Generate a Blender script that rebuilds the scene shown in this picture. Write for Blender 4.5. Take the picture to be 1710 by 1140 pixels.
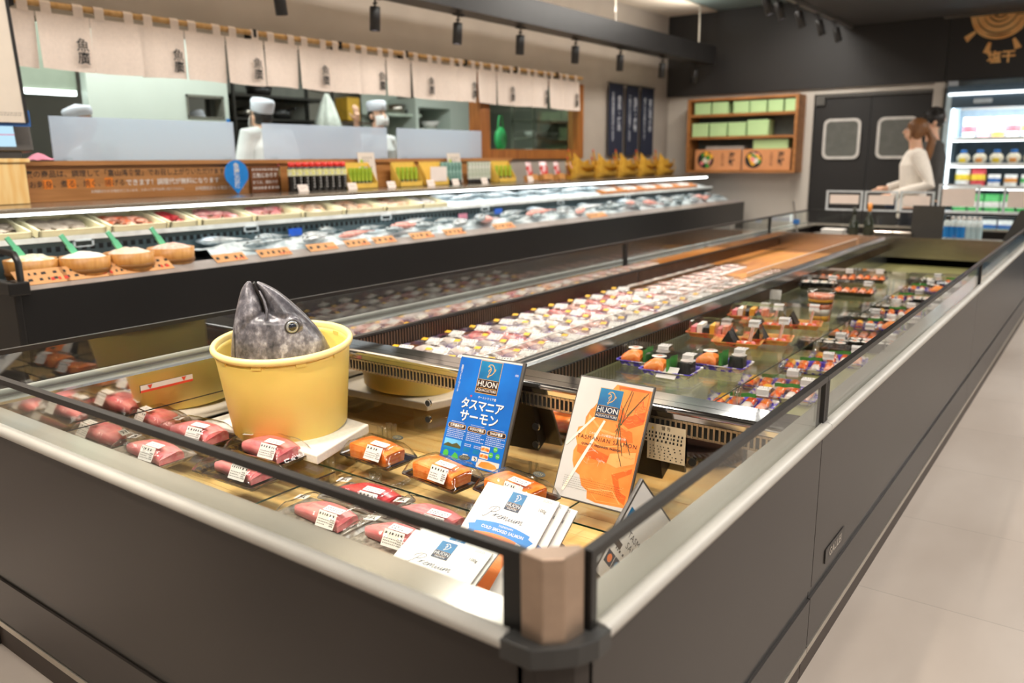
import bpy, bmesh, math, random
from mathutils import Matrix, Vector, Euler, noise
S = bpy.context.scene
for _o in list(bpy.data.objects): bpy.data.objects.remove(_o)
PI = math.pi
random.seed(7)

# ---------------------------------------------------------------- camera
CAM_F, PITCH, YAW, ROLL, CAM_H = 1363.97, .2183914, .6353406, -.0098865, 1.25
_w = Vector((-math.sin(YAW)*math.cos(PITCH), math.cos(YAW)*math.cos(PITCH), -math.sin(PITCH)))
_r = Vector((math.cos(YAW), math.sin(YAW), 0)); _u = _r.cross(_w)
_c, _s = math.cos(ROLL), math.sin(ROLL)
CR, CU, CW = _c*_r+_s*_u, -_s*_r+_c*_u, _w
CP = Vector((0, 0, CAM_H))
cam_data = bpy.data.cameras.new('camera'); cam = bpy.data.objects.new('camera', cam_data)
S.collection.objects.link(cam); S.camera = cam
m3 = Matrix((CR, CU, -CW)).transposed(); cam.matrix_world = Matrix.Translation(CP) @ m3.to_4x4()
cam_data.sensor_width = 36; cam_data.lens = 36*CAM_F/1710; cam_data.clip_start = .05
cam_data.dof.use_dof = True; cam_data.dof.focus_distance = 2.08; cam_data.dof.aperture_fstop = 2.5

def at(px, py, ax, val):
    """A point of the place: where the sight line through a photo pixel meets a plane of constant x, y or z."""
    d = CAM_F*CW + (px-855)*CR - (py-570)*CU
    i = 'xyz'.index(ax); t = (val-CP[i])/d[i]
    return CP + d*t

# ---------------------------------------------------------------- world, exposure
vs = S.view_settings
S.display_settings.display_device = 'sRGB'
vs.view_transform = 'Standard'; vs.look = 'None'; vs.exposure = 0.0; vs.gamma = 1; vs.use_curve_mapping = False
S.cycles.max_bounces = 8; S.cycles.diffuse_bounces = 3; S.cycles.glossy_bounces = 5
S.cycles.transmission_bounces = 4; S.cycles.transparent_max_bounces = 28
S.cycles.caustics_reflective = False; S.cycles.caustics_refractive = False
S.cycles.sample_clamp_indirect = 6; S.cycles.use_denoising = True; S.cycles.blur_glossy = .5
W = bpy.data.worlds.new('world'); S.world = W; W.use_nodes = True
W.node_tree.nodes['Background'].inputs[0].default_value = (1, .95, .88, 1)
W.node_tree.nodes['Background'].inputs[1].default_value = .18

# ---------------------------------------------------------------- large lights
def area(name, loc, sx, sy, power, col=(1, .9, .78), rot=(0, 0, 0), spread=PI):
    l = bpy.data.lights.new(name, 'AREA'); l.shape = 'RECTANGLE'; l.size = sx; l.size_y = sy
    l.energy = power; l.color = col; l.spread = spread
    o = bpy.data.objects.new(name, l); o.location = loc; o.rotation_euler = rot; S.collection.objects.link(o); return o
def spot(name, loc, target, power, angle=60, blend=.6, col=(1, .87, .7), size=.04):
    l = bpy.data.lights.new(name, 'SPOT'); l.energy = power; l.spot_size = math.radians(angle); l.spot_blend = blend
    l.color = col; l.shadow_soft_size = size
    o = bpy.data.objects.new(name, l); o.location = loc
    o.rotation_euler = (Vector(target)-Vector(loc)).to_track_quat('-Z', 'Y').to_euler(); S.collection.objects.link(o); return o
WARM, NEUT, COOL = (1, .90, .76), (1, .95, .88), (.86, .94, 1)
for _y in (1.2, 4.6, 8.0): area('ceiling_light_over_aisle', (-3.0, _y, 2.95), .5, 2.4, 72, NEUT)
for _y in (.8, 4.4, 8.0): area('ceiling_light_by_right_aisle', (.9, _y, 2.63), .4, 2.4, 78, NEUT)
for _x, _y, _p in ((-1.0, 1.15, 88), (-1.75, 1.3, 98), (-2.1, 1.0, 60), (-1.2, 2.9, 80), (-1.9, 3.3, 62), (-1.2, 4.7, 70), (-1.9, 5.1, 58), (-1.2, 6.4, 60), (-1.9, 6.8, 60), (-1.2, 7.6, 30)):
    spot('island_downlight', (_x, _y, 2.62), (_x-.05, _y+.15, .5), _p, 62, .7, WARM)
area('beam_uplight', (-4.2, 4.0, 2.66), .1, 10.5, 75, NEUT, (PI, 0, 0))
for _x, _y, _t, _p in ((-.55, -.35, (-1.2, 1.5, .5), 88), (-1.7, -.45, (-1.9, 1.5, .5), 120), (-2.9, .3, (-1.6, 1.5, .5), 70)):
    spot('island_front_fill', (_x, _y, 2.6), _t, _p, 48, .7, WARM, .06)  # unseen fill spots, added to brighten the front faces in the bay
for _y in (2.6, 6.2): area('kitchen_light', (-5.35, _y, 2.55), .3, 3.0, 42, (.93, 1, .96))

# ---------------------------------------------------------------- helpers
COL = S.collection
def hx(h):
    f = lambda c: c/12.92 if c <= .04045 else ((c+.055)/1.055)**2.4
    h = h.lstrip('#'); return tuple(f(int(h[i:i+2], 16)/255) for i in (0, 2, 4))
MATS = {}
def nodes(name):
    m = bpy.data.materials.new(name); m.use_nodes = True; n = m.node_tree.nodes; n.clear()
    out = n.new('ShaderNodeOutputMaterial'); return m, n, m.node_tree.links, out
def P(name, col, rough=.5, metal=0, var=.1, scale=14, bump=0, emit=0, coat=0, stretch=None, col2=None, detail=3, spec=.5, sss=0, bscale=None, lo=.35, hi=.65):
    """procedural principled material: noise mixes two tones of the colour, optional noise bump"""
    if name in MATS: return MATS[name]
    m, n, L, out = nodes(name); b = n.new('ShaderNodeBsdfPrincipled'); L.new(b.outputs[0], out.inputs[0])
    c = hx(col) if isinstance(col, str) else col
    c2 = (hx(col2) if isinstance(col2, str) else col2) if col2 else None
    a1 = tuple(min(1, x*(1-var)) for x in c) if not c2 else c
    a2 = tuple(min(1, x*(1+var)) for x in c) if not c2 else c2
    tc = n.new('ShaderNodeTexCoord'); mp = n.new('ShaderNodeMapping'); L.new(tc.outputs['Object'], mp.inputs[0])
    if stretch: mp.inputs['Scale'].default_value = stretch
    nz = n.new('ShaderNodeTexNoise'); nz.inputs['Scale'].default_value = scale; nz.inputs['Detail'].default_value = detail
    L.new(mp.outputs[0], nz.inputs['Vector'])
    r = n.new('ShaderNodeValToRGB'); r.color_ramp.elements[0].position = lo; r.color_ramp.elements[1].position = hi
    r.color_ramp.elements[0].color = (*a1, 1); r.color_ramp.elements[1].color = (*a2, 1)
    L.new(nz.outputs['Fac'], r.inputs[0]); L.new(r.outputs[0], b.inputs['Base Color'])
    b.inputs['Roughness'].default_value = rough; b.inputs['Metallic'].default_value = metal
    b.inputs['Specular IOR Level'].default_value = spec
    if coat: b.inputs['Coat Weight'].default_value = coat; b.inputs['Coat Roughness'].default_value = .08
    if sss:
        b.inputs['Subsurface Weight'].default_value = sss; b.inputs['Subsurface Radius'].default_value = (.02, .008, .004)
    if emit: L.new(r.outputs[0], b.inputs['Emission Color']); b.inputs['Emission Strength'].default_value = emit
    if bump:
        bp = n.new('ShaderNodeBump'); bp.inputs['Strength'].default_value = bump; bp.inputs['Distance'].default_value = .004
        if bscale:
            n2 = n.new('ShaderNodeTexNoise'); n2.inputs['Scale'].default_value = bscale; L.new(mp.outputs[0], n2.inputs['Vector']); L.new(n2.outputs['Fac'], bp.inputs['Height'])
        else: L.new(nz.outputs['Fac'], bp.inputs['Height'])
        L.new(bp.outputs[0], b.inputs['Normal'])
    MATS[name] = m; return m
def G(name, tint=(.97, .99, .98), ior=1.45, rough=.0, gain=1.0, bump=0, bscale=30, diff=0, dcol=(1, 1, 1)):
    """thin clear sheet: lets light straight through, mirrors by Fresnel; diff adds frosting"""
    if name in MATS: return MATS[name]
    m, n, L, out = nodes(name)
    t = n.new('ShaderNodeBsdfTransparent'); t.inputs[0].default_value = (*tint, 1)
    g = n.new('ShaderNodeBsdfGlossy'); g.inputs['Roughness'].default_value = rough
    f0 = ((ior-1)/(ior+1))**2
    fr = n.new('ShaderNodeLayerWeight'); fr.inputs[0].default_value = .5
    pw = n.new('ShaderNodeMath'); pw.operation = 'POWER'; pw.inputs[1].default_value = 5; L.new(fr.outputs['Facing'], pw.inputs[0])
    ml = n.new('ShaderNodeMath'); ml.operation = 'MULTIPLY_ADD'; ml.inputs[1].default_value = (1-f0)*gain; ml.inputs[2].default_value = f0*gain; ml.use_clamp = True
    L.new(pw.outputs[0], ml.inputs[0])
    mx = n.new('ShaderNodeMixShader'); L.new(ml.outputs[0], mx.inputs[0])
    if diff:
        d = n.new('ShaderNodeBsdfDiffuse'); d.inputs[0].default_value = (*dcol, 1)
        tl = n.new('ShaderNodeBsdfTranslucent'); tl.inputs[0].default_value = (*dcol, 1)
        dm = n.new('ShaderNodeMixShader'); dm.inputs[0].default_value = .5; L.new(d.outputs[0], dm.inputs[1]); L.new(tl.outputs[0], dm.inputs[2])
        m2 = n.new('ShaderNodeMixShader'); m2.inputs[0].default_value = diff; L.new(t.outputs[0], m2.inputs[1]); L.new(dm.outputs[0], m2.inputs[2])
        L.new(m2.outputs[0], mx.inputs[1])
    else: L.new(t.outputs[0], mx.inputs[1])
    L.new(g.outputs[0], mx.inputs[2]); L.new(mx.outputs[0], out.inputs[0])
    tc = n.new('ShaderNodeTexCoord'); nz = n.new('ShaderNodeTexNoise'); nz.inputs['Scale'].default_value = bscale; L.new(tc.outputs['Object'], nz.inputs[0])
    if bump:
        bp = n.new('ShaderNodeBump'); bp.inputs['Strength'].default_value = bump; bp.inputs['Distance'].default_value = .004
        L.new(nz.outputs['Fac'], bp.inputs['Height']); L.new(bp.outputs[0], g.inputs['Normal']); L.new(bp.outputs[0], fr.inputs['Normal'])
    MATS[name] = m; return m
def E(name, col, strength):
    if name in MATS: return MATS[name]
    m, n, L, out = nodes(name); e = n.new('ShaderNodeEmission'); e.inputs[0].default_value = (*(hx(col) if isinstance(col, str) else col), 1); e.inputs[1].default_value = strength
    L.new(e.outputs[0], out.inputs[0]); MATS[name] = m; return m

_TXT = {}
def glyphs(body, size, shear=0, spacing=1.0, bold=0, align='CENTER', leading=1.0):
    k = (body, round(size, 4), shear, spacing, bold, align, leading)
    if k in _TXT: return _TXT[k]
    c = bpy.data.curves.new('t', 'FONT'); c.body = body; c.size = size; c.align_x = align; c.align_y = 'CENTER'
    c.shear = shear; c.space_character = spacing; c.offset = bold; c.resolution_u = 2; c.space_line = leading
    o = bpy.data.objects.new('t', c); COL.objects.link(o)
    dg = bpy.context.evaluated_depsgraph_get(); me = bpy.data.meshes.new_from_object(o.evaluated_get(dg))
    r = ([v.co.copy() for v in me.vertices], [tuple(p.vertices) for p in me.polygons])
    bpy.data.objects.remove(o); bpy.data.curves.remove(c); bpy.data.meshes.remove(me)
    _TXT[k] = r; return r
I4 = Matrix.Identity(4)
def T(x=0, y=0, z=0, rx=0, ry=0, rz=0, s=1):
    return Matrix.Translation((x, y, z)) @ Euler((rx, ry, rz)).to_matrix().to_4x4() @ Matrix.Diagonal((s, s, s, 1) if not isinstance(s, tuple) else (*s, 1))
UP = T(rx=PI/2)            # sends a drawing in x, y onto an upright face (x, z) looking along -y
class MB:
    """collects shapes of one mesh object"""
    def __init__(s): s.v = []; s.f = []; s.mi = []; s.sm = []; s.m = 0; s.M = I4
    def add(s, vs_, fs, smooth=False, M=None, m=None):
        b = len(s.v); MM = s.M @ M if M is not None else s.M
        s.v += [MM @ Vector(v) for v in vs_]
        for f in fs: s.f.append(tuple(b+i for i in f)); s.mi.append(s.m if m is None else m); s.sm.append(smooth)
        return s
    def box(s, x0, x1, y0, y1, z0, z1, M=None, m=None):
        return s.add([(x0, y0, z0), (x1, y0, z0), (x1, y1, z0), (x0, y1, z0), (x0, y0, z1), (x1, y0, z1), (x1, y1, z1), (x0, y1, z1)],
                     [(0, 3, 2, 1), (4, 5, 6, 7), (0, 1, 5, 4), (1, 2, 6, 5), (2, 3, 7, 6), (3, 0, 4, 7)], False, M, m)
    def rbox(s, x0, x1, y0, y1, z0, z1, r=.004, M=None, m=None):
        """box with rounded vertical edges and softened top and bottom rims"""
        pts = rrect(x1-x0, y1-y0, r*1.6, 3); cx, cy = (x0+x1)/2, (y0+y1)/2
        def sc(k): return [(cx+p[0]*(1-2*k/(x1-x0)), cy+p[1]*(1-2*k/(y1-y0))) for p in pts]
        return s.loft([[(x, y, z0) for x, y in sc(r*.7)], [(x, y, z0+r*.7) for x, y in sc(0)], [(x, y, z1-r*.7) for x, y in sc(0)], [(x, y, z1) for x, y in sc(r*.7)]], M=M, m=m, smooth=False)
    def loft(s, rings, M=None, m=None, smooth=True, cap0=True, cap1=True, closed=True):
        n = len(rings[0]); vs_ = [p for r in rings for p in r]; fs = []
        for i in range(len(rings)-1):
            for j in range(n if closed else n-1):
                k = (j+1) % n; fs.append((i*n+j, i*n+k, (i+1)*n+k, (i+1)*n+j))
        s.add(vs_, fs, smooth, M, m)
        if cap0: s.add(list(rings[0]), [tuple(reversed(range(n)))], False, M, m)
        if cap1: s.add(list(rings[-1]), [tuple(range(n))], False, M, m)
        return s
    def lathe(s, prof, n=24, M=None, m=None, smooth=True, cap0=False, cap1=False):
        return s.loft([[(r*math.cos(2*PI*j/n), r*math.sin(2*PI*j/n), z) for j in range(n)] for r, z in prof], M, m, smooth, cap0, cap1)
    def tube(s, pts, r, n=8, M=None, m=None, smooth=True, closed=False, caps=True):
        pts = [Vector(p) for p in pts]; rings = []; N = len(pts); up = Vector((0, 0, 1)); prev = None
        for i, p in enumerate(pts):
            a = pts[(i-1) % N] if (closed or i > 0) else p; b = pts[(i+1) % N] if (closed or i < N-1) else p
            d = (b-a).normalized()
            if prev is None:
                x = d.cross(up); x = x.normalized() if x.length > 1e-3 else Vector((1, 0, 0))
            else:
                x = prev-d*prev.dot(d); x = x.normalized() if x.length > 1e-4 else Vector((1, 0, 0))
            prev = x; y = d.cross(x); rr = r[i] if isinstance(r, (list, tuple)) else r
            rings.append([p+(x*math.cos(2*PI*k/n)+y*math.sin(2*PI*k/n))*rr for k in range(n)])
        if closed: rings.append(rings[0]); caps = False
        return s.loft(rings, M, m, smooth, caps, caps)
    def prism(s, poly, z0, z1, M=None, m=None):
        n = len(poly)
        return s.add([(x, y, z0) for x, y in poly]+[(x, y, z1) for x, y in poly],
                     [tuple(reversed(range(n))), tuple(range(n, 2*n))]+[(i, (i+1) % n, n+(i+1) % n, n+i) for i in range(n)], False, M, m)
    def flat(s, poly, z=0, M=None, m=None):
        return s.add([(x, y, z) for x, y in poly], [tuple(range(len(poly)))], False, M, m)
    def ell(s, c, r, M=None, m=None, nu=12, nv=8):
        cx, cy, cz = c; rx, ry, rz = r if isinstance(r, tuple) else (r, r, r)
        rings = [[(cx+rx*math.sin(a)*math.cos(2*PI*j/nu), cy+ry*math.sin(a)*math.sin(2*PI*j/nu), cz-rz*math.cos(a)) for j in range(nu)] for a in [PI*(i+.02)/(nv+.04) for i in range(nv+1)]]
        return s.loft(rings, M, m)
    def sheet(s, fn, nu, nv, M=None, m=None, smooth=True):
        vs_ = [fn(i/nu, j/nv) for j in range(nv+1) for i in range(nu+1)]; w = nu+1
        return s.add(vs_, [(j*w+i, j*w+i+1, (j+1)*w+i+1, (j+1)*w+i) for j in range(nv) for i in range(nu)], smooth, M, m)
    def text(s, body, size, M=None, m=None, **k):
        v, f = glyphs(body, size, **k); return s.add(v, f, False, M, m)
    def build(s, name, mats, parent=None, world=False, bevel=0):
        me = bpy.data.meshes.new(name)
        vv = s.v
        if world and parent is not None: vv = [v-parent.location for v in vv]
        me.from_pydata([tuple(v) for v in vv], [], s.f)
        for mt in (mats if isinstance(mats, (list, tuple)) else [mats]): me.materials.append(mt)
        me.polygons.foreach_set('material_index', s.mi); me.polygons.foreach_set('use_smooth', s.sm); me.update()
        o = bpy.data.objects.new(name, me); COL.objects.link(o)
        if parent is not None: o.parent = parent
        if bevel:
            bv = o.modifiers.new('bevel', 'BEVEL'); bv.width = bevel; bv.segments = 2; bv.limit_method = 'ANGLE'
        return o
def rrect(w, h, r, n=4):
    o = []
    for cx, cy, a in ((w/2-r, h/2-r, 0), (-w/2+r, h/2-r, PI/2), (-w/2+r, -h/2+r, PI), (w/2-r, -h/2+r, 1.5*PI)):
        o += [(cx+r*math.cos(a+PI/2*i/n), cy+r*math.sin(a+PI/2*i/n)) for i in range(n+1)]
    return o
def circ(r, n=24, cx=0, cy=0, ry=None): return [(cx+r*math.cos(2*PI*i/n), cy+(ry or r)*math.sin(2*PI*i/n)) for i in range(n)]
def tag(o, label, cat, group=None, kind=None):
    o['label'] = label; o['category'] = cat
    if group: o['group'] = group
    if kind: o['kind'] = kind
    return o
def thing(name, label, cat, loc=(0, 0, 0), rot=(0, 0, 0), group=None, s=1):
    o = bpy.data.objects.new(name, None); COL.objects.link(o); o.empty_display_size = .05
    o.location = loc; o.rotation_euler = rot; o.scale = (s, s, s) if not isinstance(s, tuple) else s
    return tag(o, label, cat, group)
KIDS = {}
def dup(root, loc, rot=None, label=None, group=None, s=None):
    """a copy of a thing with copies of its parts and sub-parts"""
    if root.name not in KIDS: KIDS[root.name] = [(c, list(c.children)) for c in root.children]
    r = root.copy(); COL.objects.link(r); r.location = loc
    if rot is not None: r.rotation_euler = rot
    if s is not None: r.scale = (s, s, s) if not isinstance(s, tuple) else s
    if label: r['label'] = label
    if group: r['group'] = group
    for ch, gs in KIDS[root.name]:
        c = ch.copy(); COL.objects.link(c); c.parent = r
        for g in gs:
            d = g.copy(); COL.objects.link(d); d.parent = c
    return r
def struct(o): o['kind'] = 'structure'; return o
def bake(o):
    """replace an object's modifiers by the mesh they make"""
    dg = bpy.context.evaluated_depsgraph_get(); dg.update(); me = bpy.data.meshes.new_from_object(o.evaluated_get(dg))
    o.modifiers.clear(); old = o.data; o.data = me; me.name = o.name; bpy.data.meshes.remove(old)
    for p in me.polygons: p.use_smooth = True
    return o
def scribble(mb, w, h, rows, m, M, seed=0, fill=.62, th=.35):
    """rows of small print: short uneven strokes"""
    rr = random.Random(seed)
    for i in range(rows):
        y = h/2-(i+.5)*h/rows; x = -w/2; end = w/2*(1 if rr.random() < .7 else rr.uniform(.1, .8))
        while x < end:
            l = h/rows*rr.uniform(.35, .8)
            mb.add([(x, y-h/rows*th, 0), (x+l*.75, y-h/rows*th*.7, 0), (x+l*.7, y+h/rows*th, 0), (x+l*.1, y+h/rows*th*.8, 0)], [(0, 1, 2, 3)], False, M, m)
            x += l/fill

# ---------------------------------------------------------------- materials
m_floor = None
M_ = lambda *a, **k: P(*a, **k)
WHITE = P('white_paper', '#dedad5', .6, var=.03); INK = P('black_ink', '#1a1817', .6); REDINK = P('red_ink', '#c8321e', .6)
BLACK = P('black_satin', '#1d1b1a', .38, var=.15, scale=5); BLACKM = P('black_matt_metal', '#242120', .5, metal=.2)
STEEL = P('brushed_steel', '#b9b2a9', .22, metal=1, var=.06, scale=6, stretch=(1, .05, 6))
MIRROR = P('mirror_steel', '#d5cfc6', .045, metal=1, var=.03, scale=3)
CHROME = P('chrome', '#cfd0d0', .08, metal=1, var=.03, scale=3)
ALU = P('satin_aluminium', '#c3bcb0', .38, metal=.85, var=.04, scale=30)
PANEL = P('charcoal_laminate', '#352f2c', .36, metal=.3, var=.06, scale=3)
PANELD = P('dark_strip', '#1b1a19', .3, metal=.3)
GLASS = G('case_glass', (.965, .985, .975), 1.45, 0, .8); GLASSL = G('mirror_coated_glass', (.94, .96, .95), 1.95, 0, 1.0)
BUMP = P('bumper_pale_grey', '#c4c0b9', .5, metal=.2, var=.03)
SHELFG = G('shelf_glass', (.985, .995, .99), 1.4, 0, .8)
ACRYL = G('clear_acrylic', (.95, .96, .955), 1.5, .03, 1.1)
FILM = G('clear_film', (.97, .97, .97), 1.5, .07, 1.25, bump=.55, bscale=38)
LID = G('clear_lid', (.965, .965, .965), 1.5, .05, 1.2, bump=.15, bscale=20)
GREEN_EDGE = P('glass_edge', '#12301f', .2)
HONEY = P('honey_wood', '#ffdc9a', .36, scale=3.5, stretch=(1, 9, 1), col2='#f7c479', coat=.15)
WOOD = P('counter_wood', '#b57d48', .45, scale=4, stretch=(9, .7, 9), col2='#a06a37')
OAK = P('oak', '#dfb67c', .5, scale=4, stretch=(1, 6, 6), col2='#c99a58')

# ================================================================ the room
XW, YB = -4.836, 10.0
def floor_mat():
    m, n, L, out = nodes('concrete_tile_floor'); b = n.new('ShaderNodeBsdfPrincipled'); L.new(b.outputs[0], out.inputs[0])
    tc = n.new('ShaderNodeTexCoord'); nz = n.new('ShaderNodeTexNoise'); nz.inputs['Scale'].default_value = 1.7; nz.inputs['Detail'].default_value = 6
    mp = n.new('ShaderNodeMapping'); mp.inputs['Scale'].default_value = (1, .45, 1); L.new(tc.outputs['Object'], mp.inputs[0]); L.new(mp.outputs[0], nz.inputs[0])
    r = n.new('ShaderNodeValToRGB'); r.color_ramp.elements[0].position = .3; r.color_ramp.elements[1].position = .72
    r.color_ramp.elements[0].color = (*hx('#b5a79b'), 1); r.color_ramp.elements[1].color = (*hx('#d2c6bb'), 1); L.new(nz.outputs[0], r.inputs[0])
    br = n.new('ShaderNodeTexBrick'); br.inputs['Scale'].default_value = 1; br.offset = .5
    br.inputs['Brick Width'].default_value = 1.2; br.inputs['Row Height'].default_value = .6; br.inputs['Mortar Size'].default_value = .0025
    br.inputs['Color1'].default_value = (1, 1, 1, 1); br.inputs['Color2'].default_value = (.96, .96, .96, 1); br.inputs['Mortar'].default_value = (.8, .8, .8, 1)
    L.new(tc.outputs['Object'], br.inputs[0])
    mx = n.new('ShaderNodeMix'); mx.data_type = 'RGBA'; mx.blend_type = 'MULTIPLY'; mx.inputs[0].default_value = 1
    L.new(r.outputs[0], mx.inputs[6]); L.new(br.outputs[0], mx.inputs[7]); L.new(mx.outputs[2], b.inputs['Base Color'])
    b.inputs['Roughness'].default_value = .42; return m
m_floor = floor_mat()
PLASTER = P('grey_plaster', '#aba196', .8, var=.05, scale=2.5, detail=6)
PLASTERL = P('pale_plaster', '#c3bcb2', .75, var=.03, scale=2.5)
FASCIA = P('black_wall_board', '#232120', .55, var=.06, scale=1.5)
KWALL = P('kitchen_white_panel', '#d3ddd3', .4, var=.03, scale=2)
KGREY = P('kitchen_grey_wall', '#a9a69b', .6, var=.05, scale=2)
CEIL = P('ceiling_paint', '#d8cbb9', .85, var=.03, scale=2)
CEILD = P('dark_ceiling_board', '#3b3835', .7, var=.05, scale=2)
TEAL = P('ceiling_panel', '#6f7c78', .5, var=.05, scale=2)

mb = MB(); mb.box(-7.5, 3.2, -2.5, 12, -.06, 0); struct(mb.build('floor', m_floor))
# wall_left: plaster around the long kitchen hatch
HZ0, HZ1, HY1 = 1.262, 2.03, 7.86
mb = MB()
mb.box(XW-.15, XW, -2.5, YB+.1, 0, HZ0); mb.box(XW-.15, XW, -2.5, YB+.1, HZ1, 3.1); mb.box(XW-.15, XW, HY1, YB+.1, HZ0, HZ1)
mb.box(XW-.15, XW, -2.5, .6, HZ0, HZ1)
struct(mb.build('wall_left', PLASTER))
# wall_back with door opening
DX0, DX1, DZ = -2.985, -1.742, 1.95
mb = MB()
mb.box(XW-.15, DX0, YB, YB+.12, 0, 2.02); mb.box(DX0, DX1, YB, YB+.12, DZ, 2.02); mb.box(DX1, -1.63, YB, YB+.12, 0, 2.02)
mb.box(-1.63, 3.2, YB+.75, YB+.87, 0, 2.9)
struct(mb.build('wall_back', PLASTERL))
mb = MB(); mb.box(DX0-.16, DX0, YB-.03, YB+.05, 0, 1.985); mb.box(DX1, DX1+.1, YB-.03, YB+.05, 0, 2.01); mb.box(DX0, DX1, YB-.03, YB+.04, DZ, 1.985)
struct(mb.build('trim_1', PLASTERL))
mb = MB(); mb.box(XW, DX1+.1, YB-.05, YB, 2.015, 3.1, m=0); mb.box(DX1+.105, 3.2, YB-.05, YB, 2.015, 3.1, m=0)
mb.box(-1.7, 3.2, YB-.07, YB-.045, 2.64, 2.66, m=1)
struct(mb.build('wall_back_fascia', [FASCIA, STEEL]))
mb = MB(); mb.box(-7.5, -4.2, -2.5, 12, 2.98, 3.1, m=0); mb.box(-4.2, -2.72, -2.5, 8.6, 2.98, 3.1, m=0); mb.box(-4.2, -2.72, 8.6, 12, 2.99, 3.1, m=1)
struct(mb.build('ceiling', [CEIL, TEAL]))
mb = MB(); mb.box(-2.72, 3.2, -2.5, YB-.05, 2.665, 3.1); struct(mb.build('ceiling_lowered', CEILD))
mb = MB(); mb.box(3.05, 3.2, -2.5, 12, 0, 2.7); struct(mb.build('wall_right', PLASTERL))
mb = MB(); mb.box(-7.5, 3.2, -2.6, -2.5, 0, 3.1); struct(mb.build('wall_front', PLASTERL))

# ---- black beam with spotlights, hung on rods along the fish counter
b0 = at(860, 48, 'x', -4.30); b1 = at(1121, 98, 'x', -4.30); BZ = (b0.z+b1.z)/2
bt = at(1195, 85, 'x', -4.10)
beam = thing('lighting_beam', 'long black lighting beam hung over the fish counter', 'beam', (-4.2, 4.5, BZ))
mb = MB(); mb.box(-4.30, -4.10, -2.4, bt.y, BZ, BZ+.2); mb.build('channel', BLACK, beam, True)
for px, py in ((1040, 20), (1178, 60)):
    y = at(px, py, 'x', -4.12).y
    mb = MB(); mb.tube([(-4.2, y, BZ+.2), (-4.2, y, 2.98)], .011, 8); mb.build('hanger_rod', ALU, beam, True)
SPOT_CAN = P('spot_black', '#1c1a19', .45); LENS = P('spot_glass', '#d7d5e6', .2, emit=.5)
def spot_lamp(label, loc, rot, group, s=1):
    t = thing('spotlight', label, 'spotlight', loc, rot, group, s)
    mb = MB(); mb.lathe([(.001, 0), (.03, 0), (.032, -.003), (.032, -.135), (.028, -.135), (.028, -.128), (.001, -.128)], 20); mb.build('lamp_can', SPOT_CAN, t)
    mb = MB(); mb.lathe([(.001, -.130), (.027, -.130)], 20); mb.build('lens', LENS, t)
    mb = MB(); mb.box(-.016, .016, -.045, .045, .045, .06); mb.tube([(0, 0, .05), (0, .0, -.002)], .006, 8); mb.tube([(-.016, 0, .02), (.016, 0, .02)], .005, 8); mb.build('track_adapter', BLACKM, t)
    return t
sp = None
POSN = ['first', 'second', 'third', 'fourth', 'fifth', 'sixth', 'seventh', 'last']
for i, (px, py) in enumerate(((466, 12), (627, 30), (765, 54), (869, 72), (961, 90), (1036, 101), (1106, 114), (1160, 128))):
    y = at(px, py, 'x', -4.27).y; z = BZ-.062
    lb = 'black cylinder spotlight under the long beam, %s counting from the camera end' % POSN[i]
    rx = (.12, -.02, -.04, 0, 0, 0, 0, 0)[i]
    if sp is None: sp = spot_lamp(lb, (-4.27, y, z), (rx, .0, 0), 'spotlights under the beam', 1.15)
    else: dup(sp, (-4.27, y, z), (rx, .05, 0), lb)
    if i in (1, 2, 3, 4, 5, 6): spot('counter_spot', (-4.27, y, z-.16), (-4.15, y, .9), 7, 80)
# ---- lighting track under the lowered ceiling
tx = -2.62
tr = thing('light_track', 'dark ceiling track carrying spotlights in front of the black wall', 'light track', (tx, 8, 2.64))
mb = MB(); mb.box(tx-.018, tx+.018, 3.0, 9.93, 2.632, 2.664); mb.build('rail', P('track_grey', '#6c6865', .4), tr, True)
g = None
for i, (px, py) in enumerate(((1218, 4), (1280, 8), (1322, 22), (1362, 36), (1393, 48))):
    p = at(px, py-4, 'z', 2.585); y = p.y
    lb = 'tilted black spotlight on the ceiling track, %s from the left' % POSN[i]
    if g is None: g = spot_lamp(lb, (tx, y, 2.572), (.12, -.28, 0), 'spotlights on the ceiling track', 1.1)
    else: dup(g, (tx, y, 2.572), (.12, -.28, 0), lb)
    spot('track_spot', (tx+.05, y, 2.40), (tx+.6, y-.5, .6), 14, 70)

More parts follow.
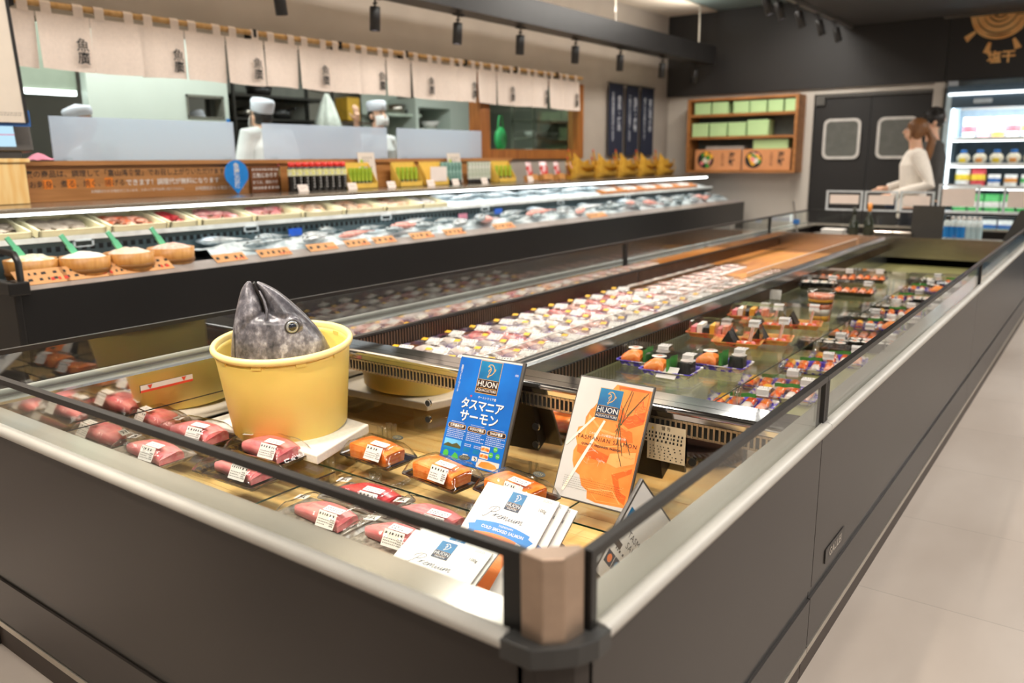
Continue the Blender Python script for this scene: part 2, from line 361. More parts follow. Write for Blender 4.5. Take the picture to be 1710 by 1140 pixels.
# ---- double swing door
for k, (x0, x1) in enumerate(((DX0, (DX0+DX1)/2-.002), ((DX0+DX1)/2+.002, DX1))):
    d = thing('door_%d' % (k+1), 'black swing door leaf', 'door', ((x0+x1)/2, YB+.02, 0)); d['kind'] = 'structure'; del d['label']; del d['category']
    w = x1-x0; cx = (x0+x1)/2; wz = (1.235+1.665)/2; wx = cx+(.02 if k == 0 else -.02)
    mb = MB(); mb.box(x0+.003, x1-.003, YB+.01, YB+.05, .01, DZ-.01); mb.build('leaf', P('door_black', '#171514', .5, var=.05, scale=2), d, True)
    o = rrect(.41, .45, .07); i_ = rrect(.35, .39, .05); Mx = Matrix.Translation((wx, YB+.0, wz)) @ UP
    mb = MB(); n = len(o)
    mb.add([(x, y, 0) for x, y in o]+[(x, y, 0) for x, y in i_]+[(x, y, .02) for x, y in o]+[(x, y, .02) for x, y in i_],
           [(i, (i+1) % n, n+(i+1) % n, n+i) for i in range(n)]+[(2*n+i, 3*n+i, 3*n+(i+1) % n, 2*n+(i+1) % n) for i in range(n)]+[(i, 2*n+i, 2*n+(i+1) % n, (i+1) % n) for i in range(n)]+[(n+i, n+(i+1) % n, 3*n+(i+1) % n, 3*n+i) for i in range(n)], False, Mx)
    mb.build('window_frame', P('window_rim', '#c9c5bf', .4), d, True)
    mb = MB(); mb.prism(i_, .006, .012, Mx); mb.build('window_pane', P('grey_pane', '#5f605b', .25), d, True)
mb = MB(); mb.box(DX0+.02, DX0+.12, YB-.03, YB+.03, DZ-.12, DZ-.02); mb.box(DX0+.02, DX1-.02, YB-.02, YB+.02, DZ-.035, DZ-.01); struct(mb.build('trim_2', P('closer_grey', '#55534f', .4)))

# ---- kitchen behind the hatch
mb = MB(); mb.box(-7.5, -7.4, -2.5, 12, 0, 3.1); mb.box(-7.4, XW-.15, 9.2, 9.3, 0, 3.1); struct(mb.build('wall_kitchen', KGREY))
mb = MB(); mb.box(-7.4, XW-.152, -2.4, 9.2, .13, .15); struct(mb.build('floor_kitchen', P('kitchen_floor', '#8f938e', .5)))

# ================================================================ the island of flat showcases
XR, XL, Y0, YE = -.481, -2.343, .752, 7.93
ZL, ZG0, ZR = .65, .655, .773      # ledge, glass foot, top of the guard rail
IXR, IXL = -.55, -2.25            # inner edges of the ledges
def panel_x(mb, x, y0, y1, sgn):   # a long outer side of the cabinet
    a = lambda x0, x1: (min(x0, x1), max(x0, x1))
    x0, x1 = a(x, x-sgn*.03)
    mb.box(x0, x1, y0, y1, .252, .64, m=0)
    x0, x1 = a(x-sgn*.006, x-sgn*.03); mb.box(x0, x1, y0, y1, .222, .252, m=1)
    x0, x1 = a(x, x-sgn*.03); mb.box(x0, x1, y0, y1, .098, .222, m=0)
    x0, x1 = a(x+sgn*.002, x-sgn*.03); mb.box(x0, x1, y0, y1, .078, .094, m=2)
    x0, x1 = a(x-sgn*.012, x-sgn*.03); mb.box(x0, x1, y0, y1, .0, .079, m=3)
KICK = P('kick_plate', '#3a2e27', .5, var=.1)
BMP = [(0, 0), (.012, .0), (.019, .004), (.021, .011), (.019, .018), (.012, .022), (0, .024)]
def bumper_x(mb, x, y0, y1, sgn):
    mb.loft([[(x+sgn*p, y, .643+q) for p, q in BMP] for y in (y0, y1)], smooth=True)
CAPD = P('charcoal_cap', '#3b3a39', .45, var=.06)
LEDGE = P('ledge_steel', '#b9b3a8', .14, metal=.5, var=.03, scale=2)
def vent(mb, x0, x1, y, z0, z1, pitch=.0145, sgn=-1):
    """upright slotted strip facing -y (sgn=-1): bars in front of a dark slot"""
    mb.box(x0, x1, y, y+.004, z1-.006, z1, m=0); mb.box(x0, x1, y, y+.004, z0, z0+.006, m=0); mb.box(x0, x1, y+.004, y+.02, z0, z1, m=1)
    n = int((x1-x0)/pitch)
    for i in range(n+1): mb.box(x0+i*(x1-x0)/n-.0026, x0+i*(x1-x0)/n+.0026, y-.001, y+.004, z0, z1, m=0)
SLOT = P('slot_black', '#0c0b0a', .7); BRASS = P('vent_bars', '#b8ac98', .25, metal=.9)
RT = .013
def rail_x(mb, x, y0, y1): mb.box(x-.0075, x+.0075, y0, y1, ZR-RT, ZR)
def glass_x(mb, x, y0, y1): mb.box(x-.003, x+.003, y0, y1, ZG0, ZR-RT)
YW, YP, YJ = 1.80, 1.90, 1.838       # end bay back wall, far edge of its top plate
BFZ = .35                # bay floor
# ---------------- end unit nearest the camera
u = thing('display_case', 'charcoal open-top display case at the near end of the island, holding the bucket', 'display case', ((XL+XR)/2, 1.3, 0))
CH = .062
for x, sg in ((XR, 1), (XL, -1)):
    mb = MB(); panel_x(mb, x, Y0+CH, YJ-.001, sg); mb.build('side_panel', [PANEL, PANELD, ALU, KICK], u, True)
mb = MB(); mb.box(XL+CH, XR-CH, Y0, Y0+.03, .252, .64, m=0); mb.box(XL+CH, XR-CH, Y0+.006, Y0+.03, .222, .252, m=1); mb.box(XL+CH, XR-CH, Y0, Y0+.03, .098, .222, m=0)
mb.box(XL+CH, XR-CH, Y0-.002, Y0+.03, .078, .094, m=2); mb.box(XL+CH, XR-CH, Y0+.012, Y0+.03, 0, .079, m=3)
mb.build('front_panel', [PANEL, PANELD, ALU, KICK], u, True)
# chamfered corner with cap
for sx in (1, -1):
    cx = XR if sx == 1 else XL
    C_ = lambda p, q: (cx-sx*p, Y0+q)
    body = [C_(CH+.01, 0), C_(CH-.02, .0), C_(.024, .016), C_(.006, .036), C_(0, CH), C_(0, CH+.01), C_(.03, CH+.01), C_(CH+.01, .03)]
    mb = MB(); mb.prism(body, .0, .642, m=0)
    cap = [C_(CH+.022, -.02), C_(CH-.026, -.02), C_(.012, .0), C_(-.008, .022), C_(-.021, CH-.012), C_(-.021, CH+.02), C_(.02, CH+.02), C_(.04, .05), C_(CH+.022, .02)]
    mb.prism(cap, .634, .662, m=1); mb.build('corner_cap', [PANEL, CAPD], u, True, bevel=.002)
    post = [C_(.066, .001), C_(.030, -.002), C_(.009, .018), C_(.003, .054), C_(.016, .062), C_(.060, .022)]
    mb = MB(); mb.prism(post, .66, .777); mb.build('corner_post', P('post_nickel', '#b8a18e', .34, metal=.75, var=.04, scale=30), u, True, bevel=.003)
mb = MB(); mb.loft([[(x, Y0-p, .643+q) for p, q in BMP] for x in (XL+CH+.02, XR-CH-.02)]); mb.build('bumper_rail', BUMP, u, True)
for x, sg in ((XR, 1), (XL, -1)):
    mb = MB(); bumper_x(mb, x, Y0+CH+.018, YJ-.001, sg); mb.build('bumper_rail', BUMP, u, True)
for bx in ((XL+.004, XR-.004, Y0+.012, .832), (IXR, XR-.004, .832, YJ), (XL+.004, IXL, .832, YJ)):
    mb = MB(); mb.box(*bx, .640, ZL); mb.build('ledge', CHROME if bx[1] < -2 else LEDGE, u, True)
mb = MB(); mb.box(XL+.075, XR-.072, Y0+.011, Y0+.017, ZG0, ZR-RT); mb.build('front_glass', GLASS, u, True)
mb = MB(); mb.box(XL+.075, XR-.068, Y0+.006, Y0+.022, ZR-RT, ZR); mb.box(XR-.098, XR-.068, Y0+.008, Y0+.02, ZG0-.005, ZR-RT); mb.build('front_guard_rail', BLACK, u, True)
for x in (XR-.004, XL+.004):
    mb = MB(); glass_x(mb, x, Y0+.075, YJ-.016); mb.build('side_glass', GLASS if x > -1 else GLASSL, u, True)
    mb = MB(); rail_x(mb, x, Y0+.06, YJ-.001); mb.box(x-.007, x+.007, Y0+.06, Y0+.074, ZG0-.003, ZR-RT); mb.build('side_guard_rail', BLACK, u, True)
    mb = MB(); mb.box(x-.008, x+.008, YJ-.017, YJ-.001, ZG0-.005, ZR-RT); mb.build('rail_post', BLACKM, u, True)
# inside: mirror walls, slotted strip, top plate, plank floor
mb = MB(); mb.box(IXL-.01, IXL, .832, YW, BFZ, ZL-.010, m=0); mb.box(IXL, IXL+.0008, .835, YW, .535, .538, m=1); mb.build('side_lining', [MIRROR, SLOT], u, True)
mb = MB(); mb.box(IXR, IXR+.01, .832, YW, BFZ, ZL-.010); mb.build('side_lining', MIRROR, u, True)
mb = MB(); mb.box(IXL, IXR, .822, .832, BFZ, ZL-.010); mb.build('front_lining', MIRROR, u, True)
hol = [(-1.652, .518), (-1.654, .465), (-1.247, .519), (-1.247, .466), (-.775, .516)]
mb = MB(); mb.box(IXL, IXR, YW, YW+.01, BFZ, .575); mb.box(IXL, IXR, YW-.001, YW+.012, .567, .577)
mb.build('back_lining', MIRROR, u, True)
for x, z in hol:
    mb = MB(); mb.prism(circ(.0125, 16), 0, .003, Matrix.Translation((x, YW-.0005, z)) @ UP, m=0); mb.prism(circ(.0098, 16), .003, .0036, Matrix.Translation((x, YW-.0005, z)) @ UP, m=1)
    mb.build('shelf_bracket_hole', [CHROME, SLOT], u, True)
mb = MB(); vent(mb, IXL, IXR, YW-.004, .578, .618, .0142); mb.build('air_grille', [BRASS, SLOT], u, True)
mb = MB(); mb.box(IXL, IXR, YW-.002, YW+.01, .619, .642); mb.loft([[(x, YW-.012+.012*(1-math.cos(a)), .636+.014*math.sin(a)) for a in [PI*k/12 for k in range(0, 7)]]+[(x, YJ-.001, .65), (x, YJ-.001, .63), (x, YW, .63)] for x in (IXL, IXR)], smooth=False)
mb.build('top_plate', CHROME, u, True)
mb = MB(); nb = 9
for i in range(nb):
    y0 = .834+i*(YW-.834)/nb; mb.box(IXL+.001, IXR-.001, y0, y0+(YW-.834)/nb-.0012, BFZ-.02, BFZ+(.0002*(i % 2)))
mb.build('plank_floor', HONEY, u, True)
# notices on the walls inside
q = at(280, 640, 'x', IXL+.004)
mb = MB(); mm = Matrix.Translation((IXL+.002, q.y, q.z)) @ Euler((PI/2, 0, PI/2)).to_matrix().to_4x4()
mb.flat([(-.085, -.011), (.085, -.011), (.085, .011), (-.085, .011)], 0, mm, 0); mb.flat([(-.085, -.011), (.085, -.011), (.085, -.004), (-.085, -.004)], .0004, mm, 1)
for xx in (-.055, .055): mb.flat([(xx-.008, .009), (xx, -.004), (xx+.008, .009)], .0006, mm, 1)
mb.build('load_line_sticker', [WHITE, P('sticker_red', '#d6452c', .5)], u, True)
mb = MB(); a = at(1110, 735, 'y', YW-.006)
mm = Matrix.Translation((a.x-.002, YW-.006, a.z+.012)) @ UP
mb.flat([(-.058, -.022), (.058, -.022), (.058, .027), (-.058, .027)], 0, mm, 0); mb.flat([(-.046, -.068), (.058, -.068), (.058, -.022), (-.046, -.022)], 0, mm, 0)
mb.flat([(-.0022-.033, .013), (-.0285, .013), (-.0312, .021)], .0006, mm, 2); mb.text('警 告', .0115, mm @ T(.005, .018, .0006), 1)
scribble(mb, .104, .03, 3, 1, mm @ T(0, -.006, .0006), 3); scribble(mb, .09, .038, 5, 1, mm @ T(.006, -.046, .0006), 4, .35, .22)
mb.build('warning_notice', [P('notice_cream', '#d8c6a8', .5, var=.03), INK, P('notice_yellow', '#e8c020', .5)], u, True)

# ---------------- two long sections and the far end unit
SEC = ((1.838, 4.318), (4.318, 6.817))
DIV0, DIV1 = -1.462, -1.402         # divider between the lanes
LF, RF = .495, .44                   # lane floors
OLIVE = P('olive_shelf', '#8b8858', .35, var=.08, scale=3); ORANGEW = P('orange_wood', '#e09a45', .4, scale=3, stretch=(5, .6, 5), col2='#b96f25')
for k, (y0, y1) in enumerate(SEC):
    t = thing('display_case', ('charcoal double-lane display case just behind the bucket end, with maker badge low on its side', 'charcoal double-lane display case at the far half of the island, by the black door')[k], 'display case', ((XL+XR)/2, (y0+y1)/2, 0))
    if k == 0:
        mb = MB(); mb.box(IXL, IXR, YJ+.001, YP, .63, .65); mb.box(IXL, IXR, YP-.02, YP+.004, .50, .648); mb.build('top_plate', CHROME, t, True)
    for x, sg in ((XR, 1), (XL, -1)):
        mb = MB(); panel_x(mb, x, y0+.003, y1-.001, sg); mb.build('side_panel', [PANEL, PANELD, ALU, KICK], t, True)
        mb = MB(); bumper_x(mb, x, y0+.001, y1-.002, sg); mb.build('bumper_rail', BUMP, t, True)
        xi = x-sg*.004
        mb = MB(); glass_x(mb, xi, y0+.01, y1-.02); mb.build('side_glass', GLASS if x > -1 else GLASSL, t, True)
        mb = MB(); rail_x(mb, xi, y0+.001, y1-.001); mb.build('side_guard_rail', BLACK, t, True)
        for yy in (y0+.001, y1-.017): 
            mb = MB(); mb.box(xi-.008, xi+.008, yy, yy+.015, ZG0-.005, ZR-RT); mb.build('rail_post', BLACKM, t, True)
    for bx in ((IXR, XR-.004), (XL+.004, IXL)):
        mb = MB(); mb.box(*bx, y0+.001, y1-.001, .632, ZL); mb.build('ledge', CHROME if bx[0] < -2 else LEDGE, t, True)
    ya = YP+.006 if k == 0 else y0
    for bx in ((IXL-.006, IXL), (IXR, IXR+.006)):
        mb = MB(); mb.box(*bx, ya, y1, RF, .632); mb.build('side_lining', MIRROR, t, True)
    mb = MB(); n = int((y1-ya)/.016)
    mb.box(IXL, IXL+.012, ya, y1, .603, .612, m=2); mb.box(IXL, IXL+.004, ya, y1, .535, .600, m=1)
    for i in range(n): mb.box(IXL+.001, IXL+.007, ya+.016*i, ya+.016*i+.007, .540, .598, m=0)
    mb.build('lining_grille', [P('grille_brown', '#6b5647', .3, metal=.7), SLOT, BLACK], t, True)
    # divider: rounded top, grooves, slotted foot facing the right lane
    prof = [(DIV0, LF), (DIV0, .626), (DIV0+.005, .640), (DIV0+.016, .646), (DIV0+.042, .646), (DIV0+.048, .640), (DIV0+.055, .639), (DIV1, .632), (DIV1, RF)]
    mb = MB(); mb.loft([[(x, y, z) for x, z in prof] for y in (ya, y1)], smooth=False, m=0)
    n = int((y1-ya)/.02)
    mb.box(DIV1, DIV1+.003, ya, y1, .535, .592, m=1)
    for i in range(n): mb.box(DIV1+.001, DIV1+.006, ya+.02*i, ya+.02*i+.009, .538, .590, m=2)
    mb.box(DIV0+.024, DIV0+.027, ya, y1, .646, .6468, m=1)
    mb.build('lane_divider', [P('divider_steel', '#a3a6a6', .22, metal=.9, var=.05), SLOT, P('grille_brown', '#6b5647', .3, metal=.7)], t, True)
    mb = MB(); nb = 6
    for i in range(nb):
        x0 = IXL+i*(DIV0-IXL)/nb; mb.box(x0, x0+(DIV0-IXL)/nb-.0015, ya, y1, LF-.02, LF)
    mb.build('wood_lane_floor', ORANGEW, t, True)
    mb = MB(); mb.box(DIV1, IXR, ya, y1, RF-.02, RF); mb.build('olive_lane_floor', OLIVE, t, True)
    if k == 1:
        mb = MB(); mb.box(IXL, IXR, y1-.04, y1-.002, LF, ZL); mb.build('end_plate', STEEL, t, True)
    else:
        q0 = at(1382, 925, 'x', XR); q1 = at(1403, 893, 'x', XR)
        mb = MB(); mm = Matrix.Translation((XR+.001, (q0.y+q1.y)/2, (q0.z+q1.z)/2)) @ Euler((PI/2, 0, PI/2)).to_matrix().to_4x4()
        mb.prism(rrect(.17, .038, .004), 0, .002, mm, 0); mb.text('GALILEI', .03, mm @ T(0, 0, .003), 1, bold=.0006, spacing=1.1); mb.build('maker_badge', [P('badge_dark', '#34302d', .4), P('badge_letters', '#b8aea2', .4)], t, True)
t = thing('display_case', 'charcoal display case across the far end of the island, by the black door', 'display case', ((XL+XR)/2, 7.4, 0))
mb = MB(); mb.box(XL, XR, YE-.03, YE, 0, .64, m=0); mb.build('end_panel', PANEL, t, True)
for x, sg in ((XR, 1), (XL, -1)):
    mb = MB(); panel_x(mb, x, 6.82, YE-.031, sg); mb.build('side_panel', [PANEL, PANELD, ALU, KICK], t, True)
    mb = MB(); bumper_x(mb, x, 6.82, YE-.05, sg); mb.build('bumper_rail', BUMP, t, True)
for x in (XR-.004, XL+.004):
    mb = MB(); glass_x(mb, x, 6.83, YE-.05); mb.build('side_glass', GLASS, t, True)
    mb = MB(); rail_x(mb, x, 6.82, YE-.04); mb.box(x-.008, x+.008, 6.82, 6.836, ZG0-.005, ZR-RT); mb.build('side_guard_rail', BLACK, t, True)
mb = MB(); mb.box(XL+.08, XR-.08, YE-.017, YE-.011, ZG0, ZR-RT); mb.build('end_glass', GLASS, t, True)
mb = MB(); mb.box(XL+.02, XR-.02, YE-.025, YE-.003, ZR-RT, ZR); mb.build('end_guard_rail', BLACK, t, True)
for bx in ((XL+.004, XR-.004, YE-.09, YE-.012), (IXR, XR-.004, 6.82, YE-.09), (XL+.004, IXL, 6.82, YE-.09)):
    mb = MB(); mb.box(*bx, .632, ZL); mb.build('ledge', LEDGE, t, True)
mb = MB(); mb.box(IXL, IXR, 6.84, YE-.09, .55, .57); mb.build('shelf_floor', P('far_shelf', '#8d877e', .4), t, True)

# ================================================================ goods in the near bay
BF = BFZ+.001; S1, S2 = .437, .417          # floor, front shelf top, back shelf top
def shelf_sheet(label, x0, x1, y0, y1, z):
    t = thing('glass_shelf', label, 'shelf', ((x0+x1)/2, (y0+y1)/2, z))
    mb = MB(); mb.box(x0, x1, y0, y1, z-.0045, z); mb.build('sheet', SHELFG, t, True)
    for nm, bx in (('front_edge', (x0, x1, y0-.0008, y0)), ('side_edge', (x1, x1+.0008, y0, y1))):
        mb = MB(); mb.box(*bx, z-.0045, z); mb.build(nm, GREEN_EDGE, t, True)
a = at(525, 760, 'z', S2); b = at(800, 870, 'z', S2); c = at(500, 810, 'z', S1)
SY2 = (a.y+b.y)/2
shelf_sheet('clear glass shelf on acrylic risers carrying the salmon packs and standing signs', a.x, -1.0, SY2, YW-.004, S2)
shelf_sheet('small clear glass shelf at the right end, under the white leaning sign', -.995, IXR-.006, SY2+.09, YW-.004, S2)
shelf_sheet('clear glass shelf under the tuna packs in front of the bucket', IXL+.006, c.x, .86, 1.385, S1)
def riser(label, px, py, h):
    p = at(px, py, 'z', BF); t = thing('shelf_riser', label, 'riser', (p.x, p.y, BF), group=None)
    for dx in (-.011, .011):
        mb = MB(); mb.lathe([(.0001, 0), (.010, 0), (.010, h), (.0078, h), (.0078, .004), (.0001, .004)], 14, T(x=dx)); mb.build('tube', ACRYL, t)
    mb = MB(); mb.box(-.022, .022, -.012, .012, 0, .003); mb.build('foot', ACRYL, t)
h2 = S2-.006-BF; h1 = S1-.006-BF
riser('clear acrylic riser under the middle of the salmon shelf edge, by the red tuna pack', 628, 824, h2)
riser('clear acrylic riser under the salmon shelf edge beside the wicker basket', 790, 882, h2)
riser('clear acrylic riser behind the third salmon pack between the two standing signs', 893, 803, h2)
riser('clear acrylic riser at the right corner of the tuna shelf, in front of the bucket', 552, 806, h1)
riser('clear acrylic riser beside the foam slab at the right of the bucket', 640, 742, h2)

# ---- foam slab, bucket, tuna head
fa, fb = at(520, 766, 'z', .462), at(616, 708, 'z', .462); sy = 1.392; sx = fa.x+(fb.x-fa.x)*(sy-fa.y)/(fb.y-fa.y)
t = thing('foam_slab', 'white styrofoam slab under the yellow bucket', 'foam slab', (-2.0, (sy+fb.y)/2, .434))
mb = MB(); mb.add([(p[0]+2.0, p[1]-(sy+fb.y)/2, z) for z in (0, .028) for p in ((-2.235, sy), (sx, sy), (fb.x, fb.y), (-2.235, fb.y+.03))], [(3, 2, 1, 0), (4, 5, 6, 7), (0, 1, 5, 4), (1, 2, 6, 5), (2, 3, 7, 6), (3, 0, 4, 7)]); mb.build('slab', P('styrofoam', '#e9e3d8', .8, var=.04, scale=120, bump=.15), t, bevel=.004)
for bx_, lb in ((-1.84, 'clear acrylic block carrying the foam slab at the right of the bucket'), (-2.19, 'clear acrylic block carrying the foam slab at the mirror wall')):
    t = thing('acrylic_block', lb, 'riser', (bx_, 1.53, BF)); mb = MB(); mb.rbox(-.03, .03, -.11, .11, 0, .0825, .002); mb.build('block', ACRYL, t)
bx, by, bz = -1.976, 1.530, .4655
t = thing('bucket', 'yellow plastic bucket holding a tuna head', 'bucket', (bx, by, bz), (.077, .048, 0))
BKT = P('yellow_plastic', '#f9dc78', .42, var=.04, scale=3, sss=.2)
r0, r1, hb = .170, .1985, .27
mb = MB(); mb.lathe([(.001, .0), (r0-.006, 0), (r0, .006), (r1-.004, hb-.03), (r1-.007, hb-.004), (r1-.009, hb-.03), (r0-.005, .012), (.001, .008)], 64); mb.build('shell', BKT, t)
mb = MB(); mb.lathe([(r1-.008, hb-.016), (r1+.001, hb-.017), (r1+.007, hb-.012), (r1+.008, hb-.005), (r1+.004, hb+.003), (r1-.004, hb+.004), (r1-.008, hb-.002), (r1-.008, hb-.016)], 64); mb.build('rim', P('yellow_rim', '#fae398', .4, var=.03), t)
for k in range(10):
    an = 2*PI*k/10+.2; mb = MB(); mb.box(r1-.010, r1-.0012, -.014, .014, hb-.028, hb-.017, T(rz=an)); mb.build('rim_rib', BKT, t)
def tuna_mat():
    m, n, L, out = nodes('tuna_skin'); b = n.new('ShaderNodeBsdfPrincipled'); L.new(b.outputs[0], out.inputs[0])
    tc = n.new('ShaderNodeTexCoord'); mp = n.new('ShaderNodeMapping'); mp.inputs['Scale'].default_value = (1.2, 1, .9); L.new(tc.outputs['Object'], mp.inputs[0])
    n1 = n.new('ShaderNodeTexNoise'); n1.inputs['Scale'].default_value = 11; n1.inputs['Detail'].default_value = 8; n1.inputs['Roughness'].default_value = .68; L.new(mp.outputs[0], n1.inputs[0])
    n2 = n.new('ShaderNodeTexNoise'); n2.inputs['Scale'].default_value = 70; n2.inputs['Detail'].default_value = 4; L.new(mp.outputs[0], n2.inputs[0])
    r = n.new('ShaderNodeValToRGB'); e = r.color_ramp.elements; e[0].position = .34; e[0].color = (*hx('#38383f'), 1); e[1].position = .70; e[1].color = (*hx('#c6c5cd'), 1)
    k = e.new(.5); k.color = (*hx('#6b6870'), 1); k = e.new(.57); k.color = (*hx('#88858d'), 1)
    ad = n.new('ShaderNodeMath'); ad.operation = 'MULTIPLY_ADD'; ad.inputs[1].default_value = .42; L.new(n2.outputs[0], ad.inputs[0])
    sub = n.new('ShaderNodeMath'); sub.operation = 'MULTIPLY_ADD'; sub.inputs[1].default_value = .85; sub.inputs[2].default_value = -.135; L.new(n1.outputs[0], sub.inputs[0]); L.new(sub.outputs[0], ad.inputs[2])
    # the back of the fish is darker than its cheek
    sx = n.new('ShaderNodeSeparateXYZ'); L.new(tc.outputs['Object'], sx.inputs[0])
    dk = n.new('ShaderNodeMath'); dk.operation = 'ADD'; zz = n.new('ShaderNodeMath'); zz.operation = 'MULTIPLY'; zz.inputs[1].default_value = .72; L.new(sx.outputs[2], zz.inputs[0]); L.new(sx.outputs[0], dk.inputs[0]); L.new(zz.outputs[0], dk.inputs[1])
    mr = n.new('ShaderNodeMapRange'); mr.inputs[1].default_value = .09; mr.inputs[2].default_value = .20; L.new(dk.outputs[0], mr.inputs[0])
    mx = n.new('ShaderNodeMix'); mx.data_type = 'RGBA'; L.new(mr.outputs[0], mx.inputs[0]); L.new(ad.outputs[0], r.inputs[0]); L.new(r.outputs[0], mx.inputs[6]); mx.inputs[7].default_value = (*hx('#36363d'), 1)
    L.new(mx.outputs[2], b.inputs['Base Color']); b.inputs['Roughness'].default_value = .33; b.inputs['Metallic'].default_value = .12; b.inputs['Coat Weight'].default_value = .3; b.inputs['Coat Roughness'].default_value = .18
    bp = n.new('ShaderNodeBump'); bp.inputs['Strength'].default_value = .35; bp.inputs['Distance'].default_value = .002; L.new(n2.outputs[0], bp.inputs['Height']); L.new(bp.outputs[0], b.inputs['Normal']); return m
PX = .00182     # metres per photo pixel at the bucket
def hp(px, py): return ((px-466)*PX, (585-py)*PX)
def spline(pts, z):
    for (x0, z0), (x1, z1) in zip(pts, pts[1:]):
        if z0 <= z <= z1: return x0+(x1-x0)*(z-z0)/(z1-z0)
    return pts[0][0] if z < pts[0][1] else pts[-1][0]
def smooth_pts(p, n=3):
    for _ in range(n): p = [p[0]]+[q for a, b in zip(p, p[1:]) for q in ((a[0]*.75+b[0]*.25, a[1]*.75+b[1]*.25), (a[0]*.25+b[0]*.75, a[1]*.25+b[1]*.75))]+[p[-1]]
    return p
Lo = smooth_pts([hp(*q) for q in ((386, 650), (388, 610), (390, 580), (393, 558), (400, 525), (409, 493), (416, 475), (424, 467))])
Ri = smooth_pts([hp(*q) for q in ((566, 650), (559, 610), (547, 580), (541, 565), (523, 538), (500, 512), (476, 488), (456, 474), (441, 468))])
Sl = smooth_pts([hp(*q) for q in ((446, 532), (447, 522), (446, 510), (441, 492), (434, 476), (430, 468))])       # lower jaw's inner edge
Sr = smooth_pts([hp(*q) for q in ((446, 532), (450, 522), (451, 508), (447, 490), (441, 476), (438, 469))])
hr = math.atan2(.79, .61)
hc = at(466, 585, 'y', by-.005)
head = thing('tuna', 'grey tuna head with open mouth standing in the yellow bucket', 'fish', (hc.x, hc.y, hc.z), (0, 0, hr))
def secs(fl, fr, zs, dep, pw=1.0):
    rings = []
    for z in zs:
        l, r = fl(z), fr(z); c = (l+r)/2; a = max((r-l)/2, .0015); d = dep(z)
        rings.append([(c+a*math.copysign(abs(math.cos(t_))**pw, math.cos(t_)), d*math.copysign(abs(math.sin(t_))**pw, math.sin(t_)), z) for t_ in [2*PI*j/28 for j in range(28)]])
    return rings
zc = hp(446, 532)[1]; zt1 = hp(424, 467)[1]; zt2 = hp(441, 468)[1]; zb = hp(0, 650)[1]
depth = lambda z: .088*max(0, 1-((z-zb)/(zt1-zb+.012))**2.1)**.75+.004
mb = MB()
mb.loft(secs(lambda z: spline(Lo, z), lambda z: spline(Ri, z), [zb+(zc-.004-zb)*i/14 for i in range(15)]+[zc-.004+.032*math.sin(q) for q in (.25, .5, .75, 1.0, 1.25, 1.5)], lambda z: depth(z)*math.sqrt(max(.02, 1-(max(0, z-zc+.004)/.0325)**2))))
mb.loft(secs(lambda z: spline(Lo, z), lambda z: spline(Sl, z), [zc-.03+(zt1-zc+.03)*i/16 for i in range(17)], lambda z: depth(z)*(.66+.20*min(1, max(0, z-zc+.03)/.055))))
mb.loft(secs(lambda z: spline(Sr, z), lambda z: spline(Ri, z), [zc-.03+(zt2-zc+.03)*i/16 for i in range(17)], lambda z: depth(z)*(.70+.24*min(1, max(0, z-zc+.03)/.055))))
# upper lip bone running down to the corner of the mouth, cheek, gill cover
lip = [hp(*q) for q in ((442, 480), (449, 497), (452, 512), (450, 526), (441, 538))]
def front_y(x, z, k=1):
    l, r = spline(Lo, z), spline(Ri, z); c, a = (l+r)/2, (r-l)/2
    return -depth(z)*k*math.sqrt(max(.02, 1-((x-c)/a)**2))
mb.tube([(x, front_y(x, z)*.90, z) for x, z in lip], [.003, .0045, .005, .005, .004], 10)
ek = hp(490, 539)
mb.ell((ek[0], front_y(*ek)+.009, ek[1]), (.030, .016, .027), nu=20, nv=14)
gill = [hp(*q) for q in ((404, 512), (399, 535), (397, 560), (396, 590))]
o = mb.build('head', tuna_mat(), head)
rm = o.modifiers.new('r', 'REMESH'); rm.mode = 'VOXEL'; rm.voxel_size = .0024
sm = o.modifiers.new('s', 'SMOOTH'); sm.factor = .5; sm.iterations = 5
bake(o); o.data.materials.clear(); o.data.materials.append(MATS.get('tuna') or bpy.data.materials['tuna_skin'])
ey = front_y(*ek)
em = Matrix.Translation((ek[0]-.001, ey-.0065, ek[1])) @ Euler((PI/2-.0, 0, .22)).to_matrix().to_4x4()
mb = MB(); mb.lathe([(.0215, -.004), (.0225, .0), (.0205, .0025), (.0185, .001)], 32, em, 0); mb.lathe([(.0188, .0005), (.0165, .0028), (.0135, .0036), (.0120, .0030)], 32, em, 1); mb.lathe([(.0122, .003), (.009, .0052), (.004, .0066), (.0002, .007)], 32, em, 2)
mb.build('eye', [P('eye_rim', '#3c393b', .35), P('eye_silver', '#b4bac4', .25, metal=.6, scale=60), P('eye_pupil', '#1b2233', .06, coat=1)], head)
mb = MB(); mb.tube([(x, -.001, z) for x, z in [(a_[0]*.5+b_[0]*.5, a_[1]) for a_, b_ in zip(Sl[::4], Sr[::4])]], .0042, 8, T(s=(1, 6, 1))); gl = [hp(*q) for q in ((411, 492), (404, 515), (399, 540), (397, 565), (396, 592))]; mb.tube([(x+.002, front_y(x+.002, z)*1.0, z) for x, z in gl], .0018, 6); mb.build('mouth_lining', P('mouth_dark', '#1f1a1b', .5), head)

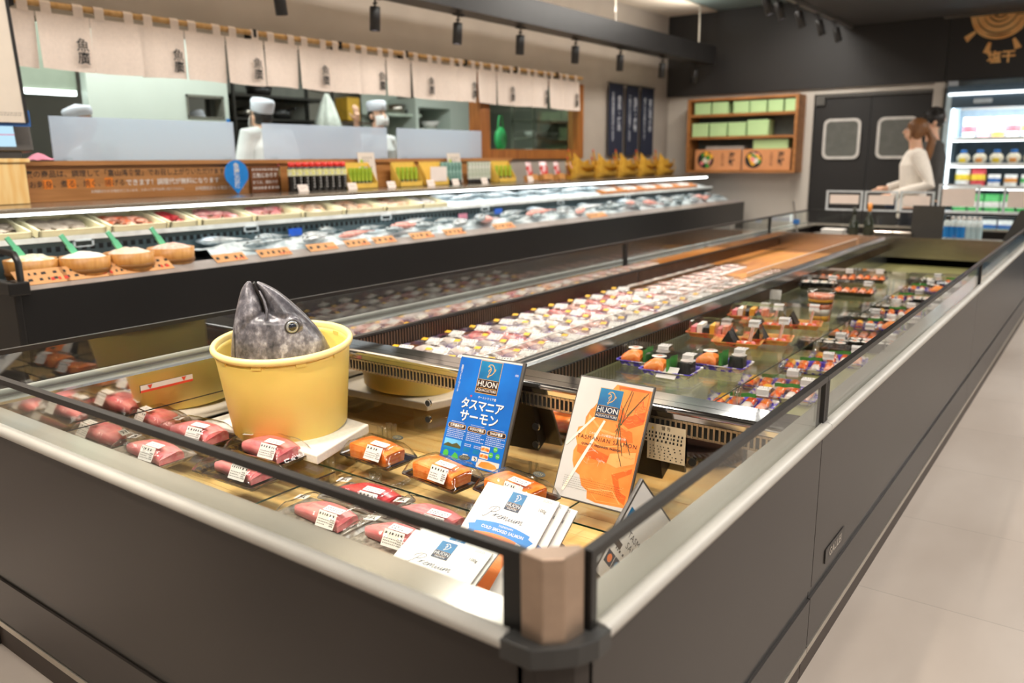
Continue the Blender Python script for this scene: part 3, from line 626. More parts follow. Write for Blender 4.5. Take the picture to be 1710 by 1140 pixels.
# ---- packs
TRAYB = P('tray_black_gold', '#1d1813', .3, scale=55, col2='#6b5320', lo=.52, hi=.62, coat=.4)
TRAYC = P('tray_clear_grey', '#5e5850', .25, scale=40, col2='#a39a8c', coat=.3)
TUNA = P('tuna_pink', '#ea6f78', .32, scale=9, stretch=(1, 7, 7), col2='#f4a09c', coat=.35, sss=.12)
TUNAR = P('tuna_red', '#d02f38', .3, scale=9, stretch=(1, 7, 7), col2='#e2555a', coat=.4, sss=.12)
SALM = P('salmon_orange', '#f5781f', .33, scale=30, stretch=(1.4, .5, 3), col2='#fb9a4b', coat=.35, sss=.12, lo=.42, hi=.6)
SALM2 = P('salmon_stripe', '#f9b280', .4, scale=40)
def tray(mb, w, d, h=.014, m=0):
    o = rrect(w, d, .008, 2); i_ = rrect(w-.012, d-.012, .006, 2); f = rrect(w-.03, d-.03, .005, 2)
    mb.loft([[(x, y, 0) for x, y in f], [(x, y, h) for x, y in i_], [(x, y, h+.002) for x, y in o], [(x, y, h-.001) for x, y in o], [(x, y, h-.001) for x, y in i_], [(x, y, .002) for x, y in f]], m=m, smooth=False)
def saku(mb, L_, w, h, taper=.5, m=0, bow=.01, seed=0):
    """a block of fish: rounded on top, cut square at one end, narrowing to the other"""
    rr = random.Random(seed); rings = []
    n = 14
    for i in range(n+1):
        u = i/n; x = -L_/2+L_*u; k = (taper+(1-taper)*min(1, u/.45)**.7); hh = h*(.55+.45*min(1, u/.35)**.8)*(1-.25*max(0, u-.75)/.25); ww = w*k
        cy = bow*math.sin(PI*u)
        rings.append([(x+.004*math.sin(3*v), cy+ww/2*v, z) for v, z in ((-1, .001), (-1.0, hh*.55), (-.86, hh*.85), (-.5, hh), (0, hh*1.04), (.5, hh*.98), (.88, hh*.8), (1, hh*.5), (1, .001))])
    mb.loft(rings, m=m, smooth=True); return mb
def film(mb, w, d, h, m=0, seed=0, flare=.0):
    rr = Vector((seed*3.1, 0, 0))
    def fn(u, v):
        x, y = (u-.5)*w, (v-.5)*d; e = min(min(u, 1-u)/.13, min(v, 1-v)/.15, 1); e = e*(1.5-.5*e)
        z = .016+(h-.016)*e+.0035*noise.noise(Vector((x*38, y*38, seed)))*min(1, e+.4)
        return (x, y, z)
    mb.sheet(fn, 18, 12, m=m); return mb
def label_card(mb, w, h, seed, M, rows=5, head=None):
    mb.add([(-w/2, -h/2, 0), (w/2, -h/2, 0), (w/2, h/2, 0), (-w/2, h/2, 0)], [(0, 1, 2, 3)], False, M, 0)
    scribble(mb, w*.88, h*.26, 1, 1, M @ T(0, h*.3, .0004), seed, .6, .3); scribble(mb, w*.62, h*.45, 3, 1, M @ T(-w*.12, -h*.16, .0004), seed+1, .7, .22)
    scribble(mb, w*.2, h*.5, 4, 1, M @ T(w*.34, -h*.12, .0004), seed+2, .8, .34)
def slab_block(mb, L_, w, h, m=0, seed=0):
    """a squarish salmon block: flat top, blunt faces, slightly leaning ends"""
    rr = random.Random(seed); rings = []
    for i in range(13):
        u = i/12; x = -L_/2+L_*u; e = min(1, min(u, 1-u)/.045); hh = h*(.93+.07*math.sin(PI*u+seed))*(.90+.10*e); ww = w*(.97+.03*e)*(1-.10*max(0, u-.7)/.3)
        rings.append([(x+.008*(z/h-.5)*(1 if u > .5 else -.4), ww/2*v+.004*math.sin(4*u), z) for v, z in ((-1, .001), (-1.02, hh*.5), (-.985, hh*.88), (-.90, hh*.98), (-.4, hh*1.02), (.2, hh*1.03), (.85, hh*.97), (.97, hh*.85), (1, hh*.45), (.98, .001))])
    mb.loft(rings, m=m, smooth=False); return mb
def fish_pack(name, label, loc, rz, body, L_, w, h, group, dark=True, seed=0, sticker=True, taper=.5, lab=.42, size=(.215, .115), flip=False, labw=.062):
    t = thing(name, label, 'fish pack', loc, (0, 0, rz), group)
    mb = MB(); tray(mb, *size); mb.build('tray', TRAYB if dark else TRAYC, t)
    mb = MB(); (slab_block(mb, L_, w, h, seed=seed) if name == 'salmon_pack' else saku(mb, L_, w, h, taper, seed=seed)); o = mb.build('fish_block', body, t); o.location = (0, 0, .006)
    if flip: o.rotation_euler = (0, 0, PI)
    mb = MB(); film(mb, size[0]-.004, size[1]-.004, h+.011, seed=seed); mb.build('film', FILM, t)
    mb = MB(); label_card(mb, labw, .040, seed, T((lab-.5)*L_*1.6+.01, -w*.5-.004, h*.62+.012, rx=1.05, rz=.02)); o = mb.build('price_label', [WHITE, INK], t)
    mb = MB(); m0 = T((lab-.5)*L_*1.6+.012, -w*.5+.022, h+.0145, rx=.14); mb.add([(-labw/2, -.010, 0), (labw/2, -.010, 0), (labw/2, .012, 0), (-labw/2, .012, 0)], [(0, 1, 2, 3)], False, m0, 0); scribble(mb, labw*.8, .014, 2, 1, m0 @ T(0, 0, .0004), seed+7, .55, .28); mb.build('name_label', [WHITE, INK], t)
    if sticker:
        mb = MB(); m0 = T(-L_*.5+.0, .012, h*.72+.016, rx=.15, ry=-.12, rz=.1); mb.flat([(-.021, -.011), (.019, -.011), (.021, .011), (-.019, .011)], 0, m0, 0)
        for pts in (((-.012, .006), (.010, .007)), ((-.002, .008), (-.006, -.006)), ((-.012, -.004), (.002, -.001), (.012, -.006)), ((.006, .003), (.010, -.007))): stroke(mb, pts, .0022, m0 @ T(z=.0004), 1)
        mb.build('brush_sticker', [WHITE, INK], t)
    return t
def stroke(mb, pts, w, M, m=0):
    pts = [Vector((p[0], p[1], 0)) for p in pts]; N = len(pts); vs_ = []
    for i, p in enumerate(pts):
        d = (pts[min(i+1, N-1)]-pts[max(i-1, 0)]); d = d.normalized() if d.length else Vector((1, 0, 0)); nn = Vector((-d.y, d.x, 0)); ww = w[i] if isinstance(w, (list, tuple)) else w
        vs_ += [p+nn*ww/2, p-nn*ww/2]
    mb.add(vs_, [(2*i, 2*i+1, 2*i+3, 2*i+2) for i in range(N-1)], False, M, m)
GT = 'tuna packs in the near bay'; GS = 'salmon packs in the near bay'
for i, (px, py, z, rz, body, L_, w, h, dark, lab, label) in enumerate((
    (328, 738, S1, .10, TUNA, .165, .07, .036, True, .62, 'pink tuna pack left of the bucket, farther of the two beside the mirror wall'),
    (254, 768, S1, .04, TUNA, .165, .065, .03, False, .62, 'pink tuna pack nearest the left mirror wall, behind the front glass'),
    (448, 765, S1, .06, TUNA, .15, .075, .036, True, .66, 'pink tuna pack on a black and gold tray right in front of the bucket'),
    (402, 800, S1, .04, TUNA, .15, .06, .03, True, .62, 'pink tuna pack under the guard rail, in front of the bucket pack'),
    (612, 845, BF, .06, TUNAR, .155, .07, .034, False, .62, 'deep red tuna pack on the planks in front of the salmon shelf'),
    (540, 875, BF, .02, TUNA, .155, .06, .03, False, .66, 'tuna pack on the planks low behind the front glass, left of the deep red one'),
    (712, 882, BF, .05, TUNA, .155, .07, .033, False, .66, 'pale pink tuna pack on the planks just left of the wicker basket'),
    (658, 912, BF, .03, TUNA, .14, .055, .03, False, .58, 'tuna pack half hidden behind the white smoked salmon pack by the front glass'))):
    p = at(px, py-4, 'z', z); fish_pack('tuna_pack', label, (p.x, p.y, z), rz, body, L_*1.16, w*1.18, h*1.25, GT, dark, i+1, True, .45, lab, (.245, .13))
for i, (px, py, label) in enumerate(((632, 768, 'orange salmon pack beside the bucket, leftmost on the salmon shelf'), (740, 803, 'orange salmon pack in front of the blue sign'), (862, 832, 'orange salmon pack half hidden behind the white smoked salmon packs'))):
    p = at(px, py, 'z', S2); t = fish_pack('salmon_pack', label, (p.x, p.y, S2), -.04-.06*i, SALM, .15, .082, .046, GS, True, 20+i, False, .9, .58, (.205, .12))
    mb = MB(); m0 = T(.052, .030, .070, rx=.2); mb.prism(circ(.019, 20, ry=.011), 0, .0008, m0, 0); scribble(mb, .028, .010, 2, 1, m0 @ T(z=.0012), i, .5, .3); mb.build('oval_sticker', [P('sticker_green_black', '#1d231c', .4), P('sticker_gold', '#a8955a', .4)], t)

# ---- printed signs
BLUE = P('print_blue', '#0a69c2', .35, scale=6, col2='#0a55a8'); BLUEL = P('print_light_blue', '#1273bb', .35); NAVY = P('print_navy', '#13243f', .35); TEALB = P('print_teal', '#147fae', .35, scale=9, col2='#0e4f86')
GOLD = P('print_gold', '#d6a558', .35); BROWNB = P('print_brown', '#2a1a17', .35); FRAME = P('sign_frame', '#5b5753', .35, metal=.4); ORG = P('print_orange', '#f4772a', .35, scale=12, col2='#f79345')
ORGD = P('print_deep_orange', '#d9541b', .35, scale=14, col2='#ee6d22'); ORGL = P('print_pale_orange', '#f8a55f', .35); GREY = P('print_grey', '#c4c1bd', .4, var=.02); GREENP = P('print_green', '#4aa83f', .4); SKY = P('print_sky', '#6fb9e0', .4, scale=10, col2='#2a83c0')
SM = [WHITE, BLUE, BLUEL, NAVY, TEALB, GOLD, BROWNB, INK, ORG, ORGD, ORGL, GREY, GREENP, SKY, P('chopstick', '#efe0cc', .4), P('chive_green', '#4c4a24', .45), P('print_red', '#d23a35', .4)]
iW, iB, iBL, iN, iT, iG, iBR, iK, iO, iOD, iOL, iGY, iGR, iSK, iCS, iCH, iRD = range(17)
def brand_mark(mb, w, M, sub, dark=iBR, edge=True):
    h = w*1.17
    if edge: mb.flat([(-w/2, 0), (w/2, 0), (w/2, h), (-w/2, h)], .0002, M, iG)
    e = w*.02 if edge else 0
    mb.flat([(-w/2+e, e), (w/2-e, e), (w/2-e, h*.42), (-w/2+e, h*.42)], .0004, M, dark); mb.flat([(-w/2+e, h*.42), (w/2-e, h*.42), (w/2-e, h-e), (-w/2+e, h-e)], .0004, M, iT)
    mb.text('HUON', w*.30, M @ T(0, h*.285, .0006), iW); mb.text(sub, w*(.125 if len(sub) > 7 else .16), M @ T(0, h*.095, .0006), iW)
    for y in (.42, .165): mb.flat([(-w*.42, h*y-w*.006), (w*.42, h*y-w*.006), (w*.42, h*y+w*.006), (-w*.42, h*y+w*.006)], .0006, M, iG)
    f = lambda p: (p[0]*w*.92, h*.725+p[1]*w*.92)
    for pts in (((-.14, .12), (-.07, .20), (.04, .22), (.14, .16), (.20, .05), (.20, -.06), (.12, -.16), (.0, -.22), (-.07, -.30)), ((-.14, .12), (-.04, .13), (.02, .07), (.03, -.03), (-.02, -.12), (-.05, -.20)), ((.0, .05), (-.07, -.02), (-.06, -.08)), ((-.10, -.24), (.0, -.24)), ((.20, .03), (.26, .06), (.24, -.03))):
        stroke(mb, [f(p) for p in pts], w*.028, M @ T(z=.0007), iG if edge else iW)
def stand(name, label, x, y, z, tilt, rz, w, h, draw, lean=0):
    t = thing(name, label, 'sign', (x, y, z), (tilt, lean, rz))
    mb = MB(); mb.rbox(-w/2, w/2, 0, .010, 0, h, .002); mb.build('frame_board', FRAME, t)
    mb = MB(); draw(mb, w, h, Matrix.Translation((0, -.0006, 0)) @ UP); mb.build('printed_sheet', SM, t)
    mb = MB(); mb.add([(-w*.3, .010, h*.72), (w*.3, .010, h*.72), (w*.3, .012, h*.06), (-w*.3, .012, h*.06), (-w*.3, .05+.012, h*.05), (w*.3, .05+.012, h*.05)], [(0, 1, 2, 3), (3, 2, 5, 4), (0, 3, 4), (1, 5, 2), (0, 4, 5, 1)]); mb.build('easel_back', P('easel_black', '#1f1d1c', .4), t)
    return t
def R_(mb, x0, x1, y0, y1, M, m, z=.0003): mb.flat([(x0, y0), (x1, y0), (x1, y1), (x0, y1)], z, M, m)
def blue_sheet(mb, w, h, M):
    g = .007; R_(mb, -w/2+g*.3, w/2-g*1.2, g*.3, h-g, M, iB, 0)
    R_(mb, -w/2+g*.3, w/2-g*1.2, h*.972, h-g*.5, M, iGY, .0001)
    brand_mark(mb, w*.34, M @ T(.012*w, h*.668, .0003), 'AQUACULTURE')
    mb.text('\n'.join('信頼のプレミアムブランド'), h*.026, M @ T(-w*.435, h*.77, .0004), iW, leading=.82)
    mb.text('オーストラリア産', h*.027, M @ T(w*.05, h*.628, .0004), iW); mb.flat(circ(h*.010, 12, -w*.20, h*.628), .0004, M, iRD)
    for dx, dz, mi in ((.0012, .0004, iN), (0, .0006, iW)):
        mb.text('タスマニア', h*.108, M @ T(dx, h*.548-dx, dz), mi, bold=.0006, spacing=.86); mb.text('サーモン', h*.116, M @ T(dx-.01*w, h*.435-dx, dz), mi, bold=.0006, spacing=.98)
    for cx, s_ in ((-.315, '世界遺産の海'), (-.0, 'のびのび育成'), (.305, 'DHAが豊富')):
        mb.prism(rrect(w*.285, h*.044, h*.02), .0002, .0004, M @ T(cx*w, h*.335), iG); mb.prism(rrect(w*.27, h*.036, h*.017), .0004, .0005, M @ T(cx*w, h*.335), iBR)
        mb.text(s_, h*.028, M @ T(cx*w, h*.335, .0008), iW, bold=.0002); scribble(mb, w*.27, h*.085, 5, iW, M @ T(cx*w, h*.265, .0004), int(cx*100), .62, .25)
        scribble(mb, w*.2, h*.012, 1, iW, M @ T(cx*w, h*.372, .0004), 5, .7, .25)
    R_(mb, -w*.46, -w*.19, h*.115, h*.212, M, iSK); mb.flat([(-w*.46, h*.15), (-w*.40, h*.175), (-w*.33, h*.165), (-w*.26, h*.185), (-w*.19, h*.16), (-w*.19, h*.14), (-w*.46, h*.14)], .0005, M, iCH); R_(mb, -w*.46, -w*.19, h*.115, h*.14, M, iT, .0004)
    mb.flat(circ(w*.045, 12, -w*.40, h*.075), .0004, M, iGR); mb.flat([(-w*.31, h*.05), (-w*.26, h*.10), (-w*.21, h*.085), (-w*.185, h*.045), (-w*.25, h*.03)], .0004, M, iGR)
    for cx in (-.09, .06):
        R_(mb, w*(cx-.055), w*(cx+.055), h*.06, h*.21, M, iBL); R_(mb, w*(cx-.052), w*(cx+.052), h*.063, h*.207, M, iB, .0005); R_(mb, w*(cx-.045), w*(cx+.045), h*.125, h*.165, M, iT, .0006); R_(mb, w*(cx-.04), w*(cx+.04), h*.065, h*.105, M, iGY, .0006); stroke(mb, ((w*(cx-.01), h*.095), (w*(cx+.02), h*.08), (w*(cx+.01), h*.068)), w*.014, M @ T(z=.0008), iK)
        scribble(mb, w*.09, h*.03, 2, iW, M @ T(cx*w, h*.187, .0008), 3, .7, .25)
    for k, (cx, cy) in enumerate(((.19, .185), (.19, .125))):
        R_(mb, w*(cx-.065), w*(cx+.065), h*(cy-.022), h*(cy+.028), M, iGY)
        for j in range(5): mb.flat(circ(w*.022, 8, w*(cx-.045+.022*j), h*(cy+.004*(j % 2)), w*.018), .0006+.0001*j, M, (iO, iOD, iOL)[j % 3])
    for cx, cy in ((.34, .205), (.29, .15), (.39, .15)): mb.flat(circ(w*.032, 14, w*cx, h*cy), .0005, M, iGR); scribble(mb, w*.04, h*.012, 1, iW, M @ T(cx*w, cy*h, .0008), 2, .7, .3)
    R_(mb, w*.10, w*.44, h*.02, h*.095, M, iGY); mb.flat([(w*.13, h*.035), (w*.17, h*.075), (w*.27, h*.085), (w*.38, h*.07), (w*.42, h*.045), (w*.34, h*.028), (w*.22, h*.025)], .0006, M, iO)
    for q in (.42, .445): mb.text('✻', h*.03, M @ T(w*q-.015*w, h*.875, .0004), iW)
stand('tabletop_sign', 'blue printed sign standing on the glass shelf behind the salmon packs', -1.372, 1.652, S2, math.radians(-22.5), math.radians(-2.6), .236, .312, blue_sheet, math.radians(-1.5))
def poster_sheet(mb, w, h, M):
    f = lambda u, v: ((u-.5)*(w-.008), .004+(1-v)*(h-.008))        # u from the left, v from the top
    def pg(pts, m, z): mb.flat(list(reversed([f(*p) for p in pts])) if 0 else [f(*p) for p in pts], z, M, m)
    pg(((0, 1), (1, 1), (1, 0), (0, 0)), iGY, 0)
    pg(((1, .97), (1, .03), (.52, .02), (.44, .10), (.33, .16), (.30, .22), (.24, .26), (.20, .33), (.21, .40), (.13, .42), (.12, .50), (.17, .56), (.14, .62), (.16, .70), (.22, .78), (.30, .80), (.36, .88), (.45, .91), (.47, .97), (.6, .985)), iO, .0002)
    for pts, mi in ((((.55, .03), (.98, .03), (.98, .30), (.80, .36), (.62, .30), (.60, .12)), iOD), (((.58, .05), (.97, .05), (.97, .20), (.74, .27), (.62, .16)), iO), (((.33, .17), (.52, .24), (.60, .36), (.50, .42), (.34, .37), (.24, .28)), iO), (((.24, .30), (.45, .40), (.72, .42), (.80, .50), (.50, .55), (.24, .47)), iOL), (((.26, .33), (.45, .42), (.70, .435), (.78, .50), (.50, .54), (.25, .46)), iO),
                    (((.62, .34), (.86, .38), (.90, .46), (.74, .48)), iOD), (((.18, .56), (.40, .57), (.62, .60), (.96, .55), (.97, .62), (.70, .66), (.35, .65), (.19, .62)), iOD), (((.64, .58), (.97, .53), (.98, .62), (.76, .68), (.62, .66)), iOL), (((.66, .585), (.96, .545), (.97, .615), (.76, .67), (.64, .65)), iO),
                    (((.22, .66), (.55, .67), (.86, .74), (.80, .84), (.52, .88), (.34, .82), (.22, .74)), iO), (((.72, .74), (.97, .66), (.97, .95), (.86, .92), (.78, .82)), iOD), (((.82, .76), (.97, .70), (.97, .88), (.88, .86)), iO), (((.45, .89), (.78, .86), (.92, .95), (.60, .97)), iOL), (((.47, .90), (.78, .87), (.90, .95), (.60, .965)), iO)): pg(pts, mi, .0003+.00002*len(mb.f) % .0002)
    rr = random.Random(5)
    for k in range(90):      # pale fat lines on the flesh
        u, v = rr.uniform(.28, .9), rr.uniform(.2, .92); l = rr.uniform(.03, .10); a = rr.uniform(-.3, .5); stroke(mb, [f(u, v), f(u+l*.5, v+l*.5*a+.008), f(u+l, v+l*a)], rr.uniform(.0004, .0009), M @ T(z=.0008+.000002*k), (iO, iOL, iO)[k % 3])
    for a, b, w0, w1 in (((.33, .31), (.02, .58), .007, .005), ((.47, .33), (.12, .95), .008, .007)): stroke(mb, [f(*a), f((a[0]+b[0])/2, (a[1]+b[1])/2), f(*b)], [w0*.8, w0, w1], M @ T(z=.0010), iCS)
    for pts in (((.76, .06), (.70, .34)), ((.74, .05), (.68, .20), (.66, .44)), ((.96, .05), (.74, .26)), ((.92, .08), (.72, .30), (.64, .40)), ((.67, .20), (.70, .50)), ((.64, .29), (.74, .56), (.82, .66)), ((.66, .30), (.80, .58)), ((.80, .44), (.90, .56))): stroke(mb, [f(*p) for p in pts], .0019, M @ T(z=.0011), iCH)
    for k in range(26): u, v = (rr.uniform(.86, .98), rr.uniform(.12, .30)) if k < 14 else (rr.uniform(.36, .56), rr.uniform(.58, .68)); stroke(mb, [f(u+rr.uniform(-.06, .06), v+rr.uniform(-.03, .03)) for _ in range(3)], .0005, M @ T(z=.0012), iRD if k < 14 else iCS)
    brand_mark(mb, w*.315, M @ T(*(f(.475, .318)), .0012), 'AQUACULTURE', iN)
    mb.text('この美味しさは健康からの贈り物', h*.022, M @ T(*f(.55, .45), .0013), iCS); mb.text('TASMANIAN SALMON', h*.046, M @ T(*f(.555, .49), .0013), iBR, spacing=1.22); mb.text('QUALITY. FRESHNESS. PASSION', h*.024, M @ T(*f(.5, .545), .0013), iK, bold=.0002, spacing=1.05)
    scribble(mb, w*.76, h*.10, 6, iCH, M @ T(*f(.5, .87), .0013), 9, .66, .11)
stand('tabletop_sign', 'salmon photo sign with chopsticks standing beside the right guard rail', -.972, 1.626, S2, math.radians(-26.3), math.radians(.5), .214, .318, poster_sheet)
def white_sheet(mb, w, h, M):
    R_(mb, -w/2+.006, w/2-.006, .006, h-.006, M, iW, 0); R_(mb, -w/2+.012, -w/2+.038, h*.60, h*.72, M, iT); R_(mb, -w/2+.014, -w/2+.045, h*.34, h*.40, M, iBR)
    mb.text('HUON', .014, M @ T(w*.22, h*.42, .0004), iK); mb.text('TASMANIAN', .020, M @ T(.022, h*.52, .0004), iK, spacing=1.1); mb.text('SALMON', .020, M @ T(.015, h*.43, .0004), iK, spacing=1.1)
    scribble(mb, .07, .012, 1, iK, M @ T(-.02, h*.33, .0004), 2, .6, .25)
    for k, c_ in enumerate((iO, iT, iN, iBL)): R_(mb, -w/2+.012+k*.032, -w/2+.042+k*.032, h*.15, h*.27, M, iN, .0003); mb.flat(circ(.009, 10, -w/2+.027+k*.032, h*.21), .0005, M, c_)
stand('tabletop_sign', 'white printed sign leaning against the right glass by the corner post', -.748, 1.345, BF+.03, math.radians(-7.6), math.radians(75.9), .168, .23, white_sheet, math.radians(52))

# ---- wicker basket with smoked salmon packs
WICK = P('dark_wicker', '#4a3b36', .45, scale=30, col2='#2c2220', coat=.15)
bc = (-1.02, 1.288); t = thing('basket', 'dark woven wicker basket holding white smoked salmon packs', 'basket', (*bc, BF), (0, 0, -.1))
def ring_pts(rx, ry, z, amp, fz, ph, n=120): return [((rx+amp*math.cos(fz*a+ph))*math.cos(a), (ry+amp*math.cos(fz*a+ph))*math.sin(a), z+amp*1.2*math.sin(fz*a+ph)) for a in [2*PI*i/n for i in range(n)]]
for k, (rx, z) in enumerate(((.186, .034), (.176, .008))):
    mb = MB()
    for ph in range(4): mb.tube(ring_pts(rx, rx*.93, z, .0085, 18, ph*PI/2, 140), .0055, 6, closed=True)
    mb.build('braided_rim' if k == 0 else 'braided_foot', WICK, t)
mb = MB()
for k in range(3): mb.tube([((.176+.004*k*.4+.003*(-1)**(i+k))*math.cos(2*PI*i/72), (.163+.003*k*.4+.003*(-1)**(i+k))*math.sin(2*PI*i/72), .012+.008*k) for i in range(72)], .0042, 6, closed=True)
for i in range(36): a = 2*PI*i/36; mb.tube([(.175*math.cos(a), .162*math.sin(a), .005), (.182*math.cos(a), .168*math.sin(a), .032)], .0032, 6)
mb.build('woven_side', WICK, t)
mb = MB(); mb.prism(circ(.17, 36, ry=.158), .003, .008); mb.build('woven_base', WICK, t)
def script(mb, M):
    """the word Premium in a thin slanted hand"""
    u = .0088; sl = .42; P_ = lambda pts, w_=.0013: stroke(mb, smooth_pts([((x+sl*y)*u-.060, y*u-.010) for x, y in pts], 3), w_, M, iN)
    P_(((1.6, 2.9), (1.3, 1.5), (1.0, .2), (.5, -.5), (.0, -.3))); P_(((.2, 1.7), (.2, 2.6), (1.2, 3.2), (2.6, 3.1), (3.0, 2.4), (2.4, 1.6), (1.4, 1.3)))
    x = 3.0
    P_(((x-.3, .3), (x+.2, 1.0), (x+.3, 1.25), (x+.35, .9), (x+.2, .1), (x+.5, .9), (x+.9, 1.25), (x+1.2, 1.05))); x += 1.45
    P_(((x-.3, .35), (x+.4, .6), (x+.85, .95), (x+.6, 1.25), (x+.2, .9), (x+.1, .35), (x+.5, .0), (x+1.1, .3))); x += 1.35
    def hump(x, n):
        pts = [(x-.25, .3), (x, 1.15), (x-.02, .6), (x-.05, .0)]
        for i in range(n): pts += [(x+.1+.75*i, .55), (x+.45+.75*i, 1.2), (x+.68+.75*i, 1.0), (x+.66+.75*i, .1)]
        pts += [(x+.75*n+.15, .0), (x+.75*n+.45, .35)]; P_(pts)
    hump(x, 2); x += 2.25; P_(((x-.2, .35), (x+.05, 1.1), (x-.02, .3), (x+.2, .0), (x+.55, .4))); P_(((x+.05, 1.55), (x+.12, 1.68)), .0012); x += .85
    P_(((x-.2, .4), (x+.05, 1.15), (x-.02, .35), (x+.25, .0), (x+.65, .5), (x+.8, 1.15), (x+.74, .3), (x+.95, .0), (x+1.25, .4))); x += 1.5; hump(x, 2)
def card_sheet(mb, w, h, M):
    f = lambda u, v: ((u-.5)*w, h-v*.128)
    R_(mb, -w/2, w/2, 0, h, M, iW, 0); x, y = f(.49, .43); brand_mark(mb, w*.20, M @ T(x, y, .0002), 'SALMON', iN, False)
    x, y = f(.47, .56); script(mb, M @ T(x, y, .0004))
    N = 16; arc = lambda u, dv: (*[f(.51+u*.74, .94-dv)[0]], f(.5, .94-dv)[1]+.012*math.cos(u*2.6)-.010)
    us = [-.5+i/N for i in range(N+1)]
    for tx in (-1, 1): mb.flat([arc(tx*.43, -.05), arc(tx*.60, -.09), arc(tx*.54, .03), arc(tx*.605, .14), arc(tx*.43, .17)], .0003, M, iBL)
    mb.add([(*arc(u, 0), .0005) for u in us]+[(*arc(u, .215), .0005) for u in us], [(i, i+1, N+2+i, N+1+i) for i in range(N)], False, M, iBL)
    x, y = arc(0, .0); mb.text('TASMANIAN', .0072, M @ T(x+.008, y+.0205, .0008), iW); mb.text('COLD SMOKED SALMON', .0105, M @ T(x+.004, y+.0095, .0008), iW, bold=.0001)
    x0, x1 = f(.17, 0)[0], f(.76, 0)[0]; mb.flat([(x0, .004), (x1, .004), (x1, arc(.3, 0)[1]), (arc(.15, 0)[0], arc(.15, 0)[1]+.003), (arc(-.1, 0)[0], arc(-.1, 0)[1]+.003), (x0, arc(-.4, 0)[1])], .0002, M, iO)
    rr = random.Random(2)
    for k in range(14): x, y = rr.uniform(x0, x1-.03), rr.uniform(.01, h-.16); stroke(mb, [(x, y), (x+.014, y+.004), (x+.028, y+.001)], .0008, M @ T(z=.0004), iOL)
    x, y = f(.857, .26); mb.text('100g', .0115, M @ T(x, y, .0004), iK); x, y = f(.86, .06); scribble(mb, w*.11, .007, 2, iK, M @ T(x, y, .0004), 4, .6, .25)
def smoked(label, x, y, z, rx, rz, ry=0):
    w, h = .205, .25
    t = thing('smoked_salmon_pack', label, 'salmon pack', (x, y, z), (rx, ry, rz), 'smoked salmon packs in the basket')
    mb = MB(); mb.rbox(-w/2, w/2, 0, .005, 0, h, .0012); mb.build('sleeve', WHITE, t)
    mb = MB(); card_sheet(mb, w, h, Matrix.Translation((0, -.0004, 0)) @ UP); mb.build('printed_front', SM, t)
    mb = MB(); mb.box(w/2, w/2+.0006, .001, .004, h*.05, h*.95); mb.build('foil_edge', P('foil_silver', '#9b938c', .3, metal=.7), t)
rx, rz = math.radians(-53.4), math.radians(-.8); R1 = Euler((rx, 0, rz)).to_matrix()
nv, xv = R1 @ Vector((0, 1, 0)), R1 @ Vector((1, 0, 0)); top = Vector((-1.029, 1.432, .502))
names = ('white smoked salmon pack fully facing forward in the basket, front of the upper stack', 'white smoked salmon pack second in the upper basket stack, its right edge showing', 'white smoked salmon pack third in the upper basket stack, its right edge showing')
for k in range(3):
    q = top-R1 @ Vector((0, 0, .25))+nv*.0085*k+xv*.0205*k
    smoked(names[k], q.x, q.y, q.z+.002, rx, rz)
rx2, rz2 = math.radians(-69.6), math.radians(4.5); R2 = Euler((rx2, .017, rz2)).to_matrix(); nv2, xv2 = R2 @ Vector((0, 1, 0)), R2 @ Vector((1, 0, 0))
top = Vector((-1.072, 1.233, .449))
for k in range(2):
    q = top-R2 @ Vector((0, 0, .25-.031*k))+nv2*.0075*k+xv2*.006*k
    smoked(('white smoked salmon pack lying lowest in front, against the front glass', 'white smoked salmon pack directly under the lowest front one')[k], q.x, q.y, q.z, rx2, rz2, .017)

# ================================================================ packs in the two long lanes
rr = random.Random(11)
LAV = P('tray_lavender', '#cfc8ec', .4, scale=30, col2='#8f86d6'); PURPLE = P('tray_purple', '#5b4bd0', .35, scale=45, col2='#efe9df', lo=.45, hi=.55, coat=.2); REDTRAY = P('tray_red_gold', '#e8594a', .35, scale=30, col2='#f3c26a', coat=.2)
BLACKT = P('tray_black', '#211d1a', .3, scale=40, col2='#3a332c', coat=.3)
FISHW = P('fish_white', '#d8cabf', .35, scale=25, col2='#eee4db', coat=.3); FISHP = P('fish_pale_pink', '#e5ada0', .35, scale=25, col2='#f0d2c6', coat=.3); FISHR = P('fish_rose', '#e2777a', .35, scale=25, col2='#f0b9b0', coat=.3); FISHG = P('fish_grey', '#b9aca6', .3, scale=20, col2='#dcd3cd', coat=.4)
YEL = P('sticker_yellow', '#f5bd1d', .5)
GW = 'fish packs in the left lane'
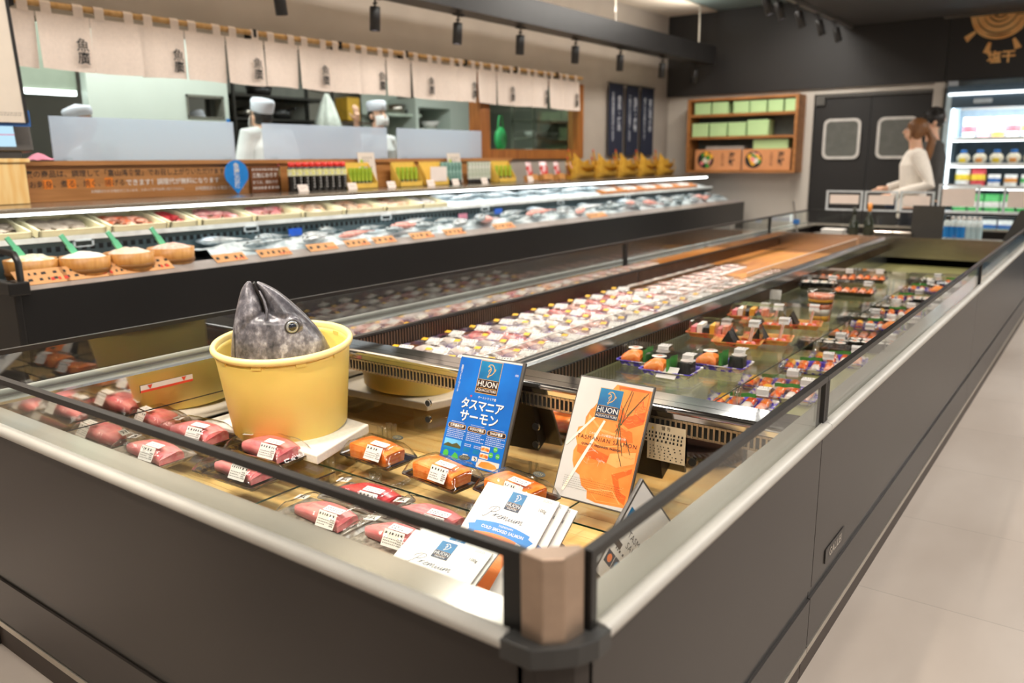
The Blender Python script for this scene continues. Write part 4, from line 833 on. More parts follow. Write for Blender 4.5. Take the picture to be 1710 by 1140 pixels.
def white_pack(kind, body, w=.15, d=.112):
    t = thing('fish_pack', 'fish pack', 'fish pack', (0, 0, -5), (0, 0, 0), GW)
    mb = MB(); tray(mb, w, d, .016); mb.build('tray', LAV, t)
    mb = MB(); r2 = random.Random(kind)
    for i in range(3 if kind % 2 else 2):
        n = 3 if kind % 2 else 2
        saku(mb, w*.74, d*.78/n, r2.uniform(.028, .042), .45, seed=i+kind, bow=.006); mb.v[-99:] = mb.v[-99:]
        k = len(mb.v); 
        for q in range(last_len[0], k): mb.v[q] = mb.v[q]+Vector((r2.uniform(-.0, .0), (i-(n-1)/2)*d*.8/n, .004))
        last_len[0] = k
    last_len[0] = 0
    mb.build('fish_fillet', body, t)
    mb = MB(); film(mb, w-.004, d-.004, .056, seed=kind*1.7); mb.build('film', FILM, t)
    mb = MB(); m0 = T(.02, .006, .060, rx=.35, rz=.15); label_card(mb, .062, .045, kind, m0); mb.build('price_label', [WHITE, INK], t)
    mb = MB(); mb.flat([(-.013, -.010), (.013, -.010), (.013, .010), (-.013, .010)], 0, T(-.045, .022, .058, rx=.3, rz=.1)); mb.build('yellow_sticker', YEL, t)
    return t
last_len = [0]
protos = [white_pack(k, b_) for k, b_ in ((0, FISHW), (1, FISHR), (2, FISHG), (3, FISHP), (4, FISHW), (5, FISHR))]
used = [False]*6
def put(k, loc, rz, label, s=1):
    if not used[k]:
        used[k] = True; o = protos[k]; o.location = loc; o.rotation_euler = (0, 0, rz); o['label'] = label; return o
    return dup(protos[k], loc, (0, 0, rz), label)
kn = ('white fish fillet pack', 'rose striped fillet pack', 'grey skinned fillet pack', 'pale pink fillet pack', 'thick white fillet pack', 'rose red fillet pack')
rows = ('along the dark outer lining', 'second row from outer lining', 'in the middle of the left lane', 'second row from lane divider', 'along the lane divider')
xs5 = [IXL+.105+i*(DIV0-IXL-.2)/4 for i in range(5)]
POS2 = ('first', 'second', 'third', 'fourth', 'fifth', 'sixth', 'seventh', 'eighth', 'ninth', 'tenth', 'eleventh', 'twelfth', 'thirteenth', 'fourteenth', 'fifteenth', 'sixteenth')
for i in range(5):
    n = (13, 13, 12, 13, 14)[i]
    for j in range(n):
        y = 2.03+j*.158+rr.uniform(-.01, .01)+(.05 if i % 2 else 0)
        if j < 1 and i in (0, 1): continue
        k = rr.choice((0, 0, 4, 2, 3, 5, 1)) if j < 8 else rr.choice((1, 3, 5, 5, 0, 2))
        put(k, (xs5[i]+rr.uniform(-.012, .012), y, LF+.001+.012*(i in (1, 3))*0), rr.uniform(-.18, .18)+(PI/2 if 0 else 0), '%s %s, %s from the near end' % (kn[k], rows[i], POS2[j]))
def flat_pack(seed):
    t = thing('shellfish_pack', 'flat pack', 'fish pack', (0, 0, -5), (0, 0, 0), 'flat pink packs farther along the left lane')
    mb = MB(); mb.rbox(-.085, .085, -.075, .075, 0, .010, .004); mb.build('tray', P('tray_white', '#efe8e4', .45, var=.03), t)
    mb = MB(); r2 = random.Random(seed)
    for i in range(9): mb.ell((r2.uniform(-.06, .06), r2.uniform(-.05, .05), .016), (r2.uniform(.016, .026), r2.uniform(.012, .02), .010), nu=8, nv=5)
    mb.build('pink_slices', FISHP, t)
    mb = MB(); film(mb, .168, .146, .032, seed=seed); mb.build('film', FILM, t)
    return t
fp = None
for i, x in ((0, IXL+.12), (1, IXL+.31), (3, DIV0-.29), (4, DIV0-.11)):
    y0, n = {0: (4.02, 10), 1: (4.05, 6), 3: (4.22, 8), 4: (4.30, 13)}[i]
    for j in range(n):
        lab = 'flat pink and white pack %s, %s after the fillet packs' % ({0: 'along the dark outer lining', 1: 'second row from outer lining', 3: 'second from the lane divider', 4: 'along the lane divider'}[i], POS2[j])
        loc = (x+rr.uniform(-.008, .008), y0+j*.163, LF+.001); rz = rr.uniform(-.06, .06)
        if fp is None: fp = flat_pack(3); fp.location = loc; fp.rotation_euler = (0, 0, rz); fp['label'] = lab
        else: dup(fp, loc, (0, 0, rz), lab)
# thin clear divider strips of the left lane
for x, y0, y1, lab in ((-1.62, 1.95, 4.2, 'near'), (-1.62, 4.4, 6.75, 'far')):
    t = thing('price_rail', 'clear acrylic strip standing between the packs, %s half of the left lane' % lab, 'divider', (x, (y0+y1)/2, LF)); mb = MB(); mb.box(x-.0015, x+.0015, y0, y1, LF, LF+.13); mb.build('strip', ACRYL, t, True); mb = MB(); mb.box(x-.002, x+.002, y0, y1, LF+.13, LF+.133); mb.build('top_edge', WHITE, t, True)

# ---- right lane: clear shelf on risers, sushi packs
RZ = .535
t = thing('glass_shelf', 'long clear shelf along the lane divider carrying the raised sushi packs', 'shelf', (-1.08, 4.2, RZ))
mb = MB(); mb.box(DIV1+.012, -.915, 1.98, 5.6, RZ-.005, RZ); mb.build('sheet', SHELFG, t, True); mb = MB(); mb.box(-.915, -.9142, 1.98, 5.6, RZ-.005, RZ); mb.build('front_edge', GREEN_EDGE, t, True)
for j in range(9):
    y = 2.05+j*.43; t = thing('shelf_riser', 'clear acrylic riser under the long sushi shelf, %s from the near end' % POS2[j], 'riser', (-.925, y, RF+.001))
    for dy in (-.012, .012): mb = MB(); mb.lathe([(.0001, 0), (.010, 0), (.010, RZ-.008-RF), (.008, RZ-.008-RF), (.008, .003), (.0001, .003)], 12, T(y=dy)); mb.build('tube', ACRYL, t)
RICE = P('rice', '#f3ede2', .6, var=.04, scale=180, bump=.3); NORI = P('nori', '#1b1f1a', .45, scale=60, col2='#0f120f'); EGG = P('egg_yellow', '#f3b93a', .5, scale=30, col2='#eaa72a'); PRAWN = P('prawn_orange', '#ef6a35', .4, scale=40, col2='#f6c9b0', coat=.3); LEAF = P('leaf_green', '#2f7a35', .5, scale=20, col2='#4d9a3c'); ROE = P('roe', '#ea4a22', .2, scale=90, col2='#f3893f', coat=.5)
def nigiri(mb, x, y, z, m_top, a=0, L_=.055):
    M0 = T(x, y, z, rz=a)
    mb.loft([[(-L_/2*.92+L_*.92*i/6, q*.0125, .001+p*.016*(1-.15*abs(i-3)/3)) for q, p in ((-1, 0), (-1, .7), (-.6, 1), (.6, 1), (1, .7), (1, 0))] for i in range(7)], M0, 0)
    mb.loft([[(-L_/2+L_*i/6, q*.0140, .0165+p*.007-(.006 if abs(q) > .9 else 0)-.006*(abs(i-3)/3)**2) for q, p in ((-1, 0), (-.95, .6), (-.4, 1), (.4, 1), (.95, .6), (1, 0))] for i in range(7)], M0, m_top)
def maki(mb, x, y, z, r=.02, h=.03, core=3, tilt=0):
    M0 = T(x, y, z, rx=tilt); mb.lathe([(.0001, 0), (r, 0), (r, h)], 14, M0, 4); mb.lathe([(r, h), (r*.9, h+.0005), (r*.45, h+.001)], 14, M0, 0); mb.lathe([(r*.45, h+.001), (.0001, h+.002)], 10, M0, core)
def sushi(kind, seed):
    """one sushi tray: several sorts, all with tray, sushi, lid and white price tag"""
    r2 = random.Random(seed); w, d = (.16, .11) if kind in ('roll', 'hand', 'boat') else (.185, .12)
    t = thing('sushi_pack', 'sushi', 'sushi pack', (0, 0, -5), (0, 0, 0), 'sushi packs in the right lane')
    mb = MB(); tray(mb, w, d, .018); mb.build('tray', {'roll': PURPLE, 'hand': REDTRAY, 'boat': REDTRAY, 'nigiri': PURPLE, 'dark': BLACKT, 'orange': BLACKT}[kind], t)
    mb = MB(); ms = [RICE, SALM, TUNA, PRAWN, NORI, EGG, LEAF, ROE, FISHW]; z = .006
    if kind == 'roll':
        maki(mb, -.045, .02, z, .022, .04, 3); maki(mb, .045, -.012, z, .024, .035, 2, -.35); maki(mb, .04, .028, z, .022, .035, 8)
        saku(mb, .06, .045, .04, .9, 1); 
        for q in range(len(mb.v)-153, len(mb.v)): mb.v[q] = mb.v[q]+Vector((-.035, -.022, z))
        mb.sheet(lambda u, v: (.004+.004*math.sin(9*u), -.045+.08*u, z+.05*v), 8, 3, m=6)
    elif kind == 'hand':
        for sx in (-1, 1): mb.prism([(0, 0), (.055, 0), (.028, .05)], -.02, .02, T(-.03+.012*sx*0-.02, .015*sx, z, rx=PI/2, rz=.2*sx), 4)
        for i in range(9): mb.tube([(.035, -.03+.007*i, z), (.045+.004*r2.random(), -.04+.009*i, z+.055+.02*r2.random())], [.004, .0015], 5, m=0 if i % 2 else 3)
        for i in range(5): mb.ell((.01+.01*i, -.035+.01*r2.random(), z+.01), (.012, .010, .008), m=(7, 2, 0)[i % 3], nu=8, nv=5)
    elif kind == 'boat':
        for i in range(6): mb.box(-.065+.022*i, -.047+.022*i, -.035, .035, z, z+.03+.01*(i % 2), m=(2, 0, 4, 5, 2, 3)[i])
    elif kind == 'nigiri':
        for i in range(4):
            for j in range(2): nigiri(mb, -.06+.04*i, -.026+.052*j, z, r2.choice((1, 2, 3, 8, 5, 1, 7)), PI/2)
        mb.sheet(lambda u, v: (-.03+.07*u, .0+.004*math.sin(12*u)+.02*u-.01, z+.03+.012*v), 10, 2, m=6)
    elif kind == 'orange':
        for i in range(5): nigiri(mb, -.068+.034*i, -.022, z, 3 if i % 2 else 1, PI/2); nigiri(mb, -.068+.034*i, .03, z, 1 if i % 2 else 7, PI/2)
    else:
        for i in range(4): maki(mb, -.06+.04*i, .022, z, .019, .03, (7, 2, 5, 1)[i]); maki(mb, -.06+.04*i, -.024, z, .019, .03, (1, 7, 0, 3)[i])
    mb.build('sushi', ms, t)
    mb = MB(); h = .062 if kind != 'hand' else .085
    mb.loft([[(x, y, .016) for x, y in rrect(w-.008, d-.008, .01, 2)], [(x, y, h-.004) for x, y in rrect(w-.022, d-.022, .01, 2)], [(x, y, h) for x, y in rrect(w-.032, d-.032, .01, 2)]], smooth=False, cap0=False); mb.build('clear_lid', LID, t)
    mb = MB(); label_card(mb, .034, .034, seed, T(w*.30, d*.22, h+.001, rx=.0)); mb.add([(w*.30-.017, d*.22-.017, h+.001), (w*.30+.017, d*.22-.017, h+.001), (w*.30+.017, d*.22-.024, h-.018), (w*.30-.017, d*.22-.024, h-.018)], [(3, 2, 1, 0)], m=0); mb.build('price_label', [WHITE, INK], t)
    return t
SP = {}; USED = set()
def put_sushi(kind, x, y, z, rz, label):
    if kind not in SP: SP[kind] = sushi(kind, len(SP)+1)
    if kind not in USED:
        USED.add(kind); o = SP[kind]; o.location = (x, y, z); o.rotation_euler = (0, 0, rz); o['label'] = label; o.scale = (1.18, 1.18, 1.12)
    else: dup(SP[kind], (x, y, z), (0, 0, rz), label, s=(1.18, 1.18, 1.12))
up = [('roll', 1048, 603, .1, 'sushi roll pack on a purple tray nearest the lane divider, by the salmon photo sign'), ('roll', 1120, 624, .05, 'purple sushi roll pack with a round white roll, nearest the top plate'), ('roll', 1206, 614, .05, 'purple sushi roll pack farthest right of the raised front three'),
      ('boat', 1150, 556, .15, 'red sushi tray with striped sashimi against the lane divider, nearer one'), ('boat', 1215, 528, .15, 'red sushi tray with striped sashimi against the lane divider, farther one'),
      ('hand', 1232, 576, .2, 'rice ball pack on a red tray with pale fan, nearest of four'), ('hand', 1282, 571, .2, 'rice ball pack on a red tray with pale fan, rightmost of four'), ('hand', 1275, 545, .2, 'rice ball pack on a red tray with pale fan, behind the nearest pair'), ('hand', 1334, 546, .2, 'rice ball pack on a red tray with pale fan, beside the layered dessert cup'),
      ('orange', 1425, 492, .1, 'long black sushi tray with orange toppings behind the dessert cup, nearer one'), ('orange', 1447, 470, .1, 'long black sushi tray with orange toppings behind the dessert cup, farther one'), ('dark', 1318, 478, .2, 'black roll tray against the lane divider, beside the small blue cap'), ('orange', 1368, 467, .2, 'black sushi tray against the lane divider, level with the far orange trays')]
for k, px, py, rz, lab in up:
    p = at(px, py, 'z', RZ+.002); put_sushi(k, max(p.x, DIV1+.115), p.y, RZ+.002, rz, lab)
lowp = [('nigiri', 1238, 668), ('nigiri', 1290, 636), ('nigiri', 1352, 607), ('nigiri', 1312, 652), ('dark', 1375, 572), ('nigiri', 1400, 596), ('orange', 1425, 556), ('dark', 1458, 574), ('nigiri', 1462, 540), ('dark', 1437, 530), ('roll', 1505, 545), ('nigiri', 1497, 520), ('dark', 1472, 512), ('roll', 1540, 522), ('nigiri', 1512, 496), ('dark', 1556, 502), ('nigiri', 1533, 480), ('roll', 1578, 484), ('dark', 1546, 468), ('nigiri', 1590, 470)]
for i, (k, px, py) in enumerate(lowp):
    p = at(px, py, 'z', RF+.03); x = min(p.x, IXR-.11)
    side = 'on olive floor along the right glass' if i in (0, 3, 5, 7, 10, 13, 15, 17, 19) else 'on olive floor left of the glass row'
    put_sushi(k, x, p.y, RF+.002, .1+.05*(i % 3), '%s %s, %s from the near end' % ({'nigiri': 'assorted sushi pack', 'dark': 'black roll tray', 'orange': 'orange sushi tray', 'roll': 'purple roll pack'}[k], side, POS2[i//2]))
# layered dessert cup
p = at(1368, 536, 'z', RZ+.002)
t = thing('seafood_cup', 'tall clear cup with orange, yellow and white layers among the sushi packs', 'cup', (p.x, p.y, RZ+.002))
for nm, z0, z1, mt in (('egg_layer', .004, .03, EGG), ('rice_layer', .03, .06, RICE), ('prawn_layer', .06, .082, PRAWN), ('nori_layer', .082, .09, NORI), ('egg_topping', .09, .103, EGG), ('fish_topping', .103, .122, PRAWN)):
    r = lambda z: .040+.13*z
    mb = MB(); mb.lathe([(.0001, z0), (r(z0), z0), (r(z1), z1-.0004), (.0001, z1-.0004)], 24); mb.build(nm, mt, t)
mb = MB(); mb.lathe([(.040, 0), (.0430, 0), (.043+.13*.125, .125), (.064, .128)], 28); mb.build('clear_cup', LID, t); mb = MB(); mb.lathe([(.064, .128), (.058, .142), (.0001, .144)], 28); mb.build('clear_lid', LID, t)
# price cards stuck in the right lane
for i, (px, py, lab) in enumerate(((1110, 632, 'white price card flat in front of the round white roll pack'), (1292, 500, 'tall price card on the lane divider left of the dessert cup'), (1344, 474, 'price card beside the small blue cap near the lane divider'))):
    p = at(px, py, 'z', RZ+.002); t = thing('price_card', lab, 'price card', (p.x, p.y, RZ+.003)); mb = MB(); mb.box(-.035, .035, -.0006, .0006, 0, .05, T(rx=-.9 if i == 0 else -.2)); mb.build('card', WHITE, t)

# ================================================================ fish counter along the left wall
FX, CY0, CY1 = -3.65, 1.50, 9.70
cn = thing('fish_counter', 'long black refrigerated fish counter with lit two-tier display along the left wall', 'fish counter', (-4.1, 5.6, 0))
CBLACK = P('counter_black', '#201f1f', .33, var=.1, scale=1.2)
mb = MB(); mb.box(-4.6, FX, CY0, CY1, .09, .735); mb.box(-4.6, FX-.04, CY0+.02, CY1, 0, .09); mb.build('front_body', CBLACK, cn, True, bevel=.004)
mb = MB(); mb.add([(FX, CY0+.03, .735), (FX, CY1-.02, .735), (FX-.10, CY1-.02, .765), (FX-.10, CY0+.03, .765), (FX-.10, CY0+.03, .735), (FX-.10, CY1-.02, .735)], [(0, 1, 2, 3), (3, 2, 5, 4)]); mb.build('card_ledge', P('ledge_grey', '#a79f9a', .35, metal=.3), cn, True)
mb = MB(); mb.box(-4.16, FX-.10, CY0+.03, CY1-.02, .735, .742); mb.build('lower_deck', STEEL, cn, True)
GRL = P('grille_blue_grey', '#5d6e72', .35, metal=.5)
mb = MB(); mb.box(-4.17, -4.15, CY0+.03, CY1-.02, .742, .895, m=0)
n = 190
for i in range(n):
    y = CY0+.05+i*(CY1-CY0-.1)/n; mb.box(-4.150, -4.148, y, y+.022, .835, .870, m=1)
mb.build('inner_grille', [GRL, SLOT], cn, True)
mb = MB(); mb.loft([[(-4.064, y, .886), (-4.064, y, .896), (-4.45, y, .985), (-4.45, y, .975)] for y in (CY0+.03, CY1-.02)], smooth=False); mb.build('upper_deck', P('deck_white', '#dfe3df', .35), cn, True)
mb = MB(); mb.box(-4.062, -4.052, CY0+.03, CY1-.02, .892, .916); mb.build('upper_price_rail', P('price_rail_white', '#eef3f2', .25), cn, True)
mb = MB(); mb.box(-4.066, -4.054, CY0+.03, CY1-.02, .868, .8915); mb.build('shelf_nose', P('shelf_nose_dark', '#3d4a4c', .35, metal=.4), cn, True)
mb = MB(); mb.box(-4.46, -4.45, CY0+.03, CY1-.02, .90, 1.025); mb.build('upper_back', P('deck_white', '#dfe3df', .35), cn, True)
mb = MB(); mb.box(-4.70, -4.13, CY0, CY1, 1.026, 1.052); mb.loft([[(-4.13, y, 1.052), (-4.118, y, 1.046), (-4.118, y, 1.03), (-4.13, y, 1.026)] for y in (CY0, CY1)], smooth=False); mb.build('steel_top', P('counter_steel', '#b4aa9d', .2, metal=.9, var=.05), cn, True)
mb = MB(); mb.box(-4.150, -4.124, CY0+.05, CY1-.03, 1.0165, 1.026); mb.build('led_strip', E('led_white', (.92, .98, 1), 9), cn, True)
mb = MB(); mb.box(-4.085, -4.065, CY0+.05, CY1-.03, .886, .892); mb.build('lower_led_strip', E('led_white_low', (.88, .96, 1), 6), cn, True)
mb = MB(); mb.tube([(FX-.03, CY0+.02, .735), (FX-.03, CY0+.02, .85), (FX-.06, CY0+.02, .885), (FX-.36, CY0+.02, .90)], .014, 10); mb.build('end_bracket', BLACK, cn, True)
mb = MB(); mb.box(-4.62, FX+.01, CY0-.03, CY0, 0, .775); mb.box(FX-.09, FX+.02, CY0-.05, CY0+.035, .72, .775); mb.build('end_panel', BLACK, cn, True, bevel=.006)
# small clear brackets on the shelf nose
for i in range(6):
    y = (1.98, 2.95, 4.05, 5.15, 6.25, 7.5)[i]; mb = MB(); mb.box(-4.052, -4.046, y-.05, y+.05, .886, .892); mb.box(-4.052, -4.046, y-.05, y-.04, .858, .892); mb.box(-4.052, -4.046, y+.04, y+.05, .858, .892); mb.box(-4.052, -4.046, y-.05, y+.05, .858, .863); mb.build('clear_bracket', P('bracket_clear', '#d6e4ea', .2), cn, True)
# ---- crushed ice (nobody could count it)
ICE = P('crushed_ice', '#aebfc6', .3, scale=22, col2='#e6f0f2', bump=.6)
mb = MB(); mb.sheet(lambda u, v: (-4.14+.38*v, 2.55+7.1*u, .748+.05*math.sin(PI*min(1, v*1.15))*(.6+.8*noise.noise(Vector((u*30, v*4, 1))))+.012*noise.noise(Vector((u*190, v*16, 3)))+.03*(1-v)), 260, 14); tag(mb.build('crushed_ice', ICE), 'bed of crushed ice along the lower tier of the fish counter', 'ice', kind='stuff')
mb = MB(); mb.sheet(lambda u, v: (-4.44+.37*v, 4.75+2.3*u, .905+.085*(1-v)+.02*math.sin(PI*v)+.015*noise.noise(Vector((u*60, v*9, 6)))), 110, 10); tag(mb.build('crushed_ice', ICE), 'bed of crushed ice on the upper tier, behind the white tubes', 'ice', kind='stuff')
# ---- fish on the ice
SKIN = [P('fish_silver', '#a9b3b8', .25, metal=.4, scale=30, col2='#dfe5e6', coat=.4), P('fish_blue_back', '#5b7079', .25, metal=.35, scale=24, col2='#b9c4c6', coat=.4), P('fish_red', '#d98075', .3, scale=24, col2='#efb5a8', coat=.4), P('fish_brown', '#8a7868', .4, scale=26, col2='#c3b29e', coat=.2)]
def whole_fish(label, loc, rz, L_, h, m, group):
    t = thing('whole_fish', label, 'fish', loc, (0, 0, rz), group)
    mb = MB(); prof = ((0, .15), (.06, .5), (.16, .85), (.3, 1), (.5, .92), (.7, .62), (.85, .32), (.93, .2))
    mb.loft([[(L_*(u-.5), h*.5*k*math.cos(a), h*.30*k*math.sin(a)+h*.3) for a in [2*PI*j/12 for j in range(12)]] for u, k in prof]); mb.build('body', SKIN[m], t)
    mb = MB(); mb.prism([(L_*.42, -h*.06), (L_*.56, -h*.45), (L_*.50, 0), (L_*.56, h*.45), (L_*.42, h*.06)], h*.27, h*.33); mb.build('tail', SKIN[m], t)
    mb = MB(); mb.ell((-L_*.41, -h*.12, h*.50), (h*.075, h*.075, h*.05), nu=8, nv=6); mb.build('eye', INK, t)
    mb = MB(); mb.prism([(-L_*.15, h*.42), (L_*.02, h*.68), (L_*.18, h*.40)], h*.26, h*.31); mb.build('fin', SKIN[m], t)
    return t
proto = {}
rr = random.Random(21)
names = ('silver whole fish', 'blue backed whole fish', 'red whole fish')
cnt = {}
def fishput(k, loc, rz, lab, grp):
    if (k, grp) not in proto: proto[(k, grp)] = whole_fish(lab, loc, rz, .27, .085, k, grp)
    else: dup(proto[(k, grp)], loc, (0, rr.uniform(-.12, .12), rz), lab, s=rr.uniform(.85, 1.15))
for i in range(26):
    y = 2.75+i*.265; k = (0, 1, 0, 1, 1, 2)[i % 6]; x = -3.97+.09*(i % 3-1)
    fishput(k, (x, y, .800), PI/2+rr.uniform(-.7, .7), '%s on the lower ice, number %s counting from the wooden tubs' % (names[k], ('one two three four five six seven eight nine ten eleven twelve thirteen fourteen fifteen sixteen seventeen eighteen nineteen twenty twenty-one twenty-two twenty-three twenty-four twenty-five twenty-six'.split())[i]), 'whole fish on the lower ice')
for i in range(20):
    y = 2.9+i*.34; k = (1, 0, 2, 1)[i % 4]
    fishput(k, (-3.86+.03*(i % 2), y, .786), PI/2+rr.uniform(-.4, .4), '%s on the front edge of the ice, %s of its row' % (names[k], (POS2+('seventeenth', 'eighteenth', 'nineteenth', 'twentieth'))[i]), 'whole fish on the lower ice')
for i in range(12):
    y = 4.85+i*.19; k = (0, 0, 1)[i % 3]
    fishput(k, (-4.24+.05*(i % 2), y, .958-.012*(i % 2)), rr.uniform(.6, 1.4), '%s on the upper ice, %s counting from the near side' % (names[k], POS2[i]), 'whole fish on the upper ice')
# ---- cream trays with cuts on the upper tier
CREAM = P('cream_tray', '#eadfb8', .5, var=.05)
spec = [(1.53, 1.76, 'grey shellfish', 3, 7), (1.79, 2.11, 'brown flatfish', 3, 3), (2.14, 2.44, 'orange roe strips', -1, 5), (2.46, 2.62, 'red tuna cuts', -2, 3), (2.65, 2.98, 'rose red fillets', -3, 5), (3.01, 3.34, 'rose red fillets', -3, 6), (3.37, 3.68, 'pale orange fish cuts', -4, 5), (3.71, 4.05, 'pale orange fish cuts', -4, 6), (4.08, 4.42, 'pale orange fish cuts', -4, 6), (4.45, 4.72, 'white squid', -5, 5)]
CUTM = {3: SKIN[3], -1: PRAWN, -2: TUNAR, -3: FISHR, -4: P('fish_apricot', '#e9a877', .35, scale=25, col2='#f5d8bd', coat=.3), -5: FISHW}
rr = random.Random(4)
for i, (y0, y1, what, mk, n) in enumerate(spec):
    t = thing('fish_tray', 'cream tray of %s on the upper tier, %s from the camera end' % (what, POS2[i]), 'fish tray', (-4.25, (y0+y1)/2, .941), (0, .227, 0), 'cream trays on the upper tier')
    w, d = .36, y1-y0
    mb = MB(); mb.box(-w/2, w/2, -d/2, d/2, 0, .006)
    for bx in ((-w/2, w/2, -d/2, -d/2+.012), (-w/2, w/2, d/2-.012, d/2), (-w/2, -w/2+.01, -d/2, d/2), (w/2-.01, w/2, -d/2, d/2)): mb.box(*bx, 0, .045)
    mb.build('tray', CREAM, t)
    for j in range(n):
        mb = MB(); x, y = rr.uniform(-.10, .10), -d/2+.05+(d-.10)*(j+.5)/n
        if mk == 3 and n == 3: mb.loft([[((u-.5)*.22, .06*k*math.cos(a), .016+.014*k*math.sin(a)) for a in [2*PI*q/12 for q in range(12)]] for u, k in ((0, .1), (.15, .6), (.4, 1), (.7, .7), (.9, .25), (1, .3))], T(x*.3, y, .006, rz=rr.uniform(-.4, .4)))
        else: saku(mb, rr.uniform(.10, .17), .06, .028, .5, seed=j); mb.v = [T(x*.7, y, .006, rz=rr.uniform(-.5, .5)+PI/2*(j % 2)) @ v for v in mb.v]
        mb.build('cut', CUTM[mk], t)
# wooden frames farther along the upper tier
for i in range(5):
    y0 = 7.1+i*.44; t = thing('wood_tray', 'white tray with thin wooden rim on the far upper tier, %s from the near side' % POS2[i], 'fish tray', (-4.25, y0+.2, .941), (0, .227, 0), 'wood rimmed trays on the far upper tier')
    mb = MB(); mb.box(-.17, .17, -.2, .2, 0, .012); mb.build('base', P('tray_white', '#efe8e4', .45, var=.03), t); mb = MB()
    for bx in ((-.18, .18, -.205, -.19), (-.18, .18, .19, .205), (-.18, -.165, -.19, .19), (.165, .18, -.19, .19)): mb.box(*bx, 0, .04)
    mb.build('rim', P('rim_orange_wood', '#c9803f', .5), t)
    for j in range(3): mb = MB(); saku(mb, .2, .07, .03, .5, seed=j); mb.v = [T(0, -.11+.11*j, .013) @ v for v in mb.v]; mb.build('cut', FISHW, t)
# ---- four wooden tubs with spatulas
TUBW = P('tub_wood', '#d49a52', .45, scale=6, stretch=(6, 6, 1), col2='#bb7c37')
for i, (px, py, fill, lab) in enumerate(((52, 432, P('white_salad', '#f0ecdf', .5, scale=45, col2='#d9cf9a'), 'wooden tub of white and yellow food nearest the counter end'), (140, 427, P('white_paste', '#f5f0e6', .5, scale=25, var=.04), 'wooden tub of smooth white food, second from the counter end'), (215, 420, P('pink_paste', '#f3cdb4', .5, scale=35, col2='#f7e6d6'), 'wooden tub of pale pink food, third from the counter end'), (285, 412, P('pink_roe', '#f0a993', .45, scale=40, col2='#f7ddd0'), 'wooden tub of pink food beside the crushed ice'))):
    p = at(px, py, 'z', .84); t = thing('wooden_tub', lab, 'tub', (max(p.x, -3.92), p.y, .744))
    mb = MB(); mb.lathe([(.001, 0), (.105, 0), (.112, .095), (.102, .095), (.098, .06), (.001, .06)], 32); mb.build('tub', TUBW, t); mb = MB(); mb.lathe([(.1085, .025), (.1105, .028), (.1115, .04), (.1095, .043)], 32); mb.build('hoop', P('hoop_brown', '#8a5a26', .4), t)
    mb = MB(); mb.sheet(lambda u, v: ((u*.098+.0001)*math.cos(2*PI*v), (u*.098+.0001)*math.sin(2*PI*v), .088+.028*(1-u*u)+.008*noise.noise(Vector((u*3*math.cos(2*PI*v), u*3*math.sin(2*PI*v), i)))), 8, 28); mb.build('food', fill, t)
    t2 = thing('spatula', 'green spatula stuck in the %s' % lab.replace('wooden tub', 'tub').split(',')[0], 'spatula', (t.location.x-.02, t.location.y-.02, .84)); mb = MB(); mb.box(-.006, .006, -.014, .014, 0, .06, T(rx=.5, ry=-.15)); mb.build('blade', P('spatula_green', '#6fcf9f', .3), t2); mb = MB(); mb.box(-.005, .005, -.010, .010, .06, .115, T(rx=.5, ry=-.15)); mb.build('handle', P('spatula_green', '#6fcf9f', .3), t2)
# ---- kraft price cards on the ledge
KRAFT = P('kraft_card', '#d39a63', .6, var=.05)
for i, (px, py, w, lab) in enumerate(((75, 462, .17, 'two-line kraft price card in front of the first tub'), (150, 452, .17, 'kraft price card in front of the second tub'), (215, 446, .16, 'kraft price card in front of the third tub'), (262, 440, .14, 'kraft price card with red price in front of the fourth tub'), (388, 432, .15, 'kraft price card in front of the ice, first after the tubs'), (462, 423, .17, 'kraft price card in front of the ice, second after the tubs'), (542, 412, .17, 'kraft price card in front of the ice, third after the tubs'), (600, 405, .15, 'kraft price card in front of the ice, fourth after the tubs'), (645, 399, .15, 'kraft price card in front of the ice, fifth after the tubs'), (708, 391, .17, 'kraft price card in front of the ice, sixth after the tubs'), (762, 385, .17, 'kraft price card in front of the ice, seventh after the tubs'), (845, 375, .2, 'kraft price card in front of the ice, eighth after the tubs'), (1000, 358, .25, 'kraft price card in front of the ice, ninth after the tubs'))):
    p = at(px, py, 'x', -3.70); t = thing('price_card', lab, 'price card', (-3.695, p.y, .749), (0, 0, 0), 'kraft price cards on the fish counter')
    mm = T(rx=0, ry=-.95) @ Euler((PI/2, 0, PI/2)).to_matrix().to_4x4(); w *= 1.25; h = .095 if i < 4 else .062
    mb = MB(); mb.prism([(-w/2, 0), (w/2, 0), (w/2, h), (-w/2, h)], 0, .002, mm, 0); scribble(mb, w*.85, h*.8, 2 if i < 4 else 1, 1, mm @ T(-.005, h/2, .0026), 40+i, .6, .24); scribble(mb, w*.32, h*.38, 1, 2, mm @ T(w*.3, h*.25, .003), 60+i, .7, .3); mb.build('card', [KRAFT, INK, REDINK], t)
# packets on the ice
for i, (px, py, c_, lab) in enumerate(((248, 386, '#e7b9b9', 'pale price slip by the grille above the tubs'), (493, 388, '#1f5fd0', 'blue tag on the ice by the grille'), (773, 362, '#e58fa0', 'pink slip on the grille past the blue tag'), (832, 353, '#2c63c8', 'blue tag far along the ice'))):
    p = at(px, py, 'x', -4.10); t = thing('price_tag', lab, 'tag', (-4.10, p.y, p.z-.02)); mb = MB(); mb.box(-.003, .003, -.05, .05, 0, .045); mb.build('tag', P('tag_%d' % i, c_, .4), t)

